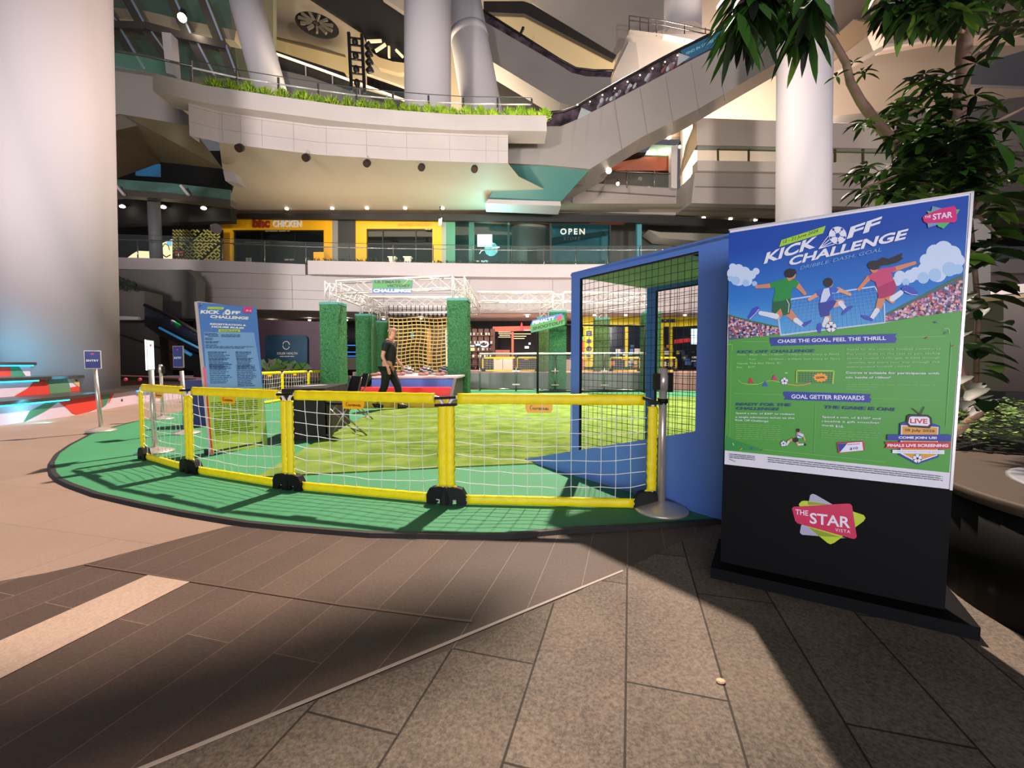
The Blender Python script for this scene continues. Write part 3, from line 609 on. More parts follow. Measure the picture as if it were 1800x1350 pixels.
for x in (1262, 1316, 1368, 1468, 1517, 1570, 1625, 1680): mb = MB(); mb.beam(P(x, 262, RY), P(x, 285, RY), .10, .06); mb.build('post', mat('mossy_post', '#4b4a22', .7), t)
mb = MB(); mb.beam(P(1262, 262, RY), P(1900, 276, RY), .05, .05); mb.build('handrail', mat('mossy_rail', '#6a6844', .6), t)
blk('wall_orange_bar_fascia', [(1008, 320), (1190, 331), (1188, 378), (1050, 373), (980, 374), (1006, 360)], 23.9, .4, RB2)
blk('trim_10', [(1030, 334), (1188, 344), (1188, 346), (1030, 336)], 23.85, .1, MC['joint_dark'])
blk('wall_orange_bar_back', [(1040, 268), (1190, 268), (1190, 332), (1040, 332)], 27, .2, mat('bar_brown', '#4a2f1e', .6, noise=.3, scale=.5))
mb = MB(); mb.poly([P(1060, 290, 24.2), P(1182, 268, 24.2), P(1182, 298, 27), P(1050, 300, 27)]); mb.poly([P(1130, 276, 24.15), P(1182, 276, 24.15), P(1182, 300, 24.3), P(1080, 300, 24.3)]); struct(mb.build('ceiling_orange_bar', mat('bar_orange', '#9a4a24', .5, emit=.12)))
t = thing('glass_railing', 'small glass railing before the orange lit bar on the right', 'railing', P(1120, 325, 23.8))
mb = MB(); mb.tube([P(1062, 300, 23.8), P(1190, 306, 23.8)], .03, 6); mb.build('handrail', STEEL, t)
for x in (1102, 1150): mb = MB(); mb.tube([P(x, 300, 23.8), P(x, 330, 23.8)], .025, 6); mb.build('post', STEEL, t)
mb = MB(); mb.prism([P(1062, 302, 23.85), P(1190, 308, 23.85), P(1190, 332, 23.85), P(1062, 326, 23.85)], (0, .02, 0)); mb.build('glass_panel', MC['rail_glass'], t)
blk('wall_white_post', [(1180, 258), (1191, 254), (1190, 331), (1180, 330)], 23.6, .4, WHT)
for x, y, r, lab in ((1070, 300, .14, 'bright spot lamp under the long escalator at its low end'), (1176, 240, .13, 'bright spot lamp under the middle of the long escalator'), (1296, 157, .10, 'spot lamp high under the long escalator'), (1086, 323, .08, 'small lamp at the corner of the orange bar'), (1195, 258, .07, 'lamp on the wall just right of the white post')):
    t = thing('spot_lamp', lab, 'light', P(x, y, 21.5)); mb = MB(); mb.ball(P(x, y, 21.5), r, 10); mb.build('bulb', mat('hot_lamp', '#ffe9cf', .5, emit=22), t); mb = MB(); mb.tube([P(x, y, 21.6), P(x, y-8, 22)], r*.8, 10); mb.build('housing', BK, t)
t = thing('light_box', 'row of glaring ceiling lamps above the orange bar', 'light', P(1165, 265, 24)); 
for x in (1140, 1150, 1163, 1172, 1181): mb = MB(); mb.ball(P(x, 268-(x-1140)*.12, 24), .10, 8); mb.build('bulb', MC['hot_lamp'], t)
mb = MB(); mb.prism([P(1146, 254, 24.1), P(1192, 256, 24.1), P(1190, 275, 24.1), P(1134, 272, 24.1)], (0, .3, 0)); mb.build('casing', mat('casing_teal', '#7f9a86', .5, emit=.3), t)
# right upper: slab edges and terraces
blk('wall_terrace_front', [(1107, 52), (1168, 60), (1420, 110), (1420, 60), (1168, 60)], 30, .5, LGREY)
blk('wall_terrace_mass', [(1078, 122), (1107, 52), (1175, 64), (1290, 84), (1230, 190), (1075, 152)], 30.5, 1.5, mat('terrace', '#a59c96', .6, noise=.05, scale=.2))
blk('wall_terrace_fin', [(1106, 72), (1118, 75), (1125, 130), (1075, 150), (1078, 130)], 30.2, .4, LGREY)
t = thing('steel_railing', 'thin steel railing on the terrace above the long escalator', 'railing', P(1150, 50, 30.2))
for dz in (0, 8): mb = MB(); mb.tube([P(1106, 28+dz, 30.2), P(1170, 37+dz, 30.2), P(1270, 58+dz, 30.2)], .04, 6); mb.build('rail', STEEL, t)
for x in (1106, 1125, 1140, 1154, 1203, 1240): mb = MB(); mb.tube([P(x, 28+(x-1106)*.16, 30.2), P(x, 54+(x-1106)*.19, 30.2)], .04, 5); mb.build('post', STEEL, t)
blk('ceiling_brown_slab', [(1455, 75), (1500, 35), (1545, 44), (1455, 112)], 30, 1.2, mat('brown_soffit', '#8c745c', .6))
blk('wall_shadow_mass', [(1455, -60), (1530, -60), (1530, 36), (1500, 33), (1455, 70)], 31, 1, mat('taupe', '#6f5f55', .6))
blk('wall_pink_slab', [(1545, -60), (1960, -60), (1960, 60), (1660, 62), (1560, 80), (1545, 44)], 31, 1, mat('pinkish', '#b39d94', .6))
blk('trim_11', [(1556, 78), (1655, 60), (1800, 25), (1800, 33), (1655, 66), (1556, 84), (1460, 140), (1455, 134)], 30.4, .3, RB)
blk('wall_glass_band', [(1660, 130), (1900, 60), (1900, 155), (1700, 148)], 29, .3, mat('band_grey', '#7d7f84', .3))
blk('wall_terrace_right', [(1455, 205), (1900, 160), (1900, 225), (1455, 215)], 27, .8, RB2)
# left upper zone: glass roof ribs, bands, underside
blk('wall_left_band', [(160, 108), (268, 128), (275, 158), (335, 205), (335, 221), (210, 200), (160, 212)], 17, .8, mat('left_band', '#87807b', .55, noise=.05, scale=.3))
blk('wall_left_back', [(-60, -60), (480, -60), (480, 150), (-60, 130)], 34, .5, mat('left_back', '#7d7763', .6, col2='#5b6a5c', scale=.2))
t = thing('glass_balustrade', 'green tinted glass balustrade at upper left beside the big column', 'railing', P(230, 110, 16.5))
mb = MB(); mb.prism([P(160, 84, 16.5), P(250, 98, 16.5), P(340, 118, 16.5), P(340, 148, 16.5), P(268, 128, 16.5), P(160, 112, 16.5)], (0, .04, 0)); mb.build('glass_panel', glass('green_glass', '#5f8f80', .3), t)
mb = MB(); mb.tube([P(160, 83, 16.45), P(250, 97, 16.45), P(340, 117, 16.45)], .04, 6); mb.build('handrail', STEEL, t)
RIB = mat('rib_steel', '#565049', .4, .3); RIBL = mat('rib_blue', '#8fa2b4', .4)
ribs = [((170, -5), (207, 46)), ((222, -8), (252, 46)), ((300, -8), (333, 64)), ((358, 0), (388, 76)), ((207, 50), (248, 120)), ((262, 56), (300, 110)), ((338, 66), (372, 132)), ((392, 78), (414, 138))]
t = thing('glass_roof', 'steel ribbed glass roof at upper left between column and planter', 'roof', P(300, 70, 26))
for a, b in ribs: 
    mb = MB(); mb.beam(P(*a, 26), P(*b, 26), .45, .5); mb.build('rib', RIB, t)
    mb = MB(); mb.beam(P(a[0]+5, a[1], 25.8), P(b[0]+5, b[1], 25.8), .10, .1, 0); mb.build('rib_edge', RIBL, t)
mb = MB(); q = [P(165, 58, 25.9), P(205, 48, 25.9), P(262, 50, 25.9), P(330, 68, 25.9), P(400, 84, 25.9)]
for a, b in zip(q, q[1:]): mb.beam(a, b, .5, .4)
mb.build('ring_beam', RIB, t)
mb = MB(); q = [P(165, 34, 27), P(205, 30, 27), P(262, 36, 27), P(330, 52, 27), P(420, 70, 27)]
for a, b in zip(q, q[1:]): mb.beam(a, b, .7, .6)
mb.build('ring_beam', mat('rib_lit', '#a39880', .5), t)
mb = MB(); mb.prism([P(165, -20, 27.5), P(400, -20, 27.5), P(420, 140, 27.5), P(165, 120, 27.5)], (0, .05, 0)); mb.build('glass_pane', glass('roof_glass', '#4e7a6c', .35), t)
t = thing('spot_lamp', 'glaring spot lamp on the ribbed glass roof', 'light', P(320, 31, 25)); mb = MB(); mb.ball(P(320, 31, 25), .22, 10); mb.build('bulb', MC['hot_lamp'], t); mb = MB(); mb.tube([P(321, 28, 25.1), P(322, 20, 25.4)], .16, 8); mb.build('housing', BK, t)
mb = MB(); mb.tube([P(170, 60, 16.6), P(290, 58, 24)], .01, 4); 
blk('column_left_post', [(284, 56), (300, 58), (306, 132), (292, 128)], 24, .5, WHT)
UM = mat('underside_olive', '#7f7152', .35, noise=.08, scale=.3)
mb = MB(); mb.add([P(160, 213, 17), P(213, 200, 17), P(285, 285, 22.5), P(160, 330, 21)], [[0, 1, 2, 3]]); mb.add([P(213, 200, 17), P(335, 221, 17), P(392, 297, 20.5), P(285, 285, 22.5)], [[0, 1, 2, 3]], 1); struct(mb.build('ceiling_left_folded', [mat('underside_brown', '#6f5c40', .35, noise=.1, scale=.3), UM]))
blk('trim_12', [(392, 300), (410, 302), (420, 322), (396, 318)], 18, .5, PANEL)
blk('wall_left_void', [(-80, 265), (408, 265), (408, 470), (-80, 470)], 30, .4, mat('left_void', '#0c0e0e', .8))
blk('wall_left_lower_void', [(-200, 130), (40, 130), (40, 640), (-200, 640)], 28, .4, mat('left_void2', '#141513', .8))
blk('window_3', [(238, 292), (280, 288), (280, 310), (238, 308)], 24, .1, mat('blue_glow', '#2f6f9c', .5, emit=.25))
t = thing('glass_canopy', 'curved glass canopy with steel gutter left of the yellow shop', 'canopy', P(300, 340, 19))
q = [(170, 318), (205, 315), (300, 322), (405, 334)]; mb = MB()
for a, b in zip(q, q[1:]): mb.prism([P(a[0], a[1], 19), P(b[0], b[1], 19), P(b[0], b[1]+17, 18.6), P(a[0], a[1]+17, 18.6)], (0, .05, 0))
mb.build('glass_pane', mat('canopy_glass', '#5f857c', .2, noise=.25, scale=1.5), t)
mb = MB()
for a, b in zip(q, q[1:]): mb.prism([P(a[0], a[1]+17, 18.5), P(b[0], b[1]+17, 18.5), P(b[0], b[1]+28, 18.5), P(a[0], a[1]+28, 18.5)], (0, .4, 0))
mb.build('gutter', RIB, t)
for x in (205, 318): mb = MB(); mb.beam(P(x, 326, 18.4), P(x+14, 343, 18.4), .10, .10); mb.build('bracket', WHT, t)
blk('ceiling_canopy', [(160, 345), (405, 360), (405, 388), (160, 395)], 22, .5, mat('canopy_dark', '#1d1c1a', .7))
for x, y, n in ((215, 363, 'leftmost'), (287, 364, 'middle'), (358, 366, 'rightmost')):
    t = thing('downlight', 'white downlight beneath the curved glass canopy, %s of three' % n, 'light', P(x, y, 21.6), 'downlights beneath the glass canopy'); mb = MB(); mb.ball(P(x, y, 21.6), (.14, .1, .07), 10); mb.build('bulb', GLOW, t); mb = MB(); mb.box(P(x, y-3, 21.7), (.3, .3, .06)); mb.build('housing', BK, t)
column('column_steel', (270, 348), (276, 476), 19.3, .24, mat('post_grey', '#6d6c6f', .5), 'grey steel post holding the curved glass canopy', 1, None, 16)
blk('wall_pattern', [(303, 402), (388, 402), (388, 478), (303, 478)], 22.6, .2, BLK)
s = Sheet(P(345, 440, 22.5), (0, -1, 0), {'g': mat('dash_green', '#c0ba58', .6), 'o': mat('sign_orange', '#e07a2c', .6, emit=.3), 'k': BLK}); R = random.Random(2)
for i in range(14):
    for j in range(13):
        x = 306+i*6; y = 406+j*5.6
        a = .75 if (abs(i-8)+abs(j-3)) % 4 < 2 or i < 5 else -.75
        if (i+j) % 9 == 8: continue
        s.line([(x-2.7, y-2.7*a), (x+2.7, y+2.7*a)], 2.7, 'g', False)
s.poly([(305, 439), (325, 439), (325, 453), (305, 453)], 'k'); s.text('DELIVERY', (307, 445), (323, 445), 3.5, 'o'); s.text('PICK UP', (308, 450), (322, 450), 3.5, 'o')
struct(s.build('wall_pattern_dashes'))
s = Sheet(P(260, 440, 22.8), (0, -1, 0), {'c': mat('mural_cream', '#ffe9b5', .6, emit=1.1), 'k': BLK, 'b': mat('mural_blue', '#8cc8e6', .6, emit=.8)})
s.poly([(215, 474), (218, 458), (232, 447), (242, 441), (270, 442), (303, 450), (303, 478), (215, 478)], 'c'); s.poly([(284, 428), (303, 420), (303, 478), (284, 460)], 'c'); s.poly([(292, 424), (302, 421), (302, 433), (294, 432)], 'b'); s.line([(286, 434), (290, 428), (296, 432), (298, 440)], 1.5, 'k'); s.line([(284, 446), (292, 452), (300, 448)], 2, 'k')
struct(s.build('wall_mural'))
t = thing('round_sign', 'small dark oval sign hung left of the yellow storefront', 'sign', P(380, 402, 21)); mb = MB(); mb.tube([P(380, 402, 21), P(380, 402, 20.9)], .24, 16); mb.build('plate', mat('sign_maroon', '#2c1512', .4), t); mb = MB(); mb.tube([P(374, 398, 21.02), P(374, 398, 20.88)], .1, 10); mb.build('cap', WHT, t)
# left lower masses, escalator pair
LG = mat('left_grey', '#6d6a69', .6, noise=.08, scale=.3)
blk('wall_left_parapet', [(175, 474), (335, 474), (335, 560), (262, 560), (262, 535), (180, 505)], 17.5, .6, LG)
blk('wall_left_parapet_turn', [(329, 474), (345, 492), (345, 560), (332, 560)], 17.3, .5, LG)
blk('wall_left_box', [(170, 503), (254, 512), (254, 562), (170, 555)], 15.5, .8, mat('left_box', '#655f5c', .6))
blk('wall_left_lower', [(170, 562), (278, 564), (285, 660), (170, 670)], 16, .5, mat('left_lower', '#4a4947', .5, noise=.1, scale=.3))
blk('trim_13', [(175, 554), (243, 557), (243, 562), (175, 562)], 15.4, .2, mat('strip_pale', '#a9a6a2', .5, emit=.1))
blk('trim_14', [(175, 576), (300, 618), (300, 620), (175, 578)], 15.3, .1, BLK)
mb = MB(); R = random.Random(5)
for i in range(700):
    x = R.uniform(176, 240); y = R.uniform(478, 507)+(x-176)*.05-R.random()**2*(x-176)*.0; p = P(x, max(y, 478+(x-176)*.38), 15.4); a = R.uniform(0, 6.3); l = R.uniform(.06, .18)
    mb.poly([p, p+V((.03, 0, l*.4)), p+V((math.cos(a)*l, -.05, math.sin(a)*l))])
tag(mb.build('hanging_shrub', mat('shrub_dark', '#1e2a18', .7)), 'dark trailing shrub on the concrete box beside the big column', 'shrub')
t = thing('escalator', 'black escalator coming down behind the registration board', 'escalator', P(310, 620, 15.5))
mb = MB(); mb.prism([P(x, y, 15.5) for x, y in ((254, 555), (278, 560), (365, 608), (365, 628), (280, 590), (254, 572))], (0, 1.2, 0)); mb.build('truss', mat('esc_black', '#0f1216', .3), t)
mb = MB(); mb.prism([P(x, y, 15.4) for x, y in ((254, 540), (262, 540), (365, 595), (365, 611), (254, 556))], (0, .05, 0)); mb.build('balustrade', glass('esc_glass', '#2d3350', .6), t)
mb = MB(); mb.tube([P(254, 536, 15.4), P(300, 556, 15.4), P(365, 596, 15.4)], .06, 6); mb.build('handrail', BK, t)
mb = MB(); mb.tube([P(280, 576, 15.3), P(320, 597, 15.3), P(366, 620, 15.3)], .04, 6); mb.build('light_strip', mat('strip_blue', '#3a86b8', .5, emit=.35), t)
mb = MB(); mb.prism([P(x, y, 15.6) for x, y in ((312, 605), (365, 632), (365, 650), (330, 652), (312, 640))], (0, 1.2, 0)); mb.build('lower_truss', MC['esc_black'], t)
mb = MB(); mb.tube([P(316, 612, 15.5), P(336, 624, 15.5)], .06, 6); mb.build('light_strip', MC['strip_blue'], t)
blk('wall_brown_panel', [(280, 596), (312, 596), (312, 650), (280, 650)], 16.4, .3, mat('brown_panel', '#7a5a48', .6))
for (x, y), c, lab in zip(((304, 567), (313, 570), (316, 579), (317, 590)), ('#eafcff', '#28e04c', '#bfeaff', '#9fe2ff'), ('round white glowing sign behind escalator glass', 'green glowing sign behind escalator glass', 'pale blue glowing sign under the round white one', 'lowest bluish glow behind the escalator')):
    mb = MB(); mb.tube([P(x, y, 16.2), P(x, y, 16.1)], .10, 12); tag(mb.build('shop_light', mat('glow'+c, c, .5, emit=3)), lab, 'light')
s = Sheet(P(345, 588, 15.9), (0, -1, 0), {'w': mat('fr_white', '#c8c4cc', .5, emit=.3)}); s.text('FRESH', (335, 592), (372, 592), 10, 'w', 0, .0); tag(s.build('shop_name'), 'pale capital letters FR partly hidden by the registration board', 'sign')
blk('wall_health_shop', [(340, 558), (580, 566), (580, 660), (340, 665)], 19.6, .2, mat('mauve', '#5a4450', .6, noise=.1, scale=.4))
t = thing('clinic_sign', 'dark rounded clinic sign panel with ring emblem behind plants', 'sign', P(503, 630, 19.4)); mb = MB(); q = []
for cx, cy, a0 in ((532, 597, 0), (474, 597, math.pi/2)):
    for i in range(7): a = a0+i*math.pi/12; q.append((cx+8*math.cos(a), cy-8*math.sin(a)))
q += [(466, 650), (540, 650)]; mb.prism([P(x, y, 19.4) for x, y in q], (0, .1, 0)); mb.build('panel', mat('clinic_teal', '#1d3a48', .4, col2='#26506a', scale=.7), t)
s = Sheet(P(503, 630, 19.35), (0, -1, 0), {'w': mat('clinic_pale', '#c9b8ac', .4, emit=.35)}); s.line([(503+6*math.cos(a), 607+7*math.sin(a)) for a in [i*.35+.3 for i in range(9)]], 1, 'w'); s.line([(503+6*math.cos(a), 607+7*math.sin(a)) for a in [i*.35+3.4 for i in range(9)]], 1, 'w')
s.text('OSLER HEALTH', (487, 623), (523, 623), 3.6, 'w', 0, .0); s.greek((492, 627), (518, 627), 1, 'w', 4); s.build('lettering', t)
# ------------------------------------------------------------------ green court mat and turf
MATG = mat('court_green', '#3b8c5e', .75, noise=.07, scale=1.5, bump=.05)
out = [(318, 723), (235, 741), (189, 753), (155, 764), (120, 782), (98, 797), (88, 812), (87, 820), (90, 832), (101, 843), (120, 852), (165, 868), (240, 885), (320, 901), (430, 919), (500, 926), (650, 938), (830, 941), (900, 940), (998, 931), (1130, 924), (1268, 915)]
MZ = .022
mq = [G(x, y, MZ) for x, y in out]+[V((1.9, 2.72, MZ)), V((3.3, 3.75, MZ)), V((5.3, 7.2, MZ)), V((8.5, 15.2, MZ)), V((5.6, 16.3, MZ)), V((-1.4, 16.6, MZ)), V((-6.3, 16.9, MZ)), G(440, 702, MZ), G(360, 713, MZ)]
mb = MB(); mb.prism(mq, (0, 0, -MZ+.001)); court = mb.build('court_mat', MATG); tag(court, 'large green rubber court mat with curved black edge', 'mat')
mb = MB()
def inner(i):
    p = mq[i]; d = (mq[min(i+1, 21)]-mq[max(i-1, 0)]).normalized(); return p+V((-d.y, d.x, 0))*.035
for i in range(1, 21):
    a, b = mq[i], mq[i+1]; ia, ib = inner(i), inner(i+1); z = V((0, 0, .003)); o1 = (a-ia)*.6
    mb.add([ia+z, ib+z, b+z, a+z, b+(b-ib)*.5-V((0, 0, MZ-.002)), a+(a-ia)*.5-V((0, 0, MZ-.002))], [[0, 3, 2, 1], [3, 5, 4, 2]])
mb.build('edge_strip', mat('edge_black', '#262220', .6), court)
TURF = mat('turf', '#8ca552', .95, col2='#688a36', scale=3.0, bump=.0, spec=.1)
def turf_mat():
    m = TURF; nt = m.node_tree; b = nt.nodes['Principled BSDF']; tc = nt.nodes.new('ShaderNodeTexCoord')
    n = nt.nodes.new('ShaderNodeTexNoise'); n.inputs['Scale'].default_value = 120; n.inputs['Detail'].default_value = 3; mp = nt.nodes.new('ShaderNodeMapping'); mp.inputs['Scale'].default_value = (1, .6, 1)
    nt.links.new(tc.outputs['Object'], mp.inputs[0]); nt.links.new(mp.outputs[0], n.inputs['Vector'])
    bp = nt.nodes.new('ShaderNodeBump'); bp.inputs['Strength'].default_value = .8; bp.inputs['Distance'].default_value = .02
    nt.links.new(n.outputs['Fac'], bp.inputs['Height']); nt.links.new(bp.outputs[0], b.inputs['Normal'])
turf_mat()
tq = [G(x, y, MZ) for x, y in ((451, 840), (578, 765), (647, 730), (680, 712))]+[V((-1.3, 13.0, MZ)), V((1.6, 13.2, MZ)), V((6.2, 12.6, MZ)), V((7.5, 10.8, MZ)), V((5.6, 6.5, MZ)), V((3.2, 4.3, MZ))]+[G(x, y, MZ) for x, y in ((1010, 812), (935, 816), (800, 822), (660, 829))]
mb = MB(); mb.prism([p+V((0, 0, .012)) for p in tq], (0, 0, -.011)); turf = mb.build('artificial_turf', TURF); tag(turf, 'artificial grass sheet laid in the middle of the court mat', 'turf')
mb = MB(); R = random.Random(11)
for i in range(420):
    p = G(R.uniform(640, 1140), R.uniform(712, 805), MZ+.0135)
    if p.y > 12: continue
    for k in range(3):
        q = p+V((k*.09, R.uniform(-.03, .03), 0)); mb.poly([q, q+V((R.uniform(.04, .12), R.uniform(-.01, .01), 0)), q+V((R.uniform(.03, .1), R.uniform(.012, .03), 0))])
mb.build('ruffled_pile', mat('pile_dark', '#5c7424', .95), turf)['kind'] = 'stuff'
# ------------------------------------------------------------------ net fences
YF = mat('sleeve_yellow', '#fae200', .5, noise=.07, scale=14, bump=.5); YT = mat('tag_orange', '#f6b300', .45); NETW = mat('net_white', '#e4e4e0', .6); TUBW = mat('tube_white', '#e8e4e2', .35); FBK = mat('foot_black', '#050505', .6, spec=.3)
def wrinkled(mb, p, q, rw, rh, seed, n=26, amp=.1, side=None):
    R = random.Random(seed); d = (q-p).normalized(); a = side or d.cross(V((0, 0, 1))).normalized(); b = a.cross(d).normalized(); k = len(mb.v); m = 10
    ph = [R.uniform(0, 6.3) for _ in range(6)]
    for i in range(n+1):
        c = p.lerp(q, i/n)
        for j in range(m):
            t = 2*math.pi*j/m; w = 1+amp*(math.sin(i*1.9+ph[j % 6])*.5+R.uniform(-.5, .5))
            mb.v.append(c+(a*math.cos(t)*rw+b*math.sin(t)*rh)*w)
    for i in range(n):
        for j in range(m): mb.f.append([k+i*m+j, k+i*m+(j+1) % m, k+(i+1)*m+(j+1) % m, k+(i+1)*m+j]); mb.m.append(0); mb.s.append(True)
    mb.f.append([k+j for j in range(m-1, -1, -1)]); mb.m.append(0); mb.s.append(False); mb.f.append([k+n*m+j for j in range(m)]); mb.m.append(0); mb.s.append(False)
def net_fence(p0, p1, h, lab, grp, seed, fine=True, nx=11, nz=7, tagtext=True):
    p0 = V((p0.x, p0.y, MZ)); p1 = V((p1.x, p1.y, MZ)); c = (p0+p1)/2; d = (p1-p0).normalized(); n = V((d.y, -d.x, 0)); Z = V((0, 0, 1)); L = (p1-p0).length
    t = thing('net_fence', lab, 'fence', c, grp); e = .028
    def at(u, z): return p0+d*u+Z*z
    mb = MB(); r = .0125
    mb.tube([at(e, .02), at(e, h-.06), at(e+.02, h-.03), at(e+.07, h-.015), at(L-e-.07, h-.015), at(L-e-.02, h-.03), at(L-e, h-.06), at(L-e, .02)], r, 8)
    mb.tube([at(e+.02, .035), at(L-e-.02, .035)], r, 8); mb.build('tube_frame', TUBW, t)
    mb = MB(); wrinkled(mb, at(.085, h-.03), at(L-.085, h-.03), .018, .039, seed, 30, .05); mb.build('top_sleeve', YF, t)
    mb = MB(); wrinkled(mb, at(.15, .038), at(L-.15, .038), .018, .034, seed+1, 30, .05); mb.build('bottom_sleeve', YF, t)
    for k, u in enumerate((e, L-e)):
        mb = MB(); wrinkled(mb, at(u, .13), at(u, h-.075), .034, .018, seed+2+k, 34, .16, side=d); 
        sgn = 1 if k == 0 else -1
        mb.prism([at(u+sgn*.02, .15), at(u-sgn*.01, .13), at(u+sgn*.10, .06), at(u+sgn*.13, .06)], n*.006); mb.build('side_sleeve', YF, t)
        mb = MB(); w = .085; cc = u+sgn*.03; q = [at(cc-w, 0), at(cc-w, .07), at(cc-w*.7, .115), at(cc-w*.3, .125), at(cc+w*.3, .125), at(cc+w*.7, .115), at(cc+w, .07), at(cc+w, 0), at(cc+.018, 0), at(cc+.018, .04), at(cc-.018, .04), at(cc-.018, 0)]
        if not fine: q = q[:8]
        mb.prism([x+n*.03 for x in q], n*-.06); mb.build('foot', FBK, t)
    mb = MB(); R = random.Random(seed); rr = .0022 if fine else .003
    x0, x1, z0, z1 = .07, L-.07, .06, h-.06; off = [[R.uniform(-.006, .006) for _ in range(nz+2)] for _ in range(nx+2)]
    def np_(i, j):
        u = x0+(x1-x0)*i/nx; z = z0+(z1-z0)*j/nz; sag = -.018*math.sin(math.pi*i/nx)*(0 < j < nz); ed = .02*(i in (0, nx))*(1-j/nz)
        return at(u, z+sag+ed+off[i][j])+n*(.01*math.sin(i*1.1+j))
    for j in range(1, nz):
        for i in range(nx): mb.beam(np_(i, j), np_(i+1, j), rr*2, rr*2)
    for i in range(1, nx):
        for j in range(nz): mb.beam(np_(i, j), np_(i, j+1), rr*1.7, rr*1.7)
    mb.build('net', NETW, t)
    m_ = L*.45; mb = MB(); w, hh = .095, .062; q = [(-w, 0), (w, 0), (w, -hh*.6), (w*.86, -hh), (-w*.86, -hh), (-w, -hh*.6)]
    mb.prism([at(m_+x, h-.062+z)+n*.004 for x, z in q], n*.002); tg = mb.build('name_tag', YT, t)
    if fine and tagtext:
        mb = MB(); vs, fs = text2d('PODYTEEN NI BELL', .03); mb.add([at(m_-.045+u*.115, h-.062-.043+v*.016+0)+n*.0075 for u, v in vs], fs); 
        mb.tube([at(m_-.05+.012*math.cos(a), h-.09+.016*math.sin(a))+n*.0075 for a in (1.2, 2.0, 2.9, 3.7, 4.5)], .0018, 5); mb.build('lettering', FBK, tg)
    return t
fp = [G(250, 806, MZ), G(334, 831, MZ), G(507, 860, MZ), G(785, 886, MZ), G(1152, 895, MZ)]
FL = ['yellow net fence panel at the far left end of the front row', 'yellow net fence panel in front of the registration board', 'yellow net fence panel in front of the black draped table', 'yellow net fence panel beside the steel stanchion']
fences = []
for i in range(4): fences.append(net_fence(fp[i], fp[i+1], .785, FL[i], 'yellow net fences along the front of the mat', 20+i*7, nx=(9, 11, 11, 13)[i]))
mb = MB()
for i in (1, 2, 3):
    p = fp[i]; d = (fp[i+1]-fp[i-1]).normalized()
    for z in ((.735,) if i < 3 else (.735, .685)):
        mb.beam(p-d*.075+V((0, 0, z+MZ)), p+d*.075+V((0, 0, z+.008+MZ)), .055, .018)
    mb.build('strap', FBK, fences[i-1]); mb = MB()
d = (fp[4]-fp[3]).normalized(); mb.beam(fp[4]-d*.05+V((0, 0, .735)), fp[4]+d*.05+V((0, 0, .735)), .09, .02); mb.build('strap', FBK, fences[3])
# far yellow fences
ff = [G(455, 712, MZ), G(497, 705, MZ), G(543, 698, MZ), G(590, 692, MZ)]
for i in range(3): net_fence(ff[i], ff[i+1], .80, ('far yellow net fence panel touching the registration board', 'far yellow net fence panel behind the black draped table', 'far yellow net fence panel left of the first hedge column')[i], 'far yellow net fences at left', 60+i, False, 10, 6, False)
fr = [V((-1.3, 18.6, .7-MZ)), V((.2, 18.6, 0)), V((1.15, 18.7, 0)), V((2.6, 18.8, 0)), V((4.3, 18.8, 0)), V((5.6, 18.6, 0)), V((7.1, 18.4, 0))]
for i in (0, 1, 3, 4, 5):
    t = net_fence(fr[i], fr[i+1], .62, 'yellow net fence on the raised plaza '+{0: 'right of the hedge column with netting', 1: 'left of the penalty sign', 3: 'before the yellow and blue shop sign', 4: 'left of the inner blue post', 5: 'right of the inner blue post'}[i], 'yellow net fences on the raised plaza', 80+i, False, 10, 5, False); t.location.z += .68
# ------------------------------------------------------------------ steel stanchions
STN = mat('stanchion_steel', '#cfc5bb', .34, .6)
def stanchion(p, lab, h=.96, sign=None, head=True, tilt=0):
    p = V((p.x, p.y, p.z)); t = thing('stanchion', lab, 'stanchion', p, 'steel queue stanchions'); mb = MB()
    mb.lathe(p, [(.178, 0), (.178, .012), (.165, .022), (.09, .045), (.04, .062), (.03, .065)], 40); mb.build('base', STN, t)
    mb = MB(); top = p+V((tilt, 0, h)); mb.tube([p+V((0, 0, .06)), top], .0255, 20); mb.build('pole', STN, t)
    if head:
        mb = MB(); mb.lathe(top-V((0, 0, .14)), [(.034, 0), (.034, .10), (.030, .105), (.030, .14), (.02, .15)], 20); mb.build('head', STN, t)
        mb = MB(); mb.box(top+V((-.045, 0, -.08)), (.035, .05, .11)); mb.build('belt_cassette', FBK, t)
        mb = MB(); mb.box(top+V((.045, 0, -.085)), (.03, .045, .13)); mb.build('belt_end', FBK, t)
    return t
G1 = G(1162, 897, MZ); s1 = stanchion(G1, 'steel stanchion at the right end of the yellow fence')
mb = MB(); mb.tube([G1+V((0, 0, .735)), G1+V((0, 0, .765))], .034, 14); mb.build('strap', FBK, s1)
mb = MB(); mb.prism([G1+V((-.14, -.02, .76)), G1+V((-.03, -.03, .725)), G1+V((-.03, -.03, .745)), G1+V((-.14, -.02, .78))], (0, .01, 0)); mb.build('tie', FBK, s1)
SIGNB = mat('sign_navy', '#2e3a78', .3)
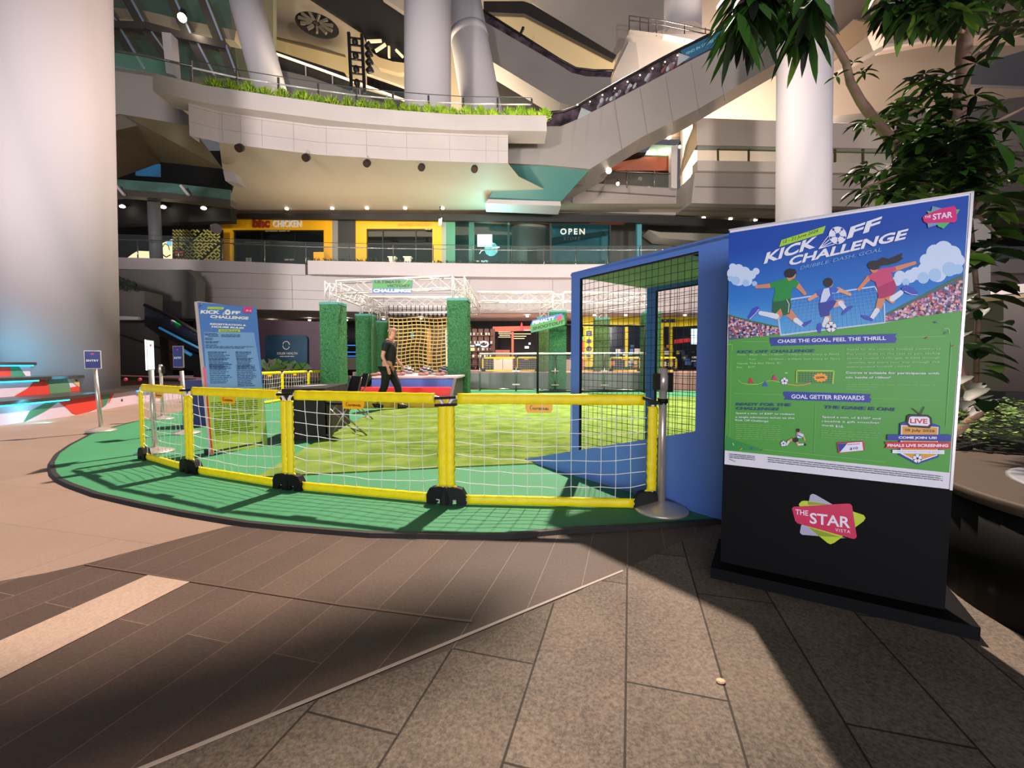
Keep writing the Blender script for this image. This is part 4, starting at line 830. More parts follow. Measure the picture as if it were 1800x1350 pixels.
def sign_head(st, p, rz, w=.20, hh=.28, text='ENTRY', face=SIGNB):
    c, s_ = math.cos(rz), math.sin(rz); R3 = Matrix.Rotation(rz, 3, 'Z')
    def q(x, y, z): return p+R3@V((x, y, z))
    mb = MB(); mb.prism([q(-w/2-.008, 0, 0), q(w/2+.008, 0, 0), q(w/2+.008, 0, hh+.016), q(-w/2-.008, 0, hh+.016)], R3@V((0, .014, 0))); o = mb.build('sign_frame', STN, st)
    mb = MB(); mb.poly([q(-w/2, -.002, .008), q(w/2, -.002, .008), q(w/2, -.002, hh+.008), q(-w/2, -.002, hh+.008)]); f = mb.build('sign_face', face, o) if False else mb.build('sign_face', face, st)
    mb = MB()
    if text:
        vs, fs = text2d(text, .04, 1.1); mb.add([q((u-.5)*w*.8, -.004, hh*.42+v*.03) for u, v in vs], fs, 0)
    mb.add([q(-.03, -.004, hh*.87), q(0, -.004, hh*.82), q(.03, -.004, hh*.87), q(0, -.004, hh*.92)], [[0, 1, 2, 3]], 1); mb.build('sign_print', [mat('print_white', '#d8d8e4', .5), mat('print_pink', '#c02f6a', .5)], st)
p = G(178, 758, MZ); s2 = stanchion(p, 'steel stanchion with blue ENTRY sign beside the painted seats', .93, head=False, tilt=-.05); sign_head(s2, p+V((-.06, -.02, .93)), .25, .19, .25)
p = G(273, 795, MZ); s3 = stanchion(p, 'steel stanchion with glaring edge-on sign behind the leftmost fence panel', .93, head=False, tilt=-.01)
sign_head(s3, p+V((-.01, 0, .93)), 2.0, .22, .32, '', mat('sign_glare', '#cfe6f4', .2, emit=.5))
p = G(286, 737, MZ); stanchion(p, 'far steel stanchion behind the leftmost fence panel', .98)
p = G(327, 762, MZ); s4 = stanchion(p, 'steel stanchion with tilted navy sign left of the registration board', .90, head=False, tilt=-.03); sign_head(s4, p+V((-.06, -.02, .95)), -.35, .20, .29, 'ENTRY')
mb = MB(); c = G(345, 750, MZ); mb.box(c+V((0, .2, .37)), (.48, .35, .74), .2); tag(mb.build('blue_box', mat('box_navy', '#27336e', .6)), 'plain navy blue box standing behind the registration board', 'box')
# ------------------------------------------------------------------ blue penalty booth
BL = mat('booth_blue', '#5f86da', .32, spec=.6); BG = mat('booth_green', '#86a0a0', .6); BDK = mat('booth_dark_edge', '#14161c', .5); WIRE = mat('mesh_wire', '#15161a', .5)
bl = G(918, 808, MZ); br_ = G(1270, 915, MZ); bd = (br_-bl).normalized(); bn = V((bd.y, -bd.x, 0)); 
if bn.y > 0: bn = -bn
booth = thing('penalty_booth', 'blue walled booth with mesh panels and green roof beside the poster', 'booth', (bl+br_)/2)
def plane_pt(px, py, o, n): r = ray(px, py); t = (o-CO).dot(n)/r.dot(n); return CO+r*t
def BP(px, py): return plane_pt(px, py, bl, bn)
fdir = P(1145, 505, 5)-CO; 
# front edge direction (towards the far side) is square to the near wall
fd = -bn; ztop = BP(1003, 480).z
fardist = None
tl = BP(1003, 482); r_ = ray(1144, 506); tt = ((tl+V((0, 0, 0))).z-.02-H)/r_.z; q = CO+r_*tt; fardist = (q-tl).dot(fd)
W = fardist; END = (br_-bl).length+.06
def wall_side(off, th, name, m):
    T = bn*-th
    def b(px, py): return BP(px, py)+fd*off
    z = lambda p, zz: V((p.x, p.y, zz))
    A = b(1003, 700); Bx = b(1018, 700); Cx = b(1223, 700); E = bl+bd*END+fd*off
    o0 = bl+fd*off; zt = ztop; zi = BP(1110, 468.5).z
    sl = lambda p: MZ+((p-o0).dot(bd))*slope
    mb = MB()
    mb.prism([z(A, sl(A)), z(Bx, sl(Bx)), z(Bx, zi), z(A, zt)], T)
    mb.prism([z(A, zt), z(Bx, zi), z(Cx, zi), z(E, zi), z(E, zt)], T)
    mb.prism([z(Cx, sl(Cx)), z(E, sl(E)), z(E, zi), z(Cx, zi)], T)
    mb.prism([z(o0, MZ), z(E, MZ), z(E, sl(E)), z(o0, MZ+.004)], T)
    mb.build(name, m, booth)
    mb = MB()      # dark inner reveal
    mb.prism([z(Bx, sl(Bx)), z(Bx, zi), z(Bx+bd*.004, zi), z(Bx+bd*.004, sl(Bx))], T*1.6)
    mb.prism([z(Bx, zi-.012), z(Cx, zi-.012), z(Cx, zi), z(Bx, zi)], T*1.2)
    mb.build('reveal', BDK, booth)
    mb = MB(); L = (Cx-Bx).dot(bd); n = round(L/.052)
    for i in range(1, n): p = Bx+bd*L*i/n+T*.5; mb.beam(z(p, sl(p)), z(p, zi), .0032, .0032)
    z0 = sl(Bx); k = 0; zz = zi-.055
    while zz > z0:
        s0 = max(0, 0); pe = Cx if sl(Cx) <= zz else Bx+bd*((zz-MZ)/slope-((Bx-o0).dot(bd)))
        mb.beam(z(Bx, zz)+T*.5, z(pe, zz)+T*.5, .0032, .0032); zz -= .055
    mb.build('wire_mesh', WIRE, booth)
pc = BP(1225, 758); slope = (pc.z-MZ)/((pc-bl).dot(bd))
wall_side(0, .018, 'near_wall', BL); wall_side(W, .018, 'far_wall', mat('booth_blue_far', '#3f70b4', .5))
mb = MB(); z = ztop-.03; a = V((BP(1003, 480).x, BP(1003, 480).y, z)); e = bl+bd*END; e = V((e.x, e.y, z))
mb.prism([a, e, e+fd*W, a+fd*W], (0, 0, .02)); mb.build('roof_panel', BG, booth)
mb = MB(); q = BP(1040, 700)+fd*W*.93; 
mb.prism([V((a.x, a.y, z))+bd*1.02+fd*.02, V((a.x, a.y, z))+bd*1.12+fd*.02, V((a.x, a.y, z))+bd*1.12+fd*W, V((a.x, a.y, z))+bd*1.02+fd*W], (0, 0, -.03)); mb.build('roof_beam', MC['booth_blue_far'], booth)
mb = MB(); e0 = bl+bd*END; mb.prism([V((e0.x, e0.y, MZ)), V((e0.x, e0.y, MZ))+fd*W, V((e0.x, e0.y, z))+fd*W, V((e0.x, e0.y, z))], bd*.02); mb.build('back_panel', BG, booth)
# ------------------------------------------------------------------ poster stand
L0 = G(1267, 980, .075); R0 = G(1660, 1063, .075); pd = (R0-L0).normalized(); pn = V((pd.y, -pd.x, 0))
if pn.y > 0: pn = -pn
stand = thing('poster_stand', 'tall black poster stand with the football event poster', 'poster stand', ((L0+R0)/2)*1.0-V((0, 0, .075)))
def PP(px, py): return plane_pt(px, py, L0, pn)
zt = PP(1283, 404).z; wR = (PP(1708, 338)-L0).dot(pd); wL = (PP(1280, 600)-L0).dot(pd); 
ll = L0+pd*wL; rr = L0+pd*wR; PBK = mat('stand_black', '#0d0d0f', .6, spec=.08, noise=.05, scale=3)
BC = [PP(1266.5, 981), PP(1661, 1064), PP(1709, 337.5), PP(1282, 404.5)]; BC[0].z = BC[1].z = .055
mb = MB(); mb.prism(BC, -pn*.03); mb.build('board', PBK, stand)
mb = MB(); z0 = PP(1275, 817).z
mb.prism([PP(1668.5, 861)+pn*.006, PP(1673.5, 861.5)+pn*.006, PP(1711.5, 337)+pn*.006, PP(1706, 338)+pn*.006], -pn*.04)
mb.prism([PP(1281, 406)+pn*.006, PP(1711, 339)+pn*.006, PP(1711.5, 336.5)+pn*.006, PP(1281, 403.5)+pn*.006], -pn*.04)
mb.build('clip_frame', mat('clip_frame', '#c4c4c8', .3, .3), stand)
mb = MB(); c0 = ll-pd*.045; c1 = rr+pd*.055
def bz(p, k, zz): return V((p.x, p.y, zz))+pn*k
for pts in ([bz(c0, .09, 0), bz(c1, .09, 0), bz(c1, -.30, 0), bz(c0, -.30, 0)],):
    mb.prism([p for p in pts], (0, 0, .055))
mb.build('plinth', PBK, stand)
PM = dict(white=('#b9bbd0',), skyT='#1f4fa8', green='#4a9a3c', green2='#2e8a44', navy='#24389a', text='#dfe4f2', cyan='#6fa8dc', lime='#9fcf3c', limed='#4f7a1c', black='#15161c', hair='#10121c', skin='#c98566', skin2='#d99a7a', boyg='#128a3a', boyd='#0f5a30', sock='#d6dcec', shoe='#2c48b8', blue2='#2c58c0', whitej='#c8d4ee', pink='#d02f86', pinkd='#a81f5f', cloud='#9fc4ec', cloud2='#c3d6f2', goalw='#b8ccec', crowdbg='#4a5a6a', hedge='#2f6a34', c1='#c87aa8', c2='#e0a08a', c3='#5560a0', c4='#c8c8dc', c5='#7a3a6a', c6='#b04050', logop='#c81f78', logog='#4ab070', logoy='#6f94b8', red='#c8203c', orange='#f0a030', yellow='#e8c83c', amber='#d89a3c', ltxt='#a8d898', dkb='#1a4a6a', line='#7ab868', netl='#7aa8dc')
mats = {}
for k, v in PM.items(): mats[k] = mat('print_'+k, v if isinstance(v, str) else v[0], .4, spec=.25)
# printed sky fades from deep to light blue down the sheet
m = bpy.data.materials.new('print_sky'); m.use_nodes = True; nt = m.node_tree; tc = nt.nodes.new('ShaderNodeTexCoord'); sx = nt.nodes.new('ShaderNodeSeparateXYZ'); mr = nt.nodes.new('ShaderNodeMapRange'); rp_ = nt.nodes.new('ShaderNodeValToRGB')
mr.inputs['From Min'].default_value = PP(1290, 600).z; mr.inputs['From Max'].default_value = zt-.1
nt.links.new(tc.outputs['Object'], sx.inputs[0]); nt.links.new(sx.outputs['Z'], mr.inputs['Value']); nt.links.new(mr.outputs[0], rp_.inputs[0]); nt.links.new(rp_.outputs[0], nt.nodes['Principled BSDF'].inputs['Base Color'])
rp_.color_ramp.elements[0].color = (*lin('#5aaee0'), 1); rp_.color_ramp.elements[1].color = (*lin('#1a48a8'), 1); e_ = rp_.color_ramp.elements.new(.45); e_.color = (*lin('#2a78cc'), 1)
nt.nodes['Principled BSDF'].inputs['Roughness'].default_value = .45; nt.nodes['Principled BSDF'].inputs['Specular IOR Level'].default_value = .2; mats['sky'] = m
def a1(*p): return [(1260+x/3.913, 330+y/3.913) for x, y in p]
def a2(*p): return [(1240+x/3.75, 560+y/3.75) for x, y in p]
def o1(x, y): return (1260+x/3.913, 330+y/3.913)
def o2(x, y): return (1240+x/3.75, 560+y/3.75)
S = Sheet(L0+pn*.002, pn, mats)
S.poly([(1283, 405.5), (1707, 339), (1670, 860), (1273.5, 816)], 'white')
S.poly(a1((82, 312), (1735, 52), (1692, 700), (1682, 860), (78, 1052)), 'sky')
def cloud(pts, m): 
    for x, y, r in pts: S.disc(o1(x, y), r/3.913, m, 16, up=False)
S.k += 1; cloud([(110, 590, 40), (150, 560, 35), (190, 585, 42), (240, 600, 30), (150, 630, 45), (210, 640, 35), (270, 575, 24), (110, 545, 25)], 'cloud2'); S.k += 1; cloud([(130, 640, 30), (200, 655, 24), (95, 625, 20), (260, 660, 18)], 'cloud')
S.k += 1; cloud([(1500, 450, 60), (1560, 430, 65), (1620, 460, 62), (1660, 500, 45), (1440, 500, 45), (1540, 520, 80), (1440, 570, 60), (1620, 540, 60), (1330, 610, 45), (1260, 610, 40), (1370, 590, 45), (1520, 590, 60), (1240, 640, 35)], 'cloud2')
S.k += 1; cloud([(1600, 560, 50), (1500, 600, 45), (1420, 620, 40), (1660, 560, 34), (1300, 650, 26)], 'cloud')
S.poly(a1((79, 870), (150, 895), (250, 925), (430, 962), (438, 1012), (78, 1048)), 'crowdbg'); S.poly(a1((1155, 900), (1170, 870), (1400, 745), (1600, 640), (1694, 600), (1682, 860), (1150, 925)), 'crowdbg')
S.k += 1; R = random.Random(8); cs = ['c1', 'c2', 'c3', 'c4', 'c5', 'c6', 'c4', 'c1', 'hair']
for i in range(430):
    x = R.uniform(84, 432); y0 = 880+(x-80)*.26; y1 = 1040-(x-80)*.1; y = y0+(y1-y0)*R.random(); S.disc(o1(x, y), R.uniform(1.2, 2.6), R.choice(cs), 6, up=False)
for i in range(760):
    x = R.uniform(1165, 1688); y0 = 880-(x-1160)*.50; y1 = 908-(x-1160)*.12; y = y0+12+(y1-y0-12)*R.random(); S.disc(o1(x, y), R.uniform(1.3, 3.2), R.choice(cs), 6, up=False)
S.line(a1((80, 878), (250, 922), (430, 960)), 2.4, 'hedge'); S.line(a1((1150, 878), (1400, 748), (1600, 645), (1692, 602)), 2.6, 'hedge')
S.poly(a1((78, 1050), (430, 1008), (438, 1020), (1150, 930), (1400, 885), (1683, 848))+a2((1605, 1015), (125, 868)), 'green')
S.line(a1((440, 1016), (425, 905), (510, 768), (1085, 680), (1150, 800), (1155, 928)), 2.6, 'goalw')
S.line(a1((440, 1016), (1155, 928)), 2, 'goalw')
S.k += 1
for i in range(1, 22): S.line(a1((440+i*33, 1012-i*4), (510+i*27, 768-i*4.1)), .5, 'netl', False)
for i in range(1, 10): S.line(a1((440+i*4, 1010-i*24), (1150-i*2, 925-i*24)), .5, 'netl', False)
# three young players, seen from behind
L1 = lambda p, q, w0, w1, m: S.limb(o1(*p), o1(*q), w0/3.913, w1/3.913, m)
L1((400, 672), (275, 682), 17, 11, 'skin'); L1((545, 660), (605, 728), 20, 12, 'skin')
L1((455, 835), (410, 890), 30, 20, 'skin'); L1((410, 885), (300, 862), 19, 14, 'sock'); S.poly(a1((245, 830), (278, 815), (297, 832), (262, 880), (222, 912), (212, 890)), 'shoe'); S.line(a1((225, 905), (262, 870), (290, 835)), 1, 'sock')
L1((495, 860), (540, 905), 28, 20, 'skin'); L1((545, 912), (590, 945), 18, 13, 'sock'); S.poly(a1((580, 950), (600, 925), (655, 908), (648, 925), (600, 958)), 'shoe')
S.poly(a1((385, 765), (505, 755), (512, 810), (500, 868), (455, 880), (440, 830), (402, 868), (380, 850)), 'boyd'); S.line(a1((480, 768), (497, 800), (492, 860)), 1, 'text')
S.poly(a1((365, 655), (420, 640), (480, 620), (530, 625), (565, 655), (545, 690), (518, 690), (512, 760), (450, 778), (385, 785), (400, 720), (398, 690), (370, 692)), 'boyg')
L1((495, 605), (500, 625), 14, 16, 'skin'); S.disc(o1(515, 602), 7, 'skin', 14); S.disc(o1(500, 590), 9.5, 'hair', 12, 8); S.poly(a1((468, 590), (475, 565), (500, 556), (540, 562), (548, 585), (535, 600), (505, 600), (490, 618), (472, 612)), 'hair')
L1((690, 735), (635, 770), 15, 10, 'skin2'); L1((835, 700), (915, 735), 15, 10, 'skin2')
L1((800, 800), (860, 790), 26, 18, 'skin2'); L1((850, 795), (880, 832), 17, 14, 'sock'); S.poly(a1((855, 870), (880, 830), (930, 808), (937, 822), (905, 845), (868, 875)), 'shoe')
L1((750, 860), (768, 910), 26, 18, 'skin2'); L1((755, 905), (738, 945), 18, 16, 'sock'); S.poly(a1((692, 935), (715, 928), (722, 960), (712, 1002), (695, 1000), (686, 970)), 'shoe')
S.poly(a1((700, 790), (800, 770), (825, 780), (795, 830), (775, 850), (775, 880), (715, 890), (705, 840)), 'navy')
S.poly(a1((680, 715), (730, 695), (770, 685), (840, 695), (820, 725), (792, 722), (795, 775), (705, 795), (715, 745), (690, 745)), 'blue2'); S.poly(a1((735, 697), (770, 688), (780, 740), (750, 785), (710, 792), (720, 740)), 'whitej')
S.disc(o1(775, 662), 6, 'skin2', 12); S.disc(o1(765, 652), 8.4, 'hair', 14)
L1((1045, 620), (975, 700), 17, 11, 'skin'); L1((1210, 565), (1360, 518), 18, 11, 'skin')
L1((1170, 740), (1205, 780), 28, 18, 'skin'); L1((1205, 765), (1265, 722), 20, 17, 'sock'); S.poly(a1((1265, 690), (1300, 668), (1350, 690), (1385, 725), (1372, 745), (1320, 735), (1272, 712)), 'shoe'); S.line(a1((1290, 712), (1340, 738), (1378, 738)), 1, 'sock')
L1((1130, 770), (1105, 840), 26, 18, 'skin'); L1((1100, 845), (1062, 900), 18, 14, 'sock'); S.poly(a1((992, 875), (1035, 880), (1075, 905), (1070, 920), (1035, 910), (995, 892)), 'shoe')
S.poly(a1((1100, 670), (1215, 630), (1238, 690), (1215, 735), (1150, 760), (1110, 765)), 'pinkd'); S.poly(a1((1040, 610), (1080, 575), (1140, 555), (1225, 545), (1232, 570), (1195, 585), (1215, 640), (1150, 665), (1100, 690), (1090, 650), (1055, 635)), 'pink')
S.disc(o1(1080, 560), 7, 'skin', 12); S.disc(o1(1080, 535), 11.5, 'hair', 16, 8.5); S.poly(a1((1085, 510), (1140, 480), (1180, 490), (1230, 470), (1275, 450), (1268, 480), (1280, 490), (1240, 515), (1180, 530), (1110, 540)), 'hair')
def football(c, r, m1='text', m2='black', k=14):
    S.disc(c, r, m1, 22); S.disc(c, r*.30, m2, 5)
    for i in range(5):
        a = i*1.2566+.3; S.k += 0; S.disc((c[0]+r*.80*math.cos(a), c[1]+r*.80*math.sin(a)), r*.16, m2, 5, up=False); S.line([(c[0]+r*.3*math.cos(a), c[1]+r*.3*math.sin(a)), (c[0]+r*.7*math.cos(a), c[1]+r*.7*math.sin(a))], r*.07, m2, False)
    S.line([(c[0]+r*math.cos(i*.3), c[1]+r*math.sin(i*.3)) for i in range(22)], r*.07, m2, False)
football(o1(785, 958), 9.5)
# title
def T(t, a, b, h, m, sh=.28, bold=.03, f=o1, k=3.913, space=1.0): S.text(t, f(*a), f(*b), h/k, m, sh, bold, space)
S.poly(a1((428, 410), (445, 362), (748, 265), (730, 316)), 'lime'); T('12 - 21 June 2026', (452, 393), (700, 312), 26, 'black', .2, .01)
T('KICK', (322, 528), (702, 405), 72, 'text', .30, .035); T('FF', (892, 356), (1136, 276), 74, 'text', .3, .035); T('CHALLENGE', (488, 542), (1318, 350), 60, 'text', .3, .035)
S.poly(a1((697, 425), (770, 345), (800, 390)), 'skyT')
for a in ((770, 330), (782, 352), (798, 372), (815, 388)): S.line(a1((700, 422), a), 1.2, 'text')
football(o1(830, 330), 16, 'text', 'skyT')
T('DRIBBLE. DASH. GOAL', (568, 566), (1140, 436), 22, 'cyan', .35, .005)
def starlogo(pk, f, k, q1, q2, q3, the, st, h):
    S.poly([f(*p) for p in q3], 'logoy'); S.poly([f(*p) for p in q2], 'logog'); S.poly([f(*p) for p in q1], pk)
    S.text('THE', f(*the[0]), f(*the[1]), h*.42/k, 'text', 0, .01); S.text('STAR', f(*st[0]), f(*st[1]), h/k, 'text', 0, .02)
starlogo('logop', o1, 3.913, [(1412, 208), (1432, 190), (1530, 150), (1628, 128), (1642, 145), (1648, 222), (1632, 242), (1440, 248), (1420, 235)], [(1440, 165), (1668, 152), (1640, 200), (1555, 285), (1520, 270)], [(1480, 130), (1560, 150), (1600, 230), (1450, 278), (1445, 250)], ((1425, 215), (1468, 208)), ((1482, 225), (1616, 207)), 40)
# lower half
S.line(a2((235, 152), (430, 152)), .8, 'line'); S.line(a2((1255, 125), (1575, 118)), .8, 'line'); S.line(a2((170, 185), (158, 800)), .9, 'line'); S.line(a2((1618, 150), (1582, 710)), .9, 'line'); S.line(a2((195, 842), (380, 860), (1190, 944)), .9, 'line'); S.line(a2((195, 492), (515, 502)), .6, 'line'); S.line(a2((1095, 524), (1540, 540)), .6, 'line'); S.line(a2((725, 560), (714, 875)), .7, 'line'); S.line(a2((150, 172), (178, 172), (178, 215)), .8, 'lime'); S.line(a2((1565, 66), (1600, 70), (1605, 100)), .9, 'ltxt')
S.poly(a2((140, 770), (190, 800), (330, 845), (380, 868), (128, 866)), 'green2')
S.poly(a2((425, 125), (1258, 100), (1245, 118), (1258, 128), (1250, 160), (428, 181), (437, 168), (425, 158)), 'navy'); T('CHASE THE GOAL, FEEL THE THRILL', (476, 166), (1188, 146), 27, 'text', 0, .02, o2, 3.75)
S.poly(a2((515, 480), (1090, 497), (1078, 518), (1090, 530), (1085, 553), (517, 534), (528, 518), (513, 505)), 'navy'); T('GOAL GETTER REWARDS', (566, 526), (1045, 537), 27, 'text', 0, .02, o2, 3.75)
T('KICK OFF CHALLENGE', (209, 229), (720, 222), 19, 'dkb', .2, .04, o2, 3.75, 1.1)
for y, t, a, b in ((247, 'Time:   Mon - Sat: 11.00am - 9.00pm (last entry at 8pm)', 208, 878), (277, 'Sun:          10.00am - 8.00pm (last entry at 7pm)', 288, 884), (304, 'Venue: The Star Plaza, B1', 207, 495), (329, 'Fee:     $15*', 207, 330)): T(t, (a, y), (b, y-4), 14, 'ltxt', 0, .005, o2, 3.75)
for y, t, b in ((213, 'Ready for the ultimate football adventure?', 1545), (243, 'Put your skills to the test as you tackle', 1540), (271, 'exciting football challenges, dribble through', 1540), (299, 'obstacles, and score your way through this', 1538), (327, 'action-packed football course!', 1345)): T(t, (930, y), (b, y-4), 15, 'ltxt', 0, .0, o2, 3.75)
T('Course is suitable for participants with', (922, 366), (1535, 372), 17, 'text', 0, .02, o2, 3.75); T('min. height of 100cm*', (920, 397), (1220, 399), 17, 'text', 0, .02, o2, 3.75)
S.k += 1
for y, b in ((435, 1520), (448, 1130), (465, 1085)): S.greek(o2(922, y), o2(b, y+4), .9, 'line', 9, False)
S.line(a2((215, 405), (240, 425), (290, 434), (350, 432), (390, 415), (440, 408), (495, 420)), 1.1, 'lime'); S.line(a2((540, 432), (600, 440), (650, 436), (690, 424)), 1.6, 'amber'); S.poly(a2((685, 414), (697, 422), (686, 434)), 'amber')
for x, y, m_ in ((300, 420, 'red'), (395, 442, 'blue2'), (456, 402, 'logop')): S.poly(a2((x-15, y), (x-7, y-30), (x+3, y-30), (x+14, y)), m_); S.poly(a2((x-18, y), (x+18, y), (x+18, y+4), (x-18, y+4)), m_)
football(o2(521, 412), 6.5)
S.poly(a2((610, 350), (835, 352), (840, 425), (605, 420)), 'hedge'); S.k += 1
for i in range(12): S.line(a2((612+i*19, 350), (610+i*19, 420)), .4, 'line', False)
for i in range(6): S.line(a2((610, 356+i*12), (838, 358+i*12)), .4, 'line', False)
S.line(a2((600, 422), (602, 343), (845, 345), (838, 430)), 2.6, 'lime')
S.poly([(o2(757, 388)[0]+(13.5 if i % 2 else 10.5)*math.cos(i*math.pi/11)*1.0, o2(757, 388)[1]+(8.5 if i % 2 else 6.4)*math.sin(i*math.pi/11)) for i in range(22)], 'orange'); T('GOAL', (727, 397), (787, 393), 15, 'black', 0, .05, o2, 3.75)
T('READY FOR THE', (200, 572), (565, 578), 19, 'dkb', .2, .04, o2, 3.75); T('CHALLENGE?', (200, 600), (488, 606), 19, 'dkb', .2, .04, o2, 3.75); T('THE GAME IS ON!', (778, 592), (1248, 610), 22, 'dkb', .2, .04, o2, 3.75)
for y, t, a, b in ((636, 'Spend a min. of $30* to redeem', 200, 586), (662, 'a single admission ticket to the', 198, 586), (682, 'Kick Off Challenge', 198, 415)): T(t, (a, y-6), (b, y+2), 15, 'text', 0, .01, o2, 3.75)
for y, t, a, b in ((655, 'Spend a min. of $100* and', 768, 1150), (683, 'receive a gift voucher', 766, 1148), (708, 'worth $10.', 764, 910)): T(t, (a, y), (b, y+12), 16, 'text', 0, .01, o2, 3.75)
S.k += 1
for i in range(8): S.greek(o2(198, 696+i*13), o2(498, 706+i*13), .9, 'line', 8, False)
for i in range(4): S.greek(o2(762, 735+i*15), o2(1150-(i == 3)*80, 755+i*15), .9, 'line', 9, False)
L2 = lambda p, q, w0, w1, m: S.limb(o2(*p), o2(*q), w0/3.75, w1/3.75, m)
football(o2(514, 822), 5); L2((580, 790), (545, 808), 9, 7, 'skin2'); L2((548, 810), (535, 830), 7, 5, 'sock'); L2((600, 800), (610, 830), 9, 6, 'skin2'); L2((615, 828), (645, 826), 6, 5, 'sock'); S.disc(o2(655, 828), 2.4, 'black', 8); L2((640, 762), (655, 800), 6, 4, 'skin2'); S.poly(a2((572, 785), (612, 780), (612, 808), (590, 815), (572, 802)), 'black'); S.poly(a2((600, 758), (630, 752), (648, 768), (630, 785), (605, 785)), 'whitej'); L2((605, 765), (632, 778), 3, 3, 'navy'); S.disc(o2(612, 742), 3.6, 'skin2', 10); S.disc(o2(610, 735), 3.4, 'hair', 10)
S.poly(a2((865, 815), (1040, 805), (1048, 865), (875, 885)), 'red'); S.poly(a2((870, 822), (1030, 810), (1037, 865), (882, 880)), 'text'); S.poly(a2((870, 822), (935, 818), (882, 880)), 'navy'); T('$10', (948, 866), (1002, 860), 19, 'navy', 0, .03, o2, 3.75); S.greek(o2(935, 832), o2(1015, 826), 2, 'c1', 4)
# live screening badge
S.poly(a2((1278, 690), (1310, 680), (1500, 690), (1540, 705), (1530, 910), (1390, 958), (1270, 895)), 'navy'); S.poly(a2((1285, 700), (1530, 712), (1522, 900), (1390, 945), (1282, 888)), 'text'); S.poly(a2((1292, 706), (1524, 716), (1516, 895), (1390, 936), (1290, 882)), 'amber')
S.line(a2((1360, 590), (1415, 635)), 1.6, 'black'); S.line(a2((1438, 580), (1412, 630)), 1.8, 'black')
S.poly(a2((1325, 640), (1345, 628), (1460, 632), (1485, 650), (1490, 700), (1470, 722), (1335, 712), (1316, 690)), 'black'); S.poly(a2((1340, 650), (1352, 643), (1455, 645), (1470, 655), (1474, 692), (1460, 706), (1345, 700), (1332, 686)), 'text')
T('LIVE', (1343, 688), (1458, 692), 32, 'red', 0, .03, o2, 3.75); T('28 July 2026', (1306, 745), (1506, 752), 22, 'black', 0, .02, o2, 3.75)
S.poly(a2((1195, 762), (1612, 762), (1610, 806), (1193, 800)), 'navy'); T('COME JOIN US!', (1268, 793), (1518, 796), 20, 'text', 0, .04, o2, 3.75)
S.poly(a2((1178, 810), (1608, 812), (1606, 856), (1180, 852), (1190, 832)), 'red'); T('FINALS LIVE SCREENING', (1196, 842), (1594, 844), 19, 'text', 0, .04, o2, 3.75)
S.poly(a2((1228, 862), (1568, 864), (1568, 890), (1228, 884)), 'text'); T('More details coming soon', (1262, 880), (1538, 882), 12, 'cyan', 0, .0, o2, 3.75); football(o2(1392, 918), 8)
S.k += 1
for x, y, a, m_ in ((1455, 127, .6, 'red'), (1627, 180, .6, 'red'), (1512, 25, -.7, 'navy'), (1578, 95, 1.5, 'navy'), (185, 826, -1.2, 'ltxt'), (305, 852, -.9, 'blue2'), (236, 858, .5, 'amber'), (368, 862, .2, 'hedge'), (532, 358, 0, 'ltxt')): S.line([o2(x-9*math.cos(a), y+9*math.sin(a)), o2(x+9*math.cos(a), y-9*math.sin(a))], 1.6, m_, False)
S.k += 1
for i in range(4): S.greek(o2(160, 893+i*11), o2(330 if i != 3 else 200, 909+i*11), 1.1, 'crowdbg', 7, False)
for i in range(3): S.greek(o2(412, 916+i*13), o2(1560, 1040+i*13), 1.1, 'crowdbg', 30, False)
S.build('poster_print', stand)
# emblem on the black base
def a3(*p): return [(1200+x/3, 750+y/3) for x, y in p]
S = Sheet(L0+pn*.001, pn, {'grey': mat('emblem_grey', '#a8a6c0', .4), 'lime': mat('emblem_lime', '#b4cc18', .4), 'olive': mat('emblem_olive', '#86961c', .4), 'red': mat('emblem_red', '#c4104e', .4), 'w': mat('emblem_white', '#e0dced', .4)})
S.poly(a3((672, 362), (684, 354), (700, 358), (800, 416), (700, 430), (660, 420)), 'grey'); S.poly(a3((625, 520), (640, 510), (800, 590), (860, 588), (630, 570), (618, 558)), 'grey')
S.poly(a3((628, 392), (645, 390), (790, 412), (955, 466), (964, 482), (955, 498), (800, 612), (780, 620), (765, 614), (660, 528), (612, 408)), 'lime'); S.poly(a3((660, 395), (790, 412), (660, 412)), 'olive'); S.poly(a3((665, 530), (832, 583), (718, 577)), 'olive')
S.poly(a3((576, 432), (585, 422), (868, 405), (886, 408), (894, 420), (918, 580), (908, 592), (892, 590), (606, 510), (594, 498)), 'red')
S.text('THE', (1200+595/3, 750+462/3), (1200+662/3, 750+470/3), 9, 'w', 0, .01); S.text('STAR', (1200+670/3, 750+510/3), (1200+884/3, 750+536/3), 19, 'w', 0, .02); S.text('VISTA', (1200+805/3, 750+552/3), (1200+884/3, 750+563/3), 5.5, 'w', 0, .0, 1.2)
S.build('emblem', stand)
# ------------------------------------------------------------------ registration A-frame board
RA = G(374, 800, .03); RB_ = G(464, 782, .03); rd = (RB_-RA); rd.z = 0; rw = rd.length; rd.normalize(); rn = V((rd.y, -rd.x, 0))
if rn.y > 0: rn = -rn
r_ = ray(345, 531); 
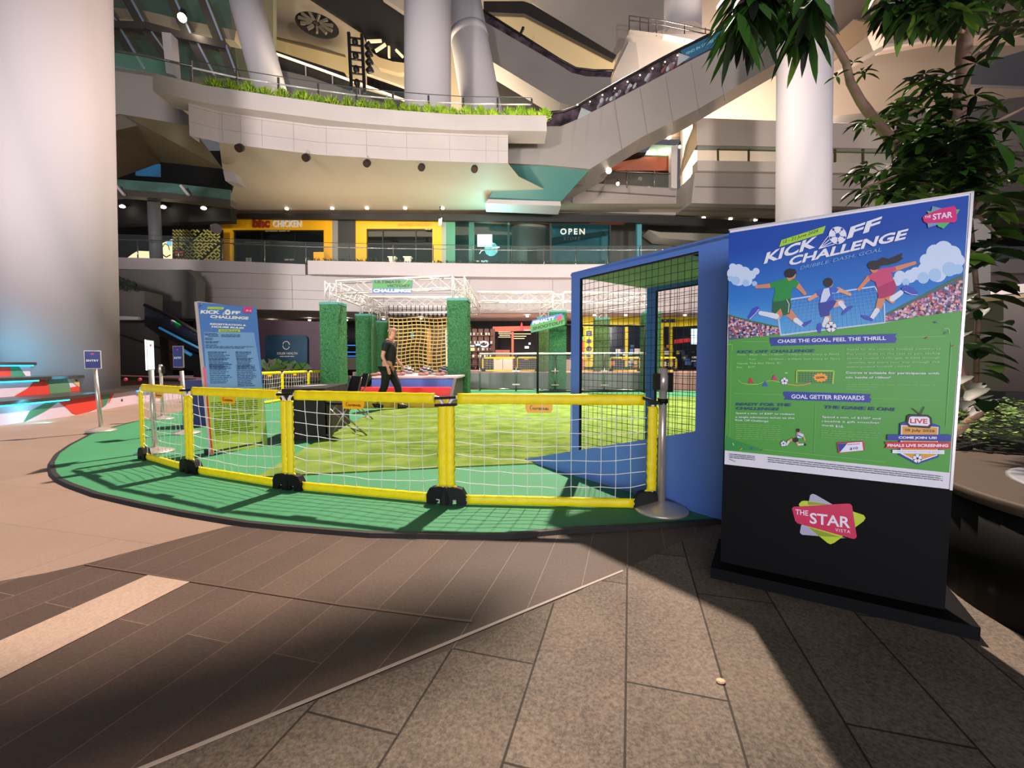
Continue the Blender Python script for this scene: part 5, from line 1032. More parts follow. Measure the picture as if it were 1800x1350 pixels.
# lean: solve the height at which the leaning board meets the pixel of its top left corner
best = None
for i in range(5, 50):
    k = i*.01; top = RA-rn*k
    for zz in [1.5+j*.02 for j in range(25)]:
        q = V((top.x, top.y, zz)); d = q-CO; px = 900+F*d.x/d.dot(FW); py = 675-F*d.dot(UP)/d.dot(FW); e = (px-348)**2+(py-531)**2
        if best is None or e < best[0]: best = (e, k, zz)
lean, rh = best[1], best[2]
nrm = (V((0, 0, 1))*lean*1.0+rn*(rh-.03)).normalized(); RTL = V((RA.x, RA.y, rh))-rn*lean; RTR = V((RB_.x, RB_.y, rh))-rn*lean
reg = thing('registration_board', 'leaning blue and green registration and house rules board', 'sign board', V(((RA.x+RB_.x)/2, (RA.y+RB_.y)/2, MZ)))
WB = mat('board_white', '#c9bdb9', .5)
mb = MB(); mb.prism([RA, RB_, RTR, RTL], nrm*-.06); mb.build('front_panel', WB, reg)
mb = MB(); a_ = (RTL+RTR)/2-V((0, 0, .3))-nrm*.06; mb.beam(a_, V((a_.x, a_.y, MZ))-rn*.25, .05, .03); mb.build('rear_strut', WB, reg)
mb = MB(); mb.box((RA+RB_)/2-rn*.08+V((0, 0, .02)), (rw*.95, .16, .05), math.atan2(rd.y, rd.x)); mb.build('base_bar', mat('bar_grey', '#2d2f38', .5), reg)
PR = dict(rb='#4f7fd0', rb2='#7aa6e4', rg='#aecb55', rg2='#c6d95c', rw='#e8ecf8', rp='#d83a8a', rpink='#f06a9a', rred='#e03028', rdk='#2f4a80', rdg='#4c6f22', rl='#b8d83c', rcy='#a0c8f0')
mats = {k: mat('reg_'+k, v, .35) for k, v in PR.items()}
S = Sheet(RA+nrm*.002, nrm, mats)
S.poly([(347, 531), (451, 541), (471, 785), (375, 798)], 'rb')
def f8(x, y): return (340+x/8.44, 640+y/8.44)
def f7(x, y): return (340+x/10.385, 520+y/10.385)
S.poly([f7(190, 660), f7(1105, 670), f7(1220, 1350), f8(1020, 350), f8(210, 405), f7(225, 1350)], 'rb2')
S.poly([f8(205, 408), f8(1030, 350), f8(1100, 1225), f8(290, 1325)], 'rg'); S.poly([f8(300, 1200), f8(700, 1050), f8(1085, 1080), f8(1098, 1210), f8(300, 1318)], 'rg2')
S.poly([f7(190, 1300), f7(215, 1350), f8(205, 408), f8(290, 1325), f8(268, 1325), f8(180, 408), f8(140, 60), f8(160, 30)], 'rred'); S.poly([f8(160, 28), f8(185, 70), f8(205, 400), f8(183, 400), f8(143, 70)], 'rpink')
def T7(t, a, b, h, m, sh=.2, bold=.03, f=f7, k=10.385): S.text(t, f(*a), f(*b), h/k, m, sh, bold)
S.poly([f7(245, 240), f7(262, 200), f7(560, 208), f7(540, 248)], 'rl'); T7('12 - 21 June 2026', (275, 235), (525, 240), 20, 'rdk', .2, .0)
T7('KICK', (125, 325), (488, 332), 68, 'rw', .2, .05); T7('FF', (690, 335), (860, 338), 58, 'rw', .25, .05); T7('CHALLENGE', (300, 405), (1010, 435), 56, 'rw', .2, .05)
S.disc(f7(625, 300), 5, 'rw', 16); S.disc(f7(625, 300), 2, 'rb', 5)
for a in ((560, 300), (575, 330)): S.line([f7(530, 345), f7(*a), f7(620, 270)], .9, 'rw')
T7('DRIBBLE. DASH. GOAL', (375, 440), (880, 465), 16, 'rcy', .2, .0); T7('REGISTRATION &', (298, 530), (965, 555), 34, 'rw', .2, .05); T7('HOUSE RULES', (328, 580), (925, 605), 34, 'rw', .2, .05)
S.poly([f7(455, 613), f7(850, 618), f7(850, 662), f7(455, 660)], 'rl'); T7('HOUSE RULES', (490, 648), (820, 654), 18, 'rdk', 0, .06)
S.poly([f7(900, 230), f7(960, 205), f7(1060, 205), f7(1080, 270), f7(1050, 310), f7(940, 315), f7(905, 280)], 'rp'); T7('STAR', (960, 285), (1055, 288), 30, 'rw', 0, .03)
S.k += 1
for y, a, b in ((690, 195, 435), (715, 205, 460), (740, 270, 465), (775, 210, 360), (800, 215, 350), (838, 215, 495), (862, 220, 450), (900, 220, 430)): S.greek(f7(a, y), f7(b, y+2), 1.0, 'rdk', 3, False)
for y in (718, 745): S.greek(f7(505, y), f7(865, y+3), 1.0, 'rdk', 5, False)
for y in (928, 952): S.greek(f7(222, y), f7(1110 if y < 940 else 930, y+4), .9, 'rdk', 12, False)
for i in range(12): S.greek(f7(262+i*3, 1035+i*27), f7(262+i*3+R.uniform(250, 440), 1037+i*27), 1.0 if i % 5 else 1.5, 'rdk', 6, False)
for i in range(12): S.greek(f7(765+i*4, 1033+i*27), f7(765+i*4+R.uniform(200, 350), 1037+i*27), 1.0 if i % 5 else 1.5, 'rdk', 5, False)
for i in range(11): S.greek(f8(228+i*2, 12+i*27), f8(228+R.uniform(240, 350), 8+i*27), 1.0, 'rdk', 5, False)
for i in range(13): S.greek(f8(635+i*2, 26+i*25), f8(635+R.uniform(200, 305), 20+i*25), 1.0, 'rdk', 5, False)
T7('ULTIMATE VICTORY CHALLENGE', (290, 438), (915, 396), 20, 'rdg', 0, .03, f8, 8.44); T7('FOOTBALL FREESTYLE CHALLENGE', (310, 752), (955, 692), 18, 'rdg', 0, .03, f8, 8.44)
S.k += 1
for i in range(5): S.greek(f8(252+i*4, 580+i*30), f8(960, 540+i*30), 1.1, 'rdg', 8, False)
for i in range(9): S.greek(f8(285+i*5, 800+i*32), f8(960-(i % 3)*60, 745+i*32), 1.2, 'rdg', 9, False)
S.build('board_print', reg)
mb = MB(); 
for p in (RTL+rd*.03-V((0, 0, .03)), RTR-rd*.03-V((0, 0, .03))): mb.ball(p+nrm*.006, .008, 8)
mb.build('screw', STEEL, reg)
# ------------------------------------------------------------------ hedge covered pillars and white trusses
HED = mat('hedge_green', '#3a7d4a', .8, col2='#1d5229', scale=26, bump=.9); HED2 = mat('hedge_olive', '#5e7a40', .8, col2='#3f5f2c', scale=26, bump=.9); HCAP = mat('cap_teal', '#3f8f86', .5)
TRW = mat('truss_white', '#d8cfcb', .35, .2); TLED = mat('truss_led', '#fff2e8', .4, emit=1.1)
R = random.Random(21)
def hedge(x, y, lab, hue, w=.60, z0=MZ, top=2.89, rz=-.06):
    t = thing('hedge_column', lab, 'hedge column', (x, y, z0), 'hedge covered truss columns')
    mb = MB(); mb.box((x, y, (z0+top)/2), (w, w, top-z0), rz); R3 = Matrix.Rotation(rz, 3, 'Z')
    n0 = len(mb.f)
    for i in range(1500):
        s_ = R.choice((0, 0, 1, 2)); u = R.uniform(-w/2, w/2); z = R.uniform(z0+.02, top-.02)
        nn, p = ((V((0, -1, 0)), V((u, -w/2, z))), (V((1, 0, 0)), V((w/2, u, z))), (V((-1, 0, 0)), V((-w/2, u, z))))[s_]
        l = R.uniform(.02, .045); a = R.uniform(0, 6.3); tg = V((nn.y, -nn.x, 0))*math.cos(a)+V((0, 0, math.sin(a))); b = nn.cross(tg)
        q = [p, p+tg*l*.5+b*l*.3+nn*l*.5, p+tg*l+nn*l*.7, p+tg*l*.5-b*l*.3+nn*l*.3]
        q = [R3@V((k.x, k.y, 0))+V((x, y, k.z)) for k in q]; mb.add(q, [[0, 1, 2, 3]], 1 if R.random() < .3 else 0)
    mb.m[1 if False else 3] = 0
    mb.build('hedge_cladding', [HED if hue == 0 else HED2, mat('hedge_light', '#4f8f58', .7) if hue == 0 else mat('hedge_light_olive', '#7a9058', .7)], t)
    mb = MB(); mb.box((x, y, top+.035), (w+.02, w+.02, .07), rz); mb.build('cap', HCAP, t)
    return t
HC = {'A': (-5.72, 13.75, 'front left hedge column left of the climbing ramp'), 'B': (-5.75, 16.9, 'second hedge column behind the walking man'), 'C': (-5.9, 19.6, 'third hedge column just behind the head of the walking man'), 'D': (-1.6, 12.95, 'front hedge column right of the climbing ramp'),
      'F': (1.68, 15.8, 'dark green hedge column behind the penalty sign'), 'E': (1.35, 17.9, 'paler hedge column left of the penalty sign post'), 'G': (3.82, 18.3, 'hedge column seen through mesh before the yellow shop'), 'H': (5.2, 16.1, 'hedge column just left of the inner blue post')}
for k, (x, y, lab) in HC.items(): hedge(x, y, lab, int(k in 'EG'), .60, .705 if y > 17.2 else MZ)
def truss(p, q, w, lab, grp='white box trusses', nseg=None, led=True):
    p = V(p); q = V(q); d = (q-p).normalized(); L = (q-p).length; t = thing('box_truss', lab, 'truss', p, grp)
    a = d.cross(V((0, 0, 1)))
    if a.length < .1: a = V((1, 0, 0))
    a.normalize(); b = a.cross(d).normalized(); o = [(a*x+b*y)*w/2 for x, y in ((-1, -1), (1, -1), (1, 1), (-1, 1))]
    mb = MB()
    for k in o: mb.tube([p+k, q+k], .021, 6)
    mb.build('chord', TRW, t); mb = MB(); n = nseg or max(2, round(L/.42))
    for i in range(n):
        for j in range(4):
            k, l = o[j], o[(j+1) % 4]; s0 = p+d*L*i/n; s1 = p+d*L*(i+1)/n
            mb.tube([s0+(k if i % 2 else l), s1+(l if i % 2 else k)], .011, 4, cap=False)
    for i in range(0, n+1, 4):
        for j in range(4): mb.tube([p+d*L*i/n+o[j], p+d*L*i/n+o[(j+1) % 4]], .012, 4, cap=False)
    mb.build('lacing', TRW, t)
    if led:
        mb = MB(); k0 = [k for k in o if k.z > 0 or True]; top = sorted(o, key=lambda k: -k.z)[:2]
        mb.tube([p+top[0]+V((0, 0, .028)), q+top[0]+V((0, 0, .028))], .012, 5); mb.tube([p+sorted(o, key=lambda k: k.z)[0]+V((0, 0, .028)), q+sorted(o, key=lambda k: k.z)[0]+V((0, 0, .028))], .012, 5); mb.build('light_strip', TLED, t)
    return t
ZT = 3.45; W_ = .34
for k, (x, y, lab) in HC.items(): truss((x, y, 2.96), (x, y, 3.63), .36, 'short upright truss standing on the '+{'A': 'front hedge column left of the ramp', 'B': 'second hedge column behind the man', 'C': 'third hedge column above the man', 'D': 'front hedge column right of the ramp', 'F': 'dark hedge column behind the penalty sign', 'E': 'paler hedge column by the penalty sign', 'G': 'hedge column before the yellow shop', 'H': 'hedge column beside the inner blue post'}[k], 'upright trusses on hedge columns', 2, False)
def hx(k): return V((HC[k][0], HC[k][1], ZT))
dx = V((1, 0, 0))*.2; dy = V((0, 1, 0))*.2
truss(hx('A')+dx, hx('D')-dx, W_, 'front box truss carrying the victory challenge sign')
truss(hx('A')+dy, hx('B')-dy, W_, 'left side box truss running back from the front left column')
truss(hx('B')+dy, hx('C')-dy, W_, 'left side box truss at the back of the netted bay')
truss(hx('B')+dx, V((-1.6, 16.9, ZT)), W_, 'middle box truss across the ramp bay')
truss(hx('C')+dx, V((-1.6, 19.6, ZT)), W_, 'rear box truss holding the climbing net')
truss(hx('D')+dy, V((-1.6, 19.4, ZT)), W_, 'right side box truss of the ramp bay')
truss(V((-1.25, 15.8, ZT)), hx('F')-dx, W_, 'front box truss right of the ramp bay')
truss(hx('F')+dx, hx('H')-dx, W_, 'box truss seen through the upper booth mesh')
truss(V((-1.25, 18.0, ZT)), hx('E')-dx, W_, 'rear box truss left of the penalty sign')
truss(hx('E')+dx, hx('G')-dx, W_, 'rear box truss between the penalty sign and inner blue post')
truss(hx('G')+V((.12, -.15, 0)), hx('H')+V((-.1, .2, 0)), W_, 'slanting box truss joining the two columns by the blue post')
truss(hx('F')+V((0, .2, 0)), hx('E')+V((0, -.2, 0)), W_, 'short box truss above the penalty sign')
# signs on the trusses
def sign(name, lab, out, Y, mats, fn, th=.03, cat='sign'):
    t = thing(name, lab, cat, P(out[0][0], out[0][1], Y)); mb = MB(); mb.prism([P(x, y, Y) for x, y in out], (0, th, 0)); mb.build('panel', mats[0], t)
    s = Sheet(P(out[0][0], out[0][1], Y-.004), (0, -1, 0), {('m%d' % i): m for i, m in enumerate(mats)}); fn(s); s.build('sign_print', t); return t
SG = mat('sg_green', '#3f9040', .5); SBL = mat('sg_blue', '#4470b8', .5); SWH = mat('sg_white', '#d0d8e8', .5); SDK = mat('sg_dark', '#14351a', .5)
def f_(s):
    s.poly([(656, 492.5), (725, 492.5), (723, 507), (654.5, 507)], 'm1'); s.text('ULTIMATE', (658, 498), (705, 498), 4.8, 'm3', .15, .05); s.text('VICTORY', (679, 504.8), (722, 504.8), 4.8, 'm3', .15, .05); s.text('CHALLENGE', (655.5, 513.8), (723.5, 513.8), 6, 'm2', .15, .06)
sign('overhead_sign', 'green and blue ultimate victory challenge sign on the front truss', [(655, 492), (725, 492), (724, 508), (722, 515.5), (656, 515.5), (653.5, 512), (655, 505)], 13.1, [SBL, SG, SWH, SDK], f_)
def f_(s):
    s.poly([(932.5, 571), (992, 556.5), (993, 571), (933.5, 584.5)], 'm1'); s.text('PENALTY', (936, 571), (976, 561.5), 6, 'm2', .15, .05); s.text('SHOOTOUT', (936, 581), (991, 568.5), 6, 'm3', .1, .05)
    s.poly([(978, 562), (983, 553.5), (988, 554), (987, 562), (982, 565)], 'm4')
sign('overhead_sign', 'tilted green and blue penalty shootout sign on black goal post', [(932, 572), (936, 563), (976, 553), (986, 551), (991, 554), (993, 571), (933.5, 585)], 14.2, [SBL, SG, SWH, SDK, mat('sg_red', '#c4304a', .4)], f_)
# climbing net
t = thing('climbing_net', 'yellow and white rope climbing net hanging from rear truss', 'net', P(740, 600, 15.4)); NY = 15.6
def npt(i, j):
    x = 684+i*(792-684)/14.0; y = 559+j*(655-559)/15.0; k = math.sin(math.pi*min(1, i/9))*math.sin(j/15*3.0)
    return P(x+2.5*math.sin(j*.45)*(i/14)*(1-i/14)*4, y+2.2*math.sin(i*.75)*(.4+j/20), NY+.25*k)
mb = MB()
for i in range(15):
    mb.tube([npt(i, j) for j in range(16)], .017, 5)
mb.build('upright_rope', mat('rope_amber', '#c8912c', .6), t); mb = MB()
for j in range(16): mb.tube([npt(i, j) for i in range(15)], .017, 5)
mb.build('cross_rope', mat('rope_cream', '#dcc888', .6), t); mb = MB()
for i in range(15): p = npt(i, 0); mb.tube([p, V((p.x, p.y, ZT-.3))], .012, 4); mb.ball(V((p.x, p.y, p.z+.10)), .05, 6)
mb.build('clip', FBK, t)
mb = MB(); mb.tube([V((P(684, 557, NY).x, NY, P(684, 557, NY).z+.16)), V((-1.6, NY, P(684, 557, NY).z+.16))], .03, 6); mb.build('top_bar', TRW, t)
# soft play ramp: three coloured steps, platform, balls and grips
def GX(px, py, z): return G(px, py, z)
ramp = thing('step_ramp', 'stepped play ramp with yellow red and blue risers', 'play ramp', G(700, 718, MZ))
x0 = G(603, 718, MZ).x; x1 = G(786, 717, MZ).x; y0 = G(700, 717, MZ).y
SH = [('yellow_step', '#e0b400', 0, .24), ('red_step', '#d81f2c', .55, .42), ('blue_step', '#2a4f9c', 1.15, .60)]
zs = [.25, .45, .64]; ys = [y0, y0+.55, y0+1.1]; xs = [x0, x0+.0, x0+.25]
for i, (n_, c_, _, _) in enumerate(SH):
    z0 = MZ if i == 0 else zs[i-1]-.02; mb = MB(); mb.prism([V((xs[i], ys[i], zs[i]-.0)), V((x1, ys[i], zs[i])), V((x1, ys[i], MZ)), V((xs[i], ys[i], MZ))], (0, .56 if i < 2 else .2, 0)); mb.build(n_, mat('foam_'+n_, {'blue_step': '#3f6cc8'}.get(n_, c_), .4), ramp)
mb = MB(); mb.prism([V((xs[2], ys[2]+.02, .66)), V((x1+.1, ys[2]+.02, .66)), V((x1+.1, 12.5, .66)), V((x1-.42, 12.6, .66)), V((x1-.42, 15.0, .66)), V((xs[2], 15.0, .66))], (0, 0, .05)); mb.build('platform', mat('platform_white', '#c9bcc0', .5), ramp)
mb = MB(); mb.prism([V((x1+.003, ys[0], MZ)), V((x1+.003, ys[2]+1.4, MZ)), V((x1+.003, ys[2]+1.4, .66)), V((x1+.003, ys[2], .66))], (.07, 0, 0)); mb.build('side_panel', mat('side_brown', '#332e30', .5), ramp)
mb = MB(); mb.prism([V((x0-.10, ys[1], MZ)), V((x0-.003, ys[1], MZ)), V((xs[2]-.01, ys[2], .66)), V((xs[2]-.35, ys[2], .66))], (0, .3, 0)); mb.build('side_panel', FBK, ramp)
for x, n_ in ((716, 'left'), (749.5, 'middle'), (782.5, 'right')):
    c = P(x, 655, 13.1); c.z = .73; t = thing('half_ball', 'dark and silver football dome on the ramp platform, %s of three' % n_, 'ball', c, 'football domes on the ramp platform'); mb = MB(); mb.ball(c, .235, 20, lo=0, hi=90, fn=lambda i, j: 1 if (i+j//2) % 3 == 0 else 0); mb.build('dome', [mat('dome_dark', '#40383a', .3), mat('dome_pale', '#b5aaa8', .3)], t)
for (x, y), n_ in zip(((660, 662), (702, 661), (744, 660), (772, 660)), ('left of the walking man', 'just right of the walking man', 'below the middle football dome', 'below the right football dome')):
    c = P(x, y, 11.6); c.z = .71; t = thing('foam_foothold', 'red brown rounded foothold on platform '+n_, 'foothold', c, 'footholds on the ramp platform'); mb = MB(); mb.ball(c+V((0, 0, .03)), (.15, .10, .04), 12); mb.build('sole', mat('foothold', '#a8685c', .5), t); mb = MB(); mb.ball(c+V((.08, 0, .045)), (.08, .09, .05), 12); mb.build('heel', MC['foothold'], t)
# black draped table, papers, folding chairs
CL = mat('cloth_black', '#0d0c0d', .7, noise=.3, scale=3, bump=.3)
q = [G(500, 776, MZ), G(571, 771, MZ)]; tb = thing('draped_table', 'table under a black floor length cloth behind the fence', 'table', (q[0]+q[1])/2)
c0 = G(497, 776, MZ); c1 = G(573, 772, MZ); c2 = G(612, 745, MZ); c3 = c2+(c0-c1); zt_ = .70
base = [c0, c1, c2, c3]; topq = [V((p.x, p.y, zt_)) for p in base]; cen = sum(topq, V())/4; topq = [cen+(p-cen)*1.0 for p in topq]
mb = MB(); 
for i in range(4):
    a, b = base[i], base[(i+1) % 4]; ta, tb_ = topq[i], topq[(i+1) % 4]; n = 14; vs = []; out_ = V(((b-a).y, -(b-a).x, 0)).normalized()
    for k in range(n+1):
        w = .018*math.sin(k*2.3+i)+.01; vs += [a.lerp(b, k/n)+out_*w, ta.lerp(tb_, k/n)]
    mb.add(vs, [[2*k, 2*k+2, 2*k+3, 2*k+1] for k in range(n)], 0, True)
mb.poly(topq); mb.build('tablecloth', CL, tb)
mb = MB(); p = cen+V((-.1, 0, .003)); mb.box(p, (.5, .16, .004), 1.25); tag(mb.build('paper_sheets', mat('paper', '#c8c4d0', .5)), 'white paper sheets lying on the black draped table', 'paper')
def fold_chair(p, rz, lab):
    t = thing('folding_chair', lab, 'chair', p, 'folding chairs by the black table'); R3 = Matrix.Rotation(rz, 3, 'Z'); T_ = lambda x, y, z: p+R3@V((x, y, z)); r = .011; M_ = mat('chair_steel', '#a8a29c', .3, .9)
    for s_ in (-1, 1):
        mb = MB(); mb.tube([T_(s_*.21, .24, .012), T_(s_*.21, -.02, .44), T_(s_*.20, -.16, .60), T_(s_*.19, -.22, .82)], r, 7); mb.build('leg', M_, t)
        mb = MB(); mb.tube([T_(s_*.19, -.28, .012), T_(s_*.19, .16, .45)], r, 7); mb.build('leg', M_, t)
    mb = MB(); mb.tube([T_(-.21, .21, .06), T_(.21, .21, .06)], r, 6); mb.tube([T_(-.19, -.24, .06), T_(.19, -.24, .06)], r, 6); mb.build('stretcher', M_, t)
    mb = MB(); mb.prism([T_(-.19, -.15, .44), T_(.19, -.15, .44), T_(.20, .2, .47), T_(-.20, .2, .47)], (0, 0, .025)); mb.build('seat', FBK, t)
    mb = MB(); mb.prism([T_(-.20, -.17, .60), T_(.20, -.17, .60), T_(.20, -.23, .83), T_(-.20, -.23, .83)], R3@V((0, -.015, .0))); mb.build('backrest', FBK, t)
fold_chair(G(600, 768, MZ), 2.3, 'nearer black folding chair with steel legs beside the draped table'); fold_chair(G(622, 738, MZ), 2.2, 'farther black folding chair between draped table and ramp')
# penalty goal, glass barrier
gt = thing('goal_frame', 'thin black goal frame on the far side of the court', 'goal', G(945, 692, MZ)); GY_ = G(945, 692, MZ).y; gl = G(945, 692, MZ); gr = G(1132, 690, MZ)
for p in (gl, gr): mb = MB(); mb.tube([p, p+V((0, 0, 2.32))], .035, 8); mb.build('post', FBK, gt)
mb = MB(); mb.tube([gl+V((0, 0, 2.32)), gr+V((0, 0, 2.32))], .03, 8); mb.build('crossbar', FBK, gt)
mb = MB(); mb.tube([gl+V((0, -.4, .03)), gl+V((0, .5, .03)), gr+V((0, .5, .03)), gr+V((0, -.4, .03))], .03, 8); mb.build('ground_bar', FBK, gt)
brr = [V((-1.2, 15.9, MZ)), V((.15, 15.7, MZ)), V((1.55, 15.35, MZ)), V((3.3, 15.25, MZ)), V((5.0, 15.1, MZ))]
t = thing('glass_barrier', 'waist high glass barrier with steel rail at the back of the court', 'barrier', brr[2])
mb = MB(); mb.tube([p+V((0, 0, 1.38)) for p in brr], .035, 8); mb.build('handrail', mat('rail_bright', '#e8e2de', .3, .1), t)
for p in brr: mb = MB(); mb.tube([p, p+V((0, 0, 1.38))], .03, 8); mb.build('post', STEEL, t)
for a, b in zip(brr, brr[1:]): 
    mb = MB(); mb.prism([a+V((.05, 0, .06)), b+V((-.05, 0, .06)), b+V((-.05, 0, 1.3)), a+V((.05, 0, 1.3))], (0, .012, 0)); mb.build('glass_panel', glass('barrier_glass', '#8f9a98', .10), t)
mb = MB()
for p in brr[1:4]:
    for z in (.25, .75): mb.box(p+V((0, -.03, z)), (.28, .03, .05))
mb.build('clamp', STEEL, t); mb = MB()
for a, b in zip(brr, brr[1:]): mb.tube([a+V((0, 0, .08)), b+V((0, 0, .08))], .025, 6)
mb.build('bottom_rail', STEEL, t)
# ------------------------------------------------------------------ shops behind the court
SY = 23.4
def panel(name, pts, m, lab, cat='sign', Y=SY, th=.08, emit=0): mb = MB(); mb.prism([P(x, y, Y) for x, y in pts], (0, th, 0)); return tag(mb.build(name, m), lab, cat)
ys_ = thing('yellow_shop', 'yellow shop front with dark windows behind the court', 'storefront', P(1110, 640, SY)); SYW = mat('home_yellow', '#dcc80a', .45, noise=.06, scale=.6, emit=.12)
mb = MB(); mb.prism([P(x, y, SY) for x, y in ((1025, 557), (1235, 556), (1235, 572), (1200, 574), (1025, 574))], (0, .2, 0)); mb.build('fascia', SYW, ys_)
mb = MB(); mb.prism([P(x, y, SY) for x, y in ((1026, 574), (1044, 574), (1044, 645), (1026, 645))], (0, .2, 0)); mb.build('pier', SYW, ys_)
for a, b in ((1099, 1104), (1162, 1167), (1177, 1182)): mb = MB(); mb.prism([P(a, 573, SY), P(b, 573, SY), P(b, 645, SY), P(a, 645, SY)], (0, .15, 0)); mb.build('pier', SYW, ys_)
mb = MB(); mb.prism([P(1044, 574, SY+.1), P(1235, 574, SY+.1), P(1235, 650, SY+.1), P(1044, 650, SY+.1)], (0, .05, 0)); mb.build('window_pane', mat('shop_window', '#1a2230', .1), ys_)
s = Sheet(P(1035, 610, SY-.03), (0, -1, 0), {'n': mat('home_blue', '#233f8c', .5), 'p': mat('home_pale', '#cfe4f0', .5, emit=.4), 'y': SYW})
for i, c in enumerate('日本の家'): s.text(c, (1030.5, 591+i*13.4), (1040, 591+i*13.4), 9.5, 'n', 0, .06)
s.text('JAPAN HOME', (1125, 568.5), (1187, 568.5), 8, 'n', 0, .08)
s.build('shop_lettering', ys_)
R = random.Random(31); mb = MB()
for i in range(46): x = R.uniform(1048, 1230); y = R.uniform(608, 646); p = P(x, y, SY+.05); mb.box(p, (R.uniform(.1, .35), .05, R.uniform(.08, .25)), 0, R.randrange(5))
mb.build('shelf_goods', [mat('g%d' % i, c, .5, emit=.1) for i, c in enumerate(('#d8d4c8', '#4a7ab0', '#c86a2c', '#2c4470', '#e0b82c'))], ys_)['kind'] = 'stuff'
rs = thing('standing_banner', 'pink red vertical banner left of the yellow and blue sign', 'banner', P(1021, 645, 22.6)); mb = MB(); mb.prism([P(1014, 598, 22.6), P(1026, 598, 22.6), P(1026, 648, 22.6), P(1014, 648, 22.6)], (0, .04, 0)); mb.build('cloth', mat('banner_red', '#d84452', .5, emit=.25), rs)
s = Sheet(P(1021, 645, 22.57), (0, -1, 0), {'w': mat('banner_white', '#f0dcdc', .5, emit=.2), 'g': mat('banner_green', '#5aa04c', .5)}); s.poly([(1014, 592), (1026, 592), (1026, 598), (1014, 598)], 'g')
for i, c in enumerate('$2.50'): s.text(c, (1018, 607+i*8), (1022, 607+i*8), 5, 'w', 0, .02) if c != '.' else s.disc((1020, 606+i*8), .8, 'w')
s.build('print', rs)
panel('red_sign', [(1186, 597), (1213, 594), (1213, 601), (1186, 604)], mat('redsign', '#b02c30', .5, emit=.5), 'small red sign in the yellow shop window')
panel('light_box_sign', [(1216, 578), (1226, 578), (1226, 605), (1216, 605)], mat('lightbox', '#c8ecf4', .5, emit=1.6), 'bright pale blue light box at the right of the yellow shop')
panel('lamp_display', [(1065, 612), (1069, 612), (1069, 622), (1065, 622)], mat('lampd', '#eef4ff', .5, emit=4), 'small bright white lamp display in the shop window', 'light')
st = thing('food_stall', 'food stall with orange beam and white counter behind the glass barrier', 'stall', P(880, 645, SY)); OR = mat('stall_orange', '#9c4426', .5, emit=.15)
mb = MB(); mb.prism([P(866, 574, SY), P(935, 573, SY), P(935, 581, SY), P(866, 583, SY)], (0, .2, 0)); mb.build('beam', OR, st)
for a, b in ((899, 903), (835, 837), (846, 848)): mb = MB(); mb.prism([P(a, 583 if a > 890 else 628, SY), P(b, 583 if a > 890 else 628, SY), P(b, 648, SY), P(a, 648, SY)], (0, .15, 0)); mb.build('post', OR, st)
for a, b in ((868, 883), (884, 901)): mb = MB(); mb.prism([P(a, 630, SY-1), P(b, 630, SY-1), P(b, 652, SY-1), P(a, 652, SY-1)], (0, .6, 0)); mb.build('counter', mat('counter_white', '#e0ccb4', .5, emit=.15), st)
mb = MB(); mb.prism([P(871, 615, SY-.5), P(896, 615, SY-.5), P(896, 628, SY-.5), P(871, 628, SY-.5)], (0, .5, 0)); mb.build('back_counter', mat('counter_red', '#8a4436', .5), st)
mb = MB()
for k, (y, a, b) in enumerate(((583.5, 876, 898), (586.5, 876, 899), (589.5, 878, 897), (592.5, 876, 898), (587, 903, 933), (591, 903, 925), (595, 903, 922))): mb.beam(P(a, y, SY), P(b, y, SY), .03, .03)
mb.build('menu_light', mat('menu_glow', '#d8b48a', .5, emit=.8), st)
s = Sheet(P(925, 580, SY-.05), (0, -1, 0), {'r': mat('stall_red', '#c01828', .5, emit=.3), 'w': SWH}); s.poly([(914, 580), (916, 567), (918, 567), (920, 580)], 'r'); s.text('JAKARTA', (920, 577), (936, 577), 4, 'r'); s.text('ALFRESCO', (921, 581.5), (933, 581.5), 2, 'w'); s.build('lettering', st)
sh = thing('bottle_shelf', 'dark shelf wall of glasses and bottles left of the stall', 'shelf', P(845, 640, SY)); mb = MB()
for y in (590, 605, 617, 629, 641): mb.beam(P(824, y, SY), P(866, y, SY), .25, .04)
for x in (824, 834.5, 845, 855.5, 866): mb.beam(P(x, 578, SY), P(x, 645, SY), .04, .25)
mb.build('frame', mat('shelf_brown', '#4c2a1e', .6), sh); mb = MB(); R = random.Random(6)
for i in range(60): x = R.uniform(826, 865); y = R.choice((590, 605, 617, 629)); p = P(x, y-2.5, SY-.05); mb.tube([p-V((0, 0, .07)), p+V((0, 0, .08))], .035, 6, R.randrange(3))
mb.build('bottles', [mat('b0', '#b8a894', .3), mat('b1', '#5a4434', .3), mat('b2', '#d8d0c8', .3, emit=.3)], sh)['kind'] = 'stuff'
for x, y, w, h_, c, lab in ((830, 608, 7, 2, '#dff6ff', 'white strip light over the bottle shelf'), (840, 606, 8, 2.5, '#7fe0f0', 'cyan strip light over the bottle shelf'), (830, 614, 8, 5, '#ff9a5c', 'orange glowing menu board beside the bottle shelf'), (926, 610.5, 7, 3.5, '#e8e8f0', 'small white screen in the dark shop'), (931, 604, 3, 3, '#f0c8f0', 'tiny pink white light in the dark shop')):
    panel('shop_light', [(x-w/2, y-h_/2), (x+w/2, y-h_/2), (x+w/2, y+h_/2), (x-w/2, y+h_/2)], mat('sl'+c, c, .5, emit=2.2), lab, 'light', SY-.15)
mb = MB(); c = P(851, 605, SY-.15); mb.tube([c+V((.22*math.cos(a), 0, .14*math.sin(a))) for a in [i*.55-2.4 for i in range(10)]], .035, 6); tag(mb.build('neon_ring', mat('neon', '#f4f6ff', .5, emit=4)), 'white neon ring sign over the bottle shelf', 'sign')
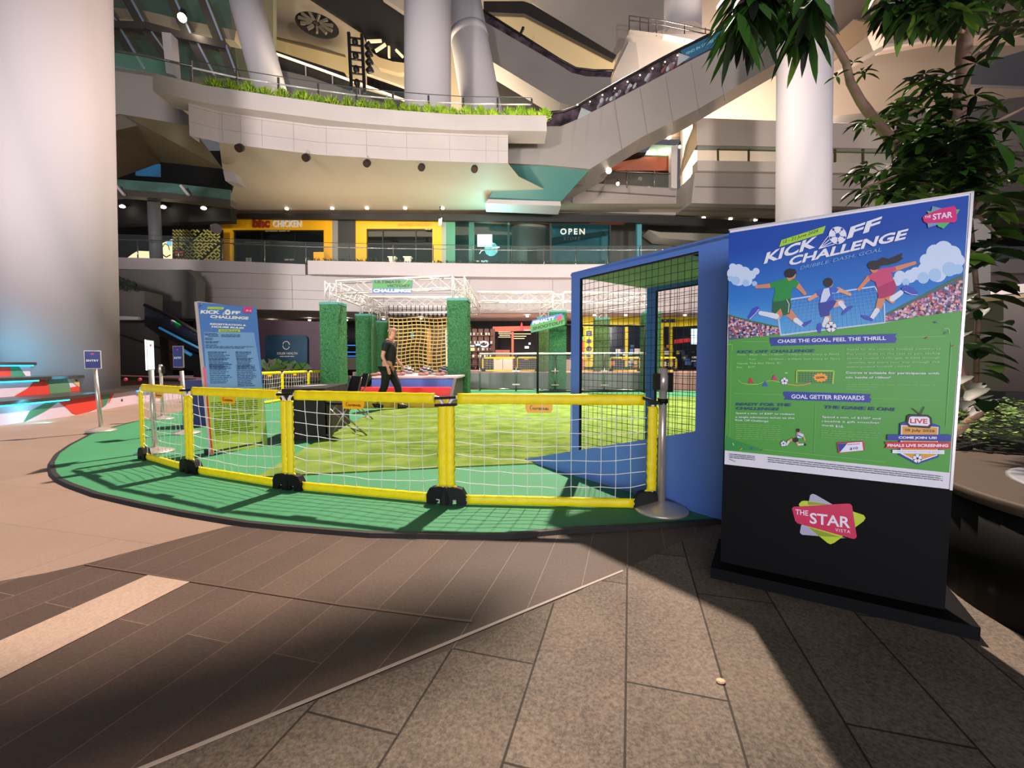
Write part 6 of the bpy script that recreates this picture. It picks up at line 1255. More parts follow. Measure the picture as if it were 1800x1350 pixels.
panel('dim_shop_wall', [(690, 572), (790, 570), (790, 650), (690, 650)], mat('net_back', '#3a2c1c', .6, noise=.5, scale=1.2, emit=.03), 'dim brown shop wall behind the climbing net', 'wall panel', 22.9)
panel('teal_notice', [(722, 585), (727, 585), (727, 594), (722, 594)], mat('tealn', '#1fa0ac', .5, emit=.4), 'small teal notice behind the climbing net', 'notice', 22.8)
panel('lit_door', [(750, 577), (757, 577), (757, 640), (750, 640)], mat('amberd', '#a8804c', .5, emit=.25), 'warm lit door strip behind the climbing net', 'door', 22.8)
panel('lit_pillar', [(783, 580), (791, 580), (791, 648), (783, 648)], mat('pillarlit', '#e8dccc', .5, emit=.4), 'pale lit pillar at the right edge of the climbing net', 'pillar', 22.7)
mb = MB()
for y in (607, 619, 626): mb.beam(P(606, y, 22.9), P(668, y, 22.9), .03, .05)
tag(mb.build('blue_shelf_light', mat('blue_glow2', '#2f78d8', .5, emit=1.2)), 'blue shelf lights between the hedge columns', 'lights', kind='stuff')
mb = MB(); mb.prism([P(606, 628, 21.5), P(668, 628, 21.5), P(668, 650, 21.5), P(606, 650, 21.5)], (0, .4, 0)); tag(mb.build('shop_counter', mat('cnt_olive', '#4a4636', .6)), 'low dim counter between the first two hedge columns', 'counter')
mb = MB(); mb.prism([P(1005, 632, 21.6), P(1014, 632, 21.6), P(1014, 655, 21.6), P(985, 655, 21.6), P(985, 632, 21.6)], (0, .5, 0)); tag(mb.build('white_counter', MC['counter_white']), 'white counter right of the dark green hedge column', 'counter')
# broad leaf plants in front of the clinic
t = thing('potted_plants', 'broad leaved green plants before the clinic sign', 'plant', P(500, 650, 17)); mb = MB(); R = random.Random(12)
for i in range(26):
    c = P(R.uniform(468, 530), 652, 17); a = R.uniform(-1.4, 1.4); L_ = R.uniform(.5, 1.0); tip = c+V((math.sin(a)*L_, R.uniform(-.3, .1), math.cos(a)*L_*.55)); m_ = c.lerp(tip, .5)+V((0, 0, .14)); s_ = V((.0, 0, .14)) if abs(a) > .5 else V((.14, 0, 0))
    mb.add([c, m_+s_, tip, m_-s_], [[0, 1, 2, 3]], i % 2)
mb.build('foliage', [mat('leaf_mid', '#3f6a28', .5), mat('leaf_dim', '#53604a', .5)], t)
mb = MB(); mb.prism([P(462, 650, 17.2), P(560, 650, 17.2), P(560, 664, 17.2), P(462, 668, 17.2)], (0, .8, 0)); mb.build('trough', mat('trough_red', '#5a3634', .7), t)
# ------------------------------------------------------------------ people
def skin_mesh(name, chain, mat_, parent, org, sub=2):
    """chain: dict id -> (pos, rx, parent id)"""
    ids = list(chain); me = bpy.data.meshes.new(name); me.from_pydata([tuple(V(chain[i][0])) for i in ids], [(ids.index(chain[i][2]), ids.index(i)) for i in ids if chain[i][2]], [])
    o = bpy.data.objects.new(name, me); sc.collection.objects.link(o); md = o.modifiers.new('s', 'SKIN'); 
    for v, i in zip(me.skin_vertices[0].data, ids):
        r = chain[i][1]; v.radius = (r, r) if not isinstance(r, tuple) else r; v.use_root = chain[i][2] is None
    o.modifiers.new('u', 'SUBSURF').levels = sub; dg = bpy.context.evaluated_depsgraph_get(); m2 = bpy.data.meshes.new_from_object(o.evaluated_get(dg)); bpy.data.objects.remove(o)
    m2.materials.clear(); m2.materials.append(mat_); m2.polygons.foreach_set('use_smooth', [True]*len(m2.polygons)); m2.polygons.foreach_set('material_index', [0]*len(m2.polygons))
    return m2
def place_mesh(m2, name, parent, M):
    m2.transform(M); o = bpy.data.objects.new(name, m2); sc.collection.objects.link(o); o.parent = parent; ORG[o.name] = V(); return o
SKN = mat('skin_tone', '#c98f74', .5); TEE = mat('tee_black', '#101012', .8); TRO = mat('trouser_black', '#0c0c0e', .8); SHO = mat('shoe_dark', '#2a2626', .6)
# walking right (+x), y is the body's side axis; local origin at the ground under the pelvis
pp = G(683, 719, MZ+.012); person = thing('person', 'man in black t-shirt and trousers walking right before the ramp', 'person', pp)
hip = (0, 0, .92)
body = {'pel': ((0, 0, .93), (.13, .15), None), 'wst': ((.02, 0, 1.10), (.115, .14), 'pel'), 'chs': ((.03, 0, 1.32), (.13, .17), 'wst'), 'shc': ((.04, 0, 1.45), (.09, .12), 'chs'), 'nck': ((.07, 0, 1.53), .055, 'shc'), 'hd0': ((.12, 0, 1.60), (.075, .07), 'nck'), 'hd1': ((.13, 0, 1.68), (.098, .078), 'hd0'), 'hd2': ((.115, 0, 1.745), (.075, .062), 'hd1'),
  'sR': ((.0, -.17, 1.43), .062, 'shc'), 'eR': ((-.07, -.23, 1.15), .043, 'sR'), 'wR': ((.035, -.23, .93), .029, 'eR'), 'hR': ((.055, -.23, .87), (.040, .02), 'wR'),
  'sL': ((.07, .17, 1.43), .062, 'shc'), 'eL': ((.10, .23, 1.16), .043, 'sL'), 'wL': ((.24, .21, .98), .029, 'eL'), 'hL': ((.28, .21, .93), (.04, .02), 'wL'),
  'tR': ((-.02, -.09, .86), .09, 'pel'), 'kR': ((-.06, -.10, .49), .062, 'tR'), 'aR': ((-.27, -.10, .11), .042, 'kR'), 'fR': ((-.16, -.10, .045), .04, 'aR'),
  'tL': ((.02, .09, .86), .09, 'pel'), 'kL': ((.19, .10, .50), .062, 'tL'), 'aL': ((.23, .10, .10), .042, 'kL'), 'fL': ((.36, .10, .045), .038, 'aL')}
for k, s_ in (('R', -1), ('L', 1)):
    h_ = V(body['h'+k][0])
    for n, (dx_, dy_, L_) in enumerate(((.026, 0, .075), (.010, 0, .085), (-.006, 0, .08), (-.022, 0, .065))):
        body['f%s%d' % (k, n)] = (h_+V((dx_, 0, -.03)), .0095, 'h'+k); body['g%s%d' % (k, n)] = (h_+V((dx_+.012, -s_*.008, -.03-L_*.55)), .009, 'f%s%d' % (k, n)); body['q%s%d' % (k, n)] = (h_+V((dx_+.004, -s_*.02, -.03-L_)), .008, 'g%s%d' % (k, n))
    body['u'+k] = (V(body['w'+k][0])+V((.035, -s_*.01, -.03)), .011, 'h'+k); body['v'+k] = (V(body['w'+k][0])+V((.05, -s_*.02, -.075)), .010, 'u'+k)
m2 = skin_mesh('b', body, SKN, person, pp); place_mesh(m2, 'body', person, Matrix.Rotation(.10, 4, 'Z'))
sk = {'pel': ((0, 0, .90), (.15, .17), None), 'wst': ((.02, 0, 1.10), (.14, .165), 'pel'), 'chs': ((.03, 0, 1.32), (.15, .19), 'wst'), 'shc': ((.04, 0, 1.45), (.105, .14), 'chs'), 'col': ((.06, 0, 1.50), .068, 'shc'), 'sR': ((0, -.17, 1.43), .082, 'shc'), 'eR': ((-.045, -.215, 1.24), .068, 'sR'), 'sL': ((.07, .17, 1.43), .082, 'shc'), 'eL': ((.085, .21, 1.24), .068, 'sL')}
place_mesh(skin_mesh('b', sk, TEE, person, pp), 'tee_shirt', person, Matrix.Rotation(.10, 4, 'Z'))
sk = {'pel': ((0, 0, .94), (.142, .16), None), 'tR': ((-.02, -.09, .84), .112, 'pel'), 'kR': ((-.055, -.10, .49), .085, 'tR'), 'aR': ((-.25, -.10, .15), .07, 'kR'), 'tL': ((.03, .09, .84), .112, 'pel'), 'kL': ((.19, .10, .50), .085, 'tL'), 'aL': ((.235, .10, .13), .07, 'kL')}
place_mesh(skin_mesh('b', sk, TRO, person, pp), 'trousers', person, Matrix.Rotation(.10, 4, 'Z'))
for k, (x, y, z, up) in {'R': (-.25, -.10, .07, .05), 'L': (.24, .10, .05, .0)}.items():
    sk = {'a': ((x, y, z+up), .055, None), 'b': ((x+.09, y, z), .05, 'a'), 'c': ((x+.17, y, z-.005), .042, 'b'), 'd': ((x-.04, y, z+up*.5), .045, 'a')}
    place_mesh(skin_mesh('b', sk, SHO, person, pp), 'shoe', person, Matrix.Rotation(.10, 4, 'Z'))
mb = MB(); M3 = Matrix.Rotation(.10, 3, 'Z')
def pl(x, y, z): return pp+M3@V((x, y, z))
for s_ in (-1, 1):
    mb.ball(pl(.110, s_*.077, 1.67), (.022, .010, .032), 8, 0); mb.ball(pl(.205, s_*.032, 1.685), .011, 8, 1)
mb.add([pl(.215, -.014, 1.655), pl(.215, .014, 1.655), pl(.245, 0, 1.648), pl(.21, 0, 1.695)], [[0, 1, 2], [1, 3, 2], [0, 2, 3]], 0); mb.ball(pl(.208, 0, 1.622), (.010, .026, .007), 8, 2); mb.build('face', [SKN, mat('eye_dark', '#1c1614', .4), mat('lip', '#96584c', .5)], person)
mb = MB(); mb.ball(pl(.105, 0, 1.70), (.105, .086, .085), 16, lo=-12, hi=60); mb.build('hair', mat('shaved_hair', '#9c7462', .7), person)
# seated person in the dark behind the stanchions
pp2 = G(312, 712, MZ)+V((0, 1.6, 0)); pp2.z = 0; pr2 = thing('person', 'person in dark clothes seated behind the stanchions', 'person', pp2)
DKT = mat('dark_clothes', '#0f1014', .8); sit = {'pel': ((0, 0, .52), (.15, .15), None), 'wst': ((0, -.02, .72), (.14, .13), 'pel'), 'chs': ((0, -.08, .95), (.18, .13), 'wst'), 'nck': ((0, -.10, 1.12), .055, 'chs'), 'hd0': ((0, -.13, 1.20), (.08, .08), 'nck'), 'hd1': ((0, -.14, 1.29), (.085, .095), 'hd0'),
  'sR': ((-.19, -.08, 1.02), .06, 'chs'), 'eR': ((-.27, -.16, .78), .045, 'sR'), 'wR': ((-.12, -.38, .68), .032, 'eR'), 'sL': ((.19, -.08, 1.02), .06, 'chs'), 'eL': ((.27, -.16, .78), .045, 'sL'), 'wL': ((.12, -.38, .68), .032, 'eL'),
  'tR': ((-.11, -.18, .52), .09, 'pel'), 'kR': ((-.14, -.50, .54), .065, 'tR'), 'aR': ((-.14, -.48, .12), .045, 'kR'), 'oR': ((-.14, -.62, .045), .04, 'aR'), 'tL': ((.11, -.18, .52), .09, 'pel'), 'kL': ((.14, -.50, .54), .065, 'tL'), 'aL': ((.14, -.48, .12), .045, 'kL'), 'oL': ((.14, -.62, .045), .04, 'aL')}
for k, s_ in (('R', -1), ('L', 1)):
    w_ = V(sit['w'+k][0])
    for n in range(4): sit['f%s%d' % (k, n)] = (w_+V((s_*-.03+s_*n*.018, -.07, -.01)), .010, 'w'+k); sit['g%s%d' % (k, n)] = (w_+V((s_*-.03+s_*n*.018, -.11, -.03)), .009, 'f%s%d' % (k, n))
    sit['u'+k] = (w_+V((-s_*.05, -.04, 0)), .011, 'w'+k)
place_mesh(skin_mesh('b', sit, mat('skin_dim', '#5a4036', .6), pr2, pp2), 'body', pr2, Matrix.Identity(4))
ck = {k: (v[0], tuple(x*1.15 for x in v[1]) if isinstance(v[1], tuple) else v[1]*1.3, v[2]) for k, v in sit.items() if k in ('pel', 'wst', 'chs', 'sR', 'eR', 'wR', 'sL', 'eL', 'wL', 'tR', 'kR', 'aR', 'tL', 'kL', 'aL')}
place_mesh(skin_mesh('b', ck, DKT, pr2, pp2), 'clothes', pr2, Matrix.Identity(4))
mb = MB(); mb.ball(pp2+V((0, -.12, 1.32)), (.10, .11, .10), 14, lo=-20); mb.build('hair', mat('hair_black', '#0b0a0a', .7), pr2)
mb = MB(); mb.box(pp2+V((0, .05, .21)), (.6, .5, .42)); tag(mb.build('seat_block', mat('seat_dark', '#1a191b', .7)), 'dark block seat under the seated person', 'seat')
# ------------------------------------------------------------------ painted amphitheatre seats at left
PAINT = {'w': mat('mural_lilac', '#c8b4c0', .55, noise=.05, scale=1), 'r': mat('mural_red', '#c8382c', .55), 'g': mat('mural_green', '#3f7a5e', .55), 'g2': mat('mural_green2', '#5a7a58', .55), 'o': mat('mural_sand', '#c89a6c', .55), 'k': mat('mural_brown', '#5a2c22', .6), 'p': mat('mural_pink', '#b8807a', .55)}
SEAT = mat('seat_slab', '#3a3532', .35, noise=.1, scale=2)
LEDC = mat('led_cyan', '#28d0ff', .5, emit=4.0)
def tier(path, z0, z1, name, lab, art, setback=.95):
    t = thing(name, lab, 'seating', path[len(path)//2]-V((0, 0, path[0].z)))
    mb = MB(); n = len(path); back = [p+V((-setback-.3, .0, 0)) for p in path]
    vs = [V((p.x, p.y, z0)) for p in path]+[V((p.x, p.y, z1-.06)) for p in path]+[V((p.x, p.y, z0)) for p in back]+[V((p.x, p.y, z1-.06)) for p in back]
    mb.add(vs, [[i, i+1, n+i+1, n+i] for i in range(n-1)]+[[0, n, 3*n, 2*n], [n-1, 3*n-1, 4*n-1, 2*n-1]]+[[n+i, n+i+1, 3*n+i+1, 3*n+i] for i in range(n-1)]); mb.build('riser', PAINT['w'], t)
    mb = MB(); out_ = [p+V((.09, -.02, 0)) for p in path]
    vs = [V((p.x, p.y, z1-.06)) for p in out_]+[V((p.x, p.y, z1)) for p in out_]+[V((p.x, p.y, z1-.06)) for p in back]+[V((p.x, p.y, z1)) for p in back]
    mb.add(vs, [[i, i+1, n+i+1, n+i] for i in range(n-1)]+[[n+i, n+i+1, 3*n+i+1, 3*n+i] for i in range(n-1)]+[[i+1, i, 2*n+i, 2*n+i+1] for i in range(n-1)]+[[n-1, 3*n-1, 4*n-1, 2*n-1], [0, n, 3*n, 2*n]]); mb.build('seat_slab', SEAT, t)
    if art is not None:
        mb = MB()
        def at(u, v): 
            L = [0]
            for a, b in zip(path, path[1:]): L.append(L[-1]+(b-a).length)
            d = u*L[-1]; p = path[-1]
            for i in range(n-1):
                if d <= L[i+1]+1e-6: p = path[i].lerp(path[i+1], (d-L[i])/(L[i+1]-L[i])); break
            return V((p.x+.004, p.y, z0+(z1-.06-z0)*v))
        for mkey, pts in art:
            u0 = min(p[0] for p in pts); u1 = max(p[0] for p in pts); N = 12
            def span(u):
                ys = []
                for (a, b), (c, d) in zip(pts, pts[1:]+pts[:1]):
                    if (a <= u <= c) or (c <= u <= a):
                        if abs(c-a) > 1e-9: ys.append(b+(d-b)*(u-a)/(c-a))
                return (min(ys), max(ys)) if ys else (0, 0)
            for i in range(N):
                ua, ub = u0+(u1-u0)*(i+1e-4)/N, u0+(u1-u0)*(i+1-1e-4)/N; a, b = span(ua), span(ub); e = V((.001*list(PAINT).index(mkey), 0, 0))
                mb.poly([at(ua, a[0])+e, at(ub, b[0])+e, at(ub, b[1])+e, at(ua, a[1])+e], list(PAINT).index(mkey))
        mb.build('fruit_mural', list(PAINT.values()), t)
    mb = MB(); k = [V((p.x+.035, p.y, z1-.075)) for p in path]; 
    return t, k
base = [V((-7.6, 4.6, 0)), G(0, 748, 0), G(120, 732, 0), G(240, 709, 0), G(330, 699, 0), G(388, 691, 0)]
def off(path, d): return [p+V((-d, 0, 0)) for p in path]
t1, k1 = tier(base, 0, .40, 'painted_seat', 'lowest curved seat step painted with red fruit and lit cyan', [('r', [(0.335, 1), (0.361, .3), (0.376, .0), (0.428, .05), (0.475, .2), (0.475, 1)]), ('g', [(0.277, .0), (0.288, .55), (0.323, 1), (0.344, 1), (0.318, .5)]), ('g', [(0.475, 1), (0.475, .15), (0.492, .3), (0.513, 1)]), ('r', [(0.513, 1), (0.498, .35), (0.504, .4), (0.527, 1)]), ('k', [(0.557, .5), (0.559, .35), (0.565, .35), (0.562, .55)])])
for seg in ((0, 2.05), (3.1, 5)):
    i0 = int(seg[0]); pts = [k1[i] for i in range(i0, min(len(k1), int(seg[1])+1))]
    mb = MB(); mb.tube(pts, .014, 6); mb.build('light_strip', LEDC, t1)
p2 = [p.copy() for p in off(base, 1.0)]; p2[-1] = V((-11.6, 15.5, 0)); p2 = [p2[0], p2[1]+V((0, .6, 0)), p2[2]+V((0, .6, 0)), p2[3]+V((0, .6, 0))]
t2, k2 = tier(p2, .40, .76, 'painted_seat', 'second curved seat step with red and green mural behind the lowest step', [('r', [(0.500, 0), (0.539, .5), (0.557, 1), (0.591, 1), (0.600, 0)]), ('g2', [(0.591, 1), (0.600, 0), (0.700, 0), (0.687, 1)]), ('r', [(0.687, .3), (0.700, 0), (0.780, 0), (0.753, .4)]), ('o', [(0.687, 1), (0.740, .3), (0.833, .1), (0.860, 1)]), ('p', [(0.870, 0), (0.870, 1), (1.000, 1), (1.000, 0)]), ('k', [(0.720, .9), (0.727, .75), (0.740, .75), (0.733, .9)]), ('k', [(0.760, .95), (0.767, .8), (0.780, .8), (0.773, .95)]), ('k', [(0.747, .6), (0.753, .45), (0.767, .45), (0.760, .6)])])
mb = MB(); mb.tube(k2[0:2]+[k2[1].lerp(k2[2], .8)], .014, 6); mb.build('light_strip', LEDC, t2)
p3 = [p+V((-1.0, .5, 0)) for p in p2[:3]]; p3[2] = V((-10.6, 9.75, 0))
t3, k3 = tier(p3, .76, 1.06, 'painted_seat', 'short top seat step with dark slab against the big white column', [('r', [(.78, 0), (.78, 1), (.84, 1), (.84, 0)]), ('g', [(.84, 0), (.84, 1), (.87, 1), (.90, 0)])])
mb = MB(); mb.tube(k3, .014, 6); mb.build('light_strip', LEDC, t3)
p4 = [p+V((-1.0, .3, 0)) for p in p3]; mb = MB(); mb.prism([V((p4[0].x, p4[0].y, 1.0)), V((p4[1].x, p4[1].y+2.0, 1.0)), V((p4[1].x, p4[1].y+2.0, 1.42)), V((p4[0].x, p4[0].y, 1.42))], (-.3, 0, 0)); struct(mb.build('wall_left_blue', PAINT['w']))
mb = MB(); mb.tube([V((p4[0].x+.05, p4[0].y, 1.40)), V((p4[1].x+.05, p4[1].y+1.9, 1.40))], .014, 6); mb.build('trim_led', LEDC)['kind'] = 'structure'
lamp('AREA', (-8.35, 7.4, .32), 8, (.1, .75, 1), .1, (-8.7, 7.4, .0), size_y=1.6)
lamp('AREA', (-10.2, 8.2, 1.30), 30, (.1, .7, 1), .3, (-10.6, 8.4, 1.0))
lamp('POINT', (-9.6, 9.7, .75), 3, (.1, .7, 1), .1)
blk('wall_left_planter', [(180, 660), (345, 665), (345, 700), (180, 700)], 13.6, .6, mat('planter_brown', '#6a4c42', .6))
blk('trim_15', [(180, 662), (345, 668), (345, 672), (180, 666)], 13.5, .1, BLK)
R = random.Random(14); mb = MB()
for i in range(3): pass
for i, x in enumerate((196, 221, 246, 317)): 
    mb = MB(); mb.ball(P(x, 667, 13.35), .055, 8); tag(mb.build('red_button_light', mat('reddot', '#c4485c', .5, emit=.3)), 'small pink red knob on the black planter edge, %s from the left' % ('first', 'second', 'third', 'fourth')[i], 'light', 'pink knobs on the planter edge')
# ------------------------------------------------------------------ planter and kiosk on the right
PW = mat('planter_dark', '#0c0b0a', .6, spec=.15, noise=.2, scale=3); PT = mat('planter_stone', '#4e4338', .65, spec=.2, noise=.1, scale=5)
cen = V((3.62, 2.05, 0)); rad = cen.x-.0
def arcp(c, r, a0, a1, n, z): return [V((c.x+r*math.cos(a0+(a1-a0)*i/n), c.y+r*math.sin(a0+(a1-a0)*i/n), z)) for i in range(n+1)]
# curved stone-capped drum: edge found from the photograph's ground and rim
e0 = G(1697, 800, .62); e1 = G(1745, 862, .62); e2 = G(1800, 892, .62)
dc = thing('round_planter', 'dark round planter drum with brown stone cap right of the poster', 'planter', (2.76, 1.55, 0))
C_ = V((2.76, 1.55, 0)); r_d = .88
mb = MB(); mb.lathe(C_, [(r_d-.03, .0), (r_d-.03, .45)], 56); mb.build('drum', PW, dc)
mb = MB(); mb.lathe(C_, [(r_d-.02, .45), (r_d, .455), (r_d, .49), (r_d-.01, .50)], 56); mb.build('cap', PT, dc)
mb = MB(); mb.lathe(C_, [(.62, .50), (.60, .506)], 40); mb.build('inset_ring', mat('inset_blue', '#8c9198', .5), dc)
mb = MB(); q = [V((1.9, 2.6, 0)), V((2.1, 3.2, 0)), V((2.9, 3.6, 0)), V((6.5, 4.2, 0)), V((6.5, 1.2, 0)), V((3.0, 2.0, 0))]
gb = thing('planting_bed', 'low dark planting bed with stone rim behind the poster stand', 'planter', (3, 3, 0)); mb.prism([V((2.2, 2.72, 0)), V((3.65, 2.0, 0)), V((8, 1.6, 0)), V((8.5, 8, 0)), V((6.0, 7.3, 0)), V((3.5, 3.75, 0))], (0, 0, .40)); mb.build('bed_wall', PW, gb)
mb = MB(); mb.prism([V((2.15, 2.72, .40)), V((3.63, 1.96, .40)), V((8, 1.56, .40)), V((8, 1.9, .40)), V((3.75, 2.3, .40)), V((2.6, 2.98, .40))], (0, 0, .05)); mb.build('stone_rim', PT, gb)
mb = MB(); R = random.Random(17)
for i in range(9000):
    x = R.uniform(2.5, 7.5); y = R.uniform(2.2, 5.3)
    if y < 3.05-(x-2.5)*.45 or x < 2.5+(y-2.8)*.78: continue
    p = V((x, y, .44+R.uniform(0, .16))); a = R.uniform(0, 6.283); l = R.uniform(.03, .06); d = V((math.cos(a), math.sin(a), R.uniform(-.2, .5)))*l; s_ = V((-math.sin(a), math.cos(a), R.uniform(-.3, .3)))*l*.42
    mb.add([p, p+d*.5+s_, p+d, p+d*.5-s_], [[0, 1, 2, 3]], R.randrange(3))
tag(mb.build('ground_cover', [mat('gc0', '#4f7a22', .5), mat('gc1', '#7a9a34', .5), mat('gc2', '#2c4a18', .5)]), 'bright low ground cover leaves in the bed behind the poster stand', 'plants', kind='stuff')
KB = mat('kiosk_grey', '#4c4643', .5, noise=.04, scale=2); KD = mat('kiosk_dark', '#34383c', .5)
kk = thing('grey_cabinet', 'grey metal cabinet at the right edge beyond the planting', 'cabinet', P(1790, 740, 7.2)); mb = MB(); mb.prism([P(1764, 525, 7.2), P(1900, 512, 7.2), P(1900, 690, 7.2), P(1764, 688, 7.2)], (0, 1, 0)); mb.build('body', KB, kk)
mb = MB(); mb.prism([P(1768, 688, 7.25), P(1900, 690, 7.25), P(1900, 760, 7.25), P(1768, 758, 7.25)], (0, .9, 0)); mb.build('base', KD, kk)
mb = MB(); mb.prism([P(1762, 520, 7.15), P(1900, 507, 7.15), P(1900, 514, 7.15), P(1762, 527, 7.15)], (0, 1.1, 0)); mb.build('top', mat('kiosk_top', '#86745c', .5), kk)
blk('wall_far_right_pillar', [(1640, 380), (1742, 385), (1740, 760), (1640, 760)], 9.0, .8, mat('far_pillar', '#4f4d4a', .6, noise=.05, scale=1))
# shops at the far right
blk('wall_far_right_shops', [(1420, 470), (2100, 470), (2100, 680), (1420, 680)], 27, .3, mat('dim_shops', '#26272c', .7, noise=.3, scale=.6))
blk('wall_far_right_band', [(1420, 425), (2100, 440), (2100, 500), (1420, 505)], 24, .4, mat('band_lavender', '#8f8f9c', .6))
blk('wall_far_right_low', [(1700, 618), (2100, 618), (2100, 700), (1700, 700)], 18, .4, mat('low_pale', '#a89890', .6))
mb = MB(); mb.prism([P(1738, 648, 17), P(1764, 648, 17), P(1764, 662, 17), P(1738, 662, 17)], (0, .2, 0)); tag(mb.build('orange_bench', mat('bench_orange', '#d84a18', .5, emit=.4)), 'orange red band seen between the grey cabinet and pillar', 'bench')
mb = MB(); mb.prism([P(1738, 662, 16.9), P(1764, 662, 16.9), P(1764, 690, 16.9), P(1738, 690, 16.9)], (0, .2, 0)); tag(mb.build('pale_panel', mat('pale_lit', '#e8c8a4', .5, emit=.3)), 'pale lit panel below the orange band at right', 'panel')
for x, y, c, lab in ((1756, 588, '#3a6cff', 'blue light between pillar and cabinet'), (1745, 600, '#ff4c5c', 'red light between pillar and cabinet')):
    mb = MB(); mb.box(P(x, y, 20), (.3, .05, .08)); tag(mb.build('shop_light', mat('sl2'+c, c, .5, emit=2.5)), lab, 'light')
s = Sheet(P(1780, 515, 12), (0, -1, 0), {'w': mat('board_pale', '#d8cfc8', .5, emit=.3), 'r': mat('board_red', '#b8484c', .5, emit=.2)})
s.poly([(1734, 504), (1810, 498), (1810, 514), (1734, 520)], 'w'); s.text('Chillies', (1762, 512), (1794, 508), 8, 'r', .2, .06); tag(s.build('cafe_sign'), 'pale cafe sign with red script above the grey cabinet', 'sign')
# ------------------------------------------------------------------ trees on the right
BARK = mat('bark', '#6f5142', .7, col2='#4f3a30', scale=9, bump=.6); BARK2 = mat('bark_pale', '#8a6f5e', .6, col2='#6a5244', scale=9, bump=.4)
LF = [mat('leaf_dark', '#1a3213', .5, spec=.3), mat('leaf_green', '#355f1e', .45, spec=.35), mat('leaf_light', '#6a8c34', .5, spec=.3), mat('leaf_shade', '#0e1b0b', .5, spec=.3)]
def leaf(mb, p, d, L, w, mi, droop=.25, nrm_=None):
    d = d.normalized(); s_ = d.cross(V((0, 0, 1))) if nrm_ is None else d.cross(nrm_)
    if s_.length < .1: s_ = V((1, 0, 0))
    s_.normalize(); c = [p]; dn = V((0, 0, -1)); ax = [p+d*L*t+dn*L*droop*t*t for t in (0, .25, .55, .82, 1)]; ws = (0.02, .75, 1, .6, 0); up = s_.cross(d)*w*.25
    vs = []
    for a, k in zip(ax, ws): vs += [a-s_*w*k+up*k, a, a+s_*w*k+up*k]
    mb.add(vs, [[i*3, i*3+1, i*3+4, i*3+3] for i in range(4)]+[[i*3+1, i*3+2, i*3+5, i*3+4] for i in range(4)], mi, True)
def whorl(mb, p, r, R, n=7, L=.16, w=.024, up=.2):
    ph = R.uniform(0, 6.3)
    for i in range(n):
        a = ph+2*math.pi*i/n+R.uniform(-.2, .2); leaf(mb, p, V((math.cos(a), math.sin(a), up+R.uniform(-.3, .3))), L*R.uniform(.75, 1.15), w*R.uniform(.8, 1.15), R.choices((0, 1, 2, 3), (5, 4, 1, 4))[0], R.uniform(.25, .7))
tree = thing('tree', 'tall umbrella tree with drooping leaves rising behind the poster', 'tree', V((P(1660, 700, 3.9).x, 3.9, .45)))
tr1 = [(1655, 700, 3.9), (1652, 450, 3.9), (1660, 330, 3.9), (1678, 230, 3.9), (1690, 150, 3.9), (1697, 60, 3.9), (1700, -60, 3.9)]
mb = MB(); mb.tube([P(*p) for p in tr1], [.075, .07, .068, .062, .058, .055, .05], 12); mb.build('trunk', BARK, tree)
mb = MB(); mb.tube([P(*p) for p in ((1640, 700, 4.1), (1632, 400, 4.1), (1580, 260, 4.0), (1540, 215, 3.9), (1513, 178, 3.8), (1495, 145, 3.75), (1487, 110, 3.7), (1462, 65, 3.6), (1432, 20, 3.5), (1405, -30, 3.4))], [.05, .048, .045, .042, .036, .032, .028, .024, .022, .02], 9); mb.build('branch', BARK2, tree)
for q in (((1680, 220, 3.9), (1620, 190, 3.7), (1560, 215, 3.5)), ((1665, 300, 3.9), (1600, 300, 3.6), (1520, 330, 3.4)), ((1690, 120, 3.9), (1740, 80, 3.8), (1800, 60, 3.7)), ((1680, 240, 3.9), (1740, 220, 3.7), (1800, 190, 3.6)), ((1697, 60, 3.9), (1640, 30, 3.7), (1560, 5, 3.5)), ((1640, 380, 4.1), (1720, 380, 3.6), (1760, 420, 3.4))):
    mb = MB(); mb.tube([P(*p) for p in q], [.02, .014, .008], 6); mb.build('branch', BARK2, tree)
mb = MB(); R = random.Random(44)
def cluster(x0, y0, x1, y1, Y0, Y1, n, L, w, nl=7, up=.1):
    for i in range(n): whorl(mb, P(R.uniform(x0, x1), R.uniform(y0, y1), R.uniform(Y0, Y1)), 0, R, nl, L, w, up)
cluster(1545, 175, 1690, 260, 3.4, 4.3, 34, .15, .026); cluster(1580, 225, 1720, 345, 3.3, 4.2, 95, .17, .034); cluster(1500, 290, 1600, 350, 3.3, 3.8, 22, .16, .024, 6)
cluster(1600, 110, 1720, 180, 3.4, 4.0, 9, .20, .024, 6); cluster(1700, 180, 1800, 300, 3.4, 4.2, 14, .17, .024)
cluster(1560, -30, 1700, 35, 3.3, 4.0, 60, .19, .034, 8, -.2); cluster(1700, -30, 1800, 60, 3.6, 4.4, 10, .20, .03, 7)
cluster(1505, 200, 1530, 250, 3.5, 3.8, 3, .14, .018, 5); cluster(1720, 300, 1800, 380, 3.5, 4.2, 9, .16, .028)
for x, y in ((1500, 110), (1515, 125), (1470, 135), (1520, 130)): whorl(mb, P(x, y, 3.7), 0, R, 4, .11, .014)
mb.build('foliage', LF, tree)
tree2 = thing('hanging_branch', 'leafy branch with long drooping leaves entering at upper right', 'branch', P(1380, -30, 3.3)); mb = MB(); mb.tube([P(1480, -70, 3.5), P(1400, -30, 3.4), (P(1330, -10, 3.2)), P(1290, 10, 3.1)], [.02, .016, .012, .008], 7); mb.build('stem', BARK2, tree2)
mb = MB(); R = random.Random(45)
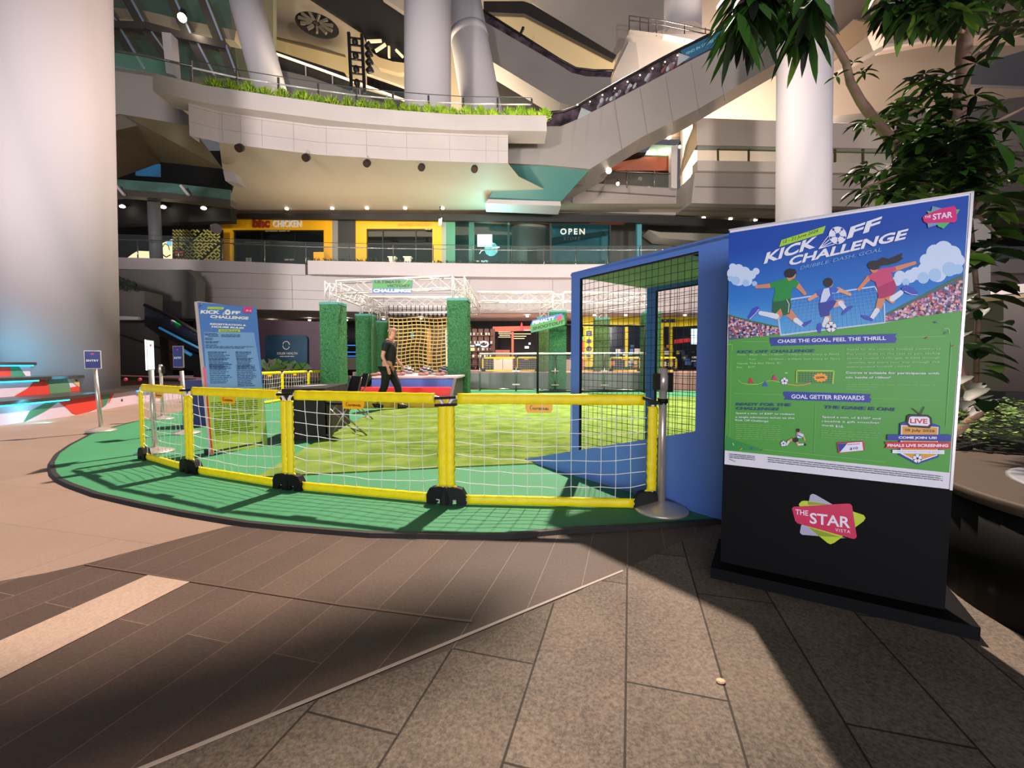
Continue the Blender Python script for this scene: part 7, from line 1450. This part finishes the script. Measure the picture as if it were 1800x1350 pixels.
for i in range(24):
    c = P(R.uniform(1290, 1440), R.uniform(-40, 25+(0 if i % 3 else 25)), R.uniform(3.0, 3.5))
    n = 7; ph = R.uniform(0, 6.3)
    for k in range(n): a = ph+2*math.pi*k/n; leaf(mb, c, V((math.cos(a)*.55-.15, math.sin(a)*.5, -.75+R.uniform(-.2, .3))), R.uniform(.24, .40), R.uniform(.028, .040), R.choices((0, 1, 2, 3), (5, 5, 1, 3))[0], .15)
mb.build('foliage', LF, tree2)
# broad heart leaves climbing the trunk, right of the poster
cl_ = thing('climbing_plant', 'broad dark leaves climbing beside the right edge of the poster', 'plant', V((P(1730, 720, 3.3).x, 3.3, .45))); mb = MB(); mb.tube([P(1712, 740, 3.5), P(1720, 550, 3.4), P(1705, 380, 3.4), P(1735, 300, 3.4)], [.02, .018, .015, .01], 6); mb.build('stem', BARK, cl_)
mb = MB(); R = random.Random(46)
for i in range(75):
    t_ = R.random(); x = 1700+R.uniform(0, 62)*(1-.3*t_); y = 335+t_*380; c = P(x, y, R.uniform(3.1, 3.6)); a = R.uniform(-.7, 3.8); leaf(mb, c, V((math.cos(a), R.uniform(-.9, -.1), math.sin(a)*.3-.25)), R.uniform(.12, .22), R.uniform(.045, .075), R.choices((0, 1, 2, 3), (6, 2, 1, 6))[0], .3)
for x, y, L_ in ((1770, 230, .30), (1745, 265, .26), (1790, 270, .26)): leaf(mb, P(x, y-20, 3.2), V((.1, -.3, -.7)), L_, .09, 1, .2)
for x, y, L_, mi in ((1735, 440, .26, 0), (1720, 350, .22, 0), (1760, 345, .26, 0), (1725, 500, .25, 3), (1735, 520, .26, 3), (1730, 585, .2, 3), (1700, 450, .2, 2), (1750, 410, .2, 1)): leaf(mb, P(x-15, y, 3.1), V((.8, -.4, -.15)), L_, .08, mi, .25)
mb.build('foliage', LF, cl_)
mb = MB(); mb.tube([G(1735, 800, .45)+V((0, .3, 0)), P(1722, 725, 3.5), P(1706, 690, 3.55), P(1686, 640, 3.6), P(1670, 590, 3.65)], [.03, .03, .033, .028, .026], 9); tag(mb.build('bare_stem', mat('pale_stem', '#c08e78', .5, bump=.3)), 'pale bare leaning stem rising from the ground cover', 'stem')
mb = MB(); c = G(1267, 1197, .008); mb.ball(c, (.016, .012, .005), 10); tag(mb.build('fallen_petal', mat('petal', '#d8b48a', .6)), 'small cream petal lying on the grey granite', 'petal')
# added unseen blocker above the camera, cut to shade part of the dark stone
mb = MB(); kz = 9.0/KEY.z
def sh_(x, y): p = V((x, y, 0)); return p+(KEY-p)*kz
og = [G(-260, 1215), G(0, 1196), G(270, 1150), G(450, 1108), G(620, 1062), G(830, 1035), V((.12, 1.80, 0)), G(840, 1125), G(250, 1350), V((-2.2, .2, 0)), V((-5, 0, 0)), V((-5, 1.0, 0))]
mb.prism([sh_(p.x, p.y) for p in og], (0, 0, .12)); o = mb.build('shade_blocker', GREYC); tag(o, 'added grey shade blocker, unseen high above the plaza stones', 'canopy')
mb = MB(); a = sh_(-3, .6); mb.tube([a, a+V((0, 0, 9))], .03, 6); mb.build('blocker_hanger', STEEL, o)
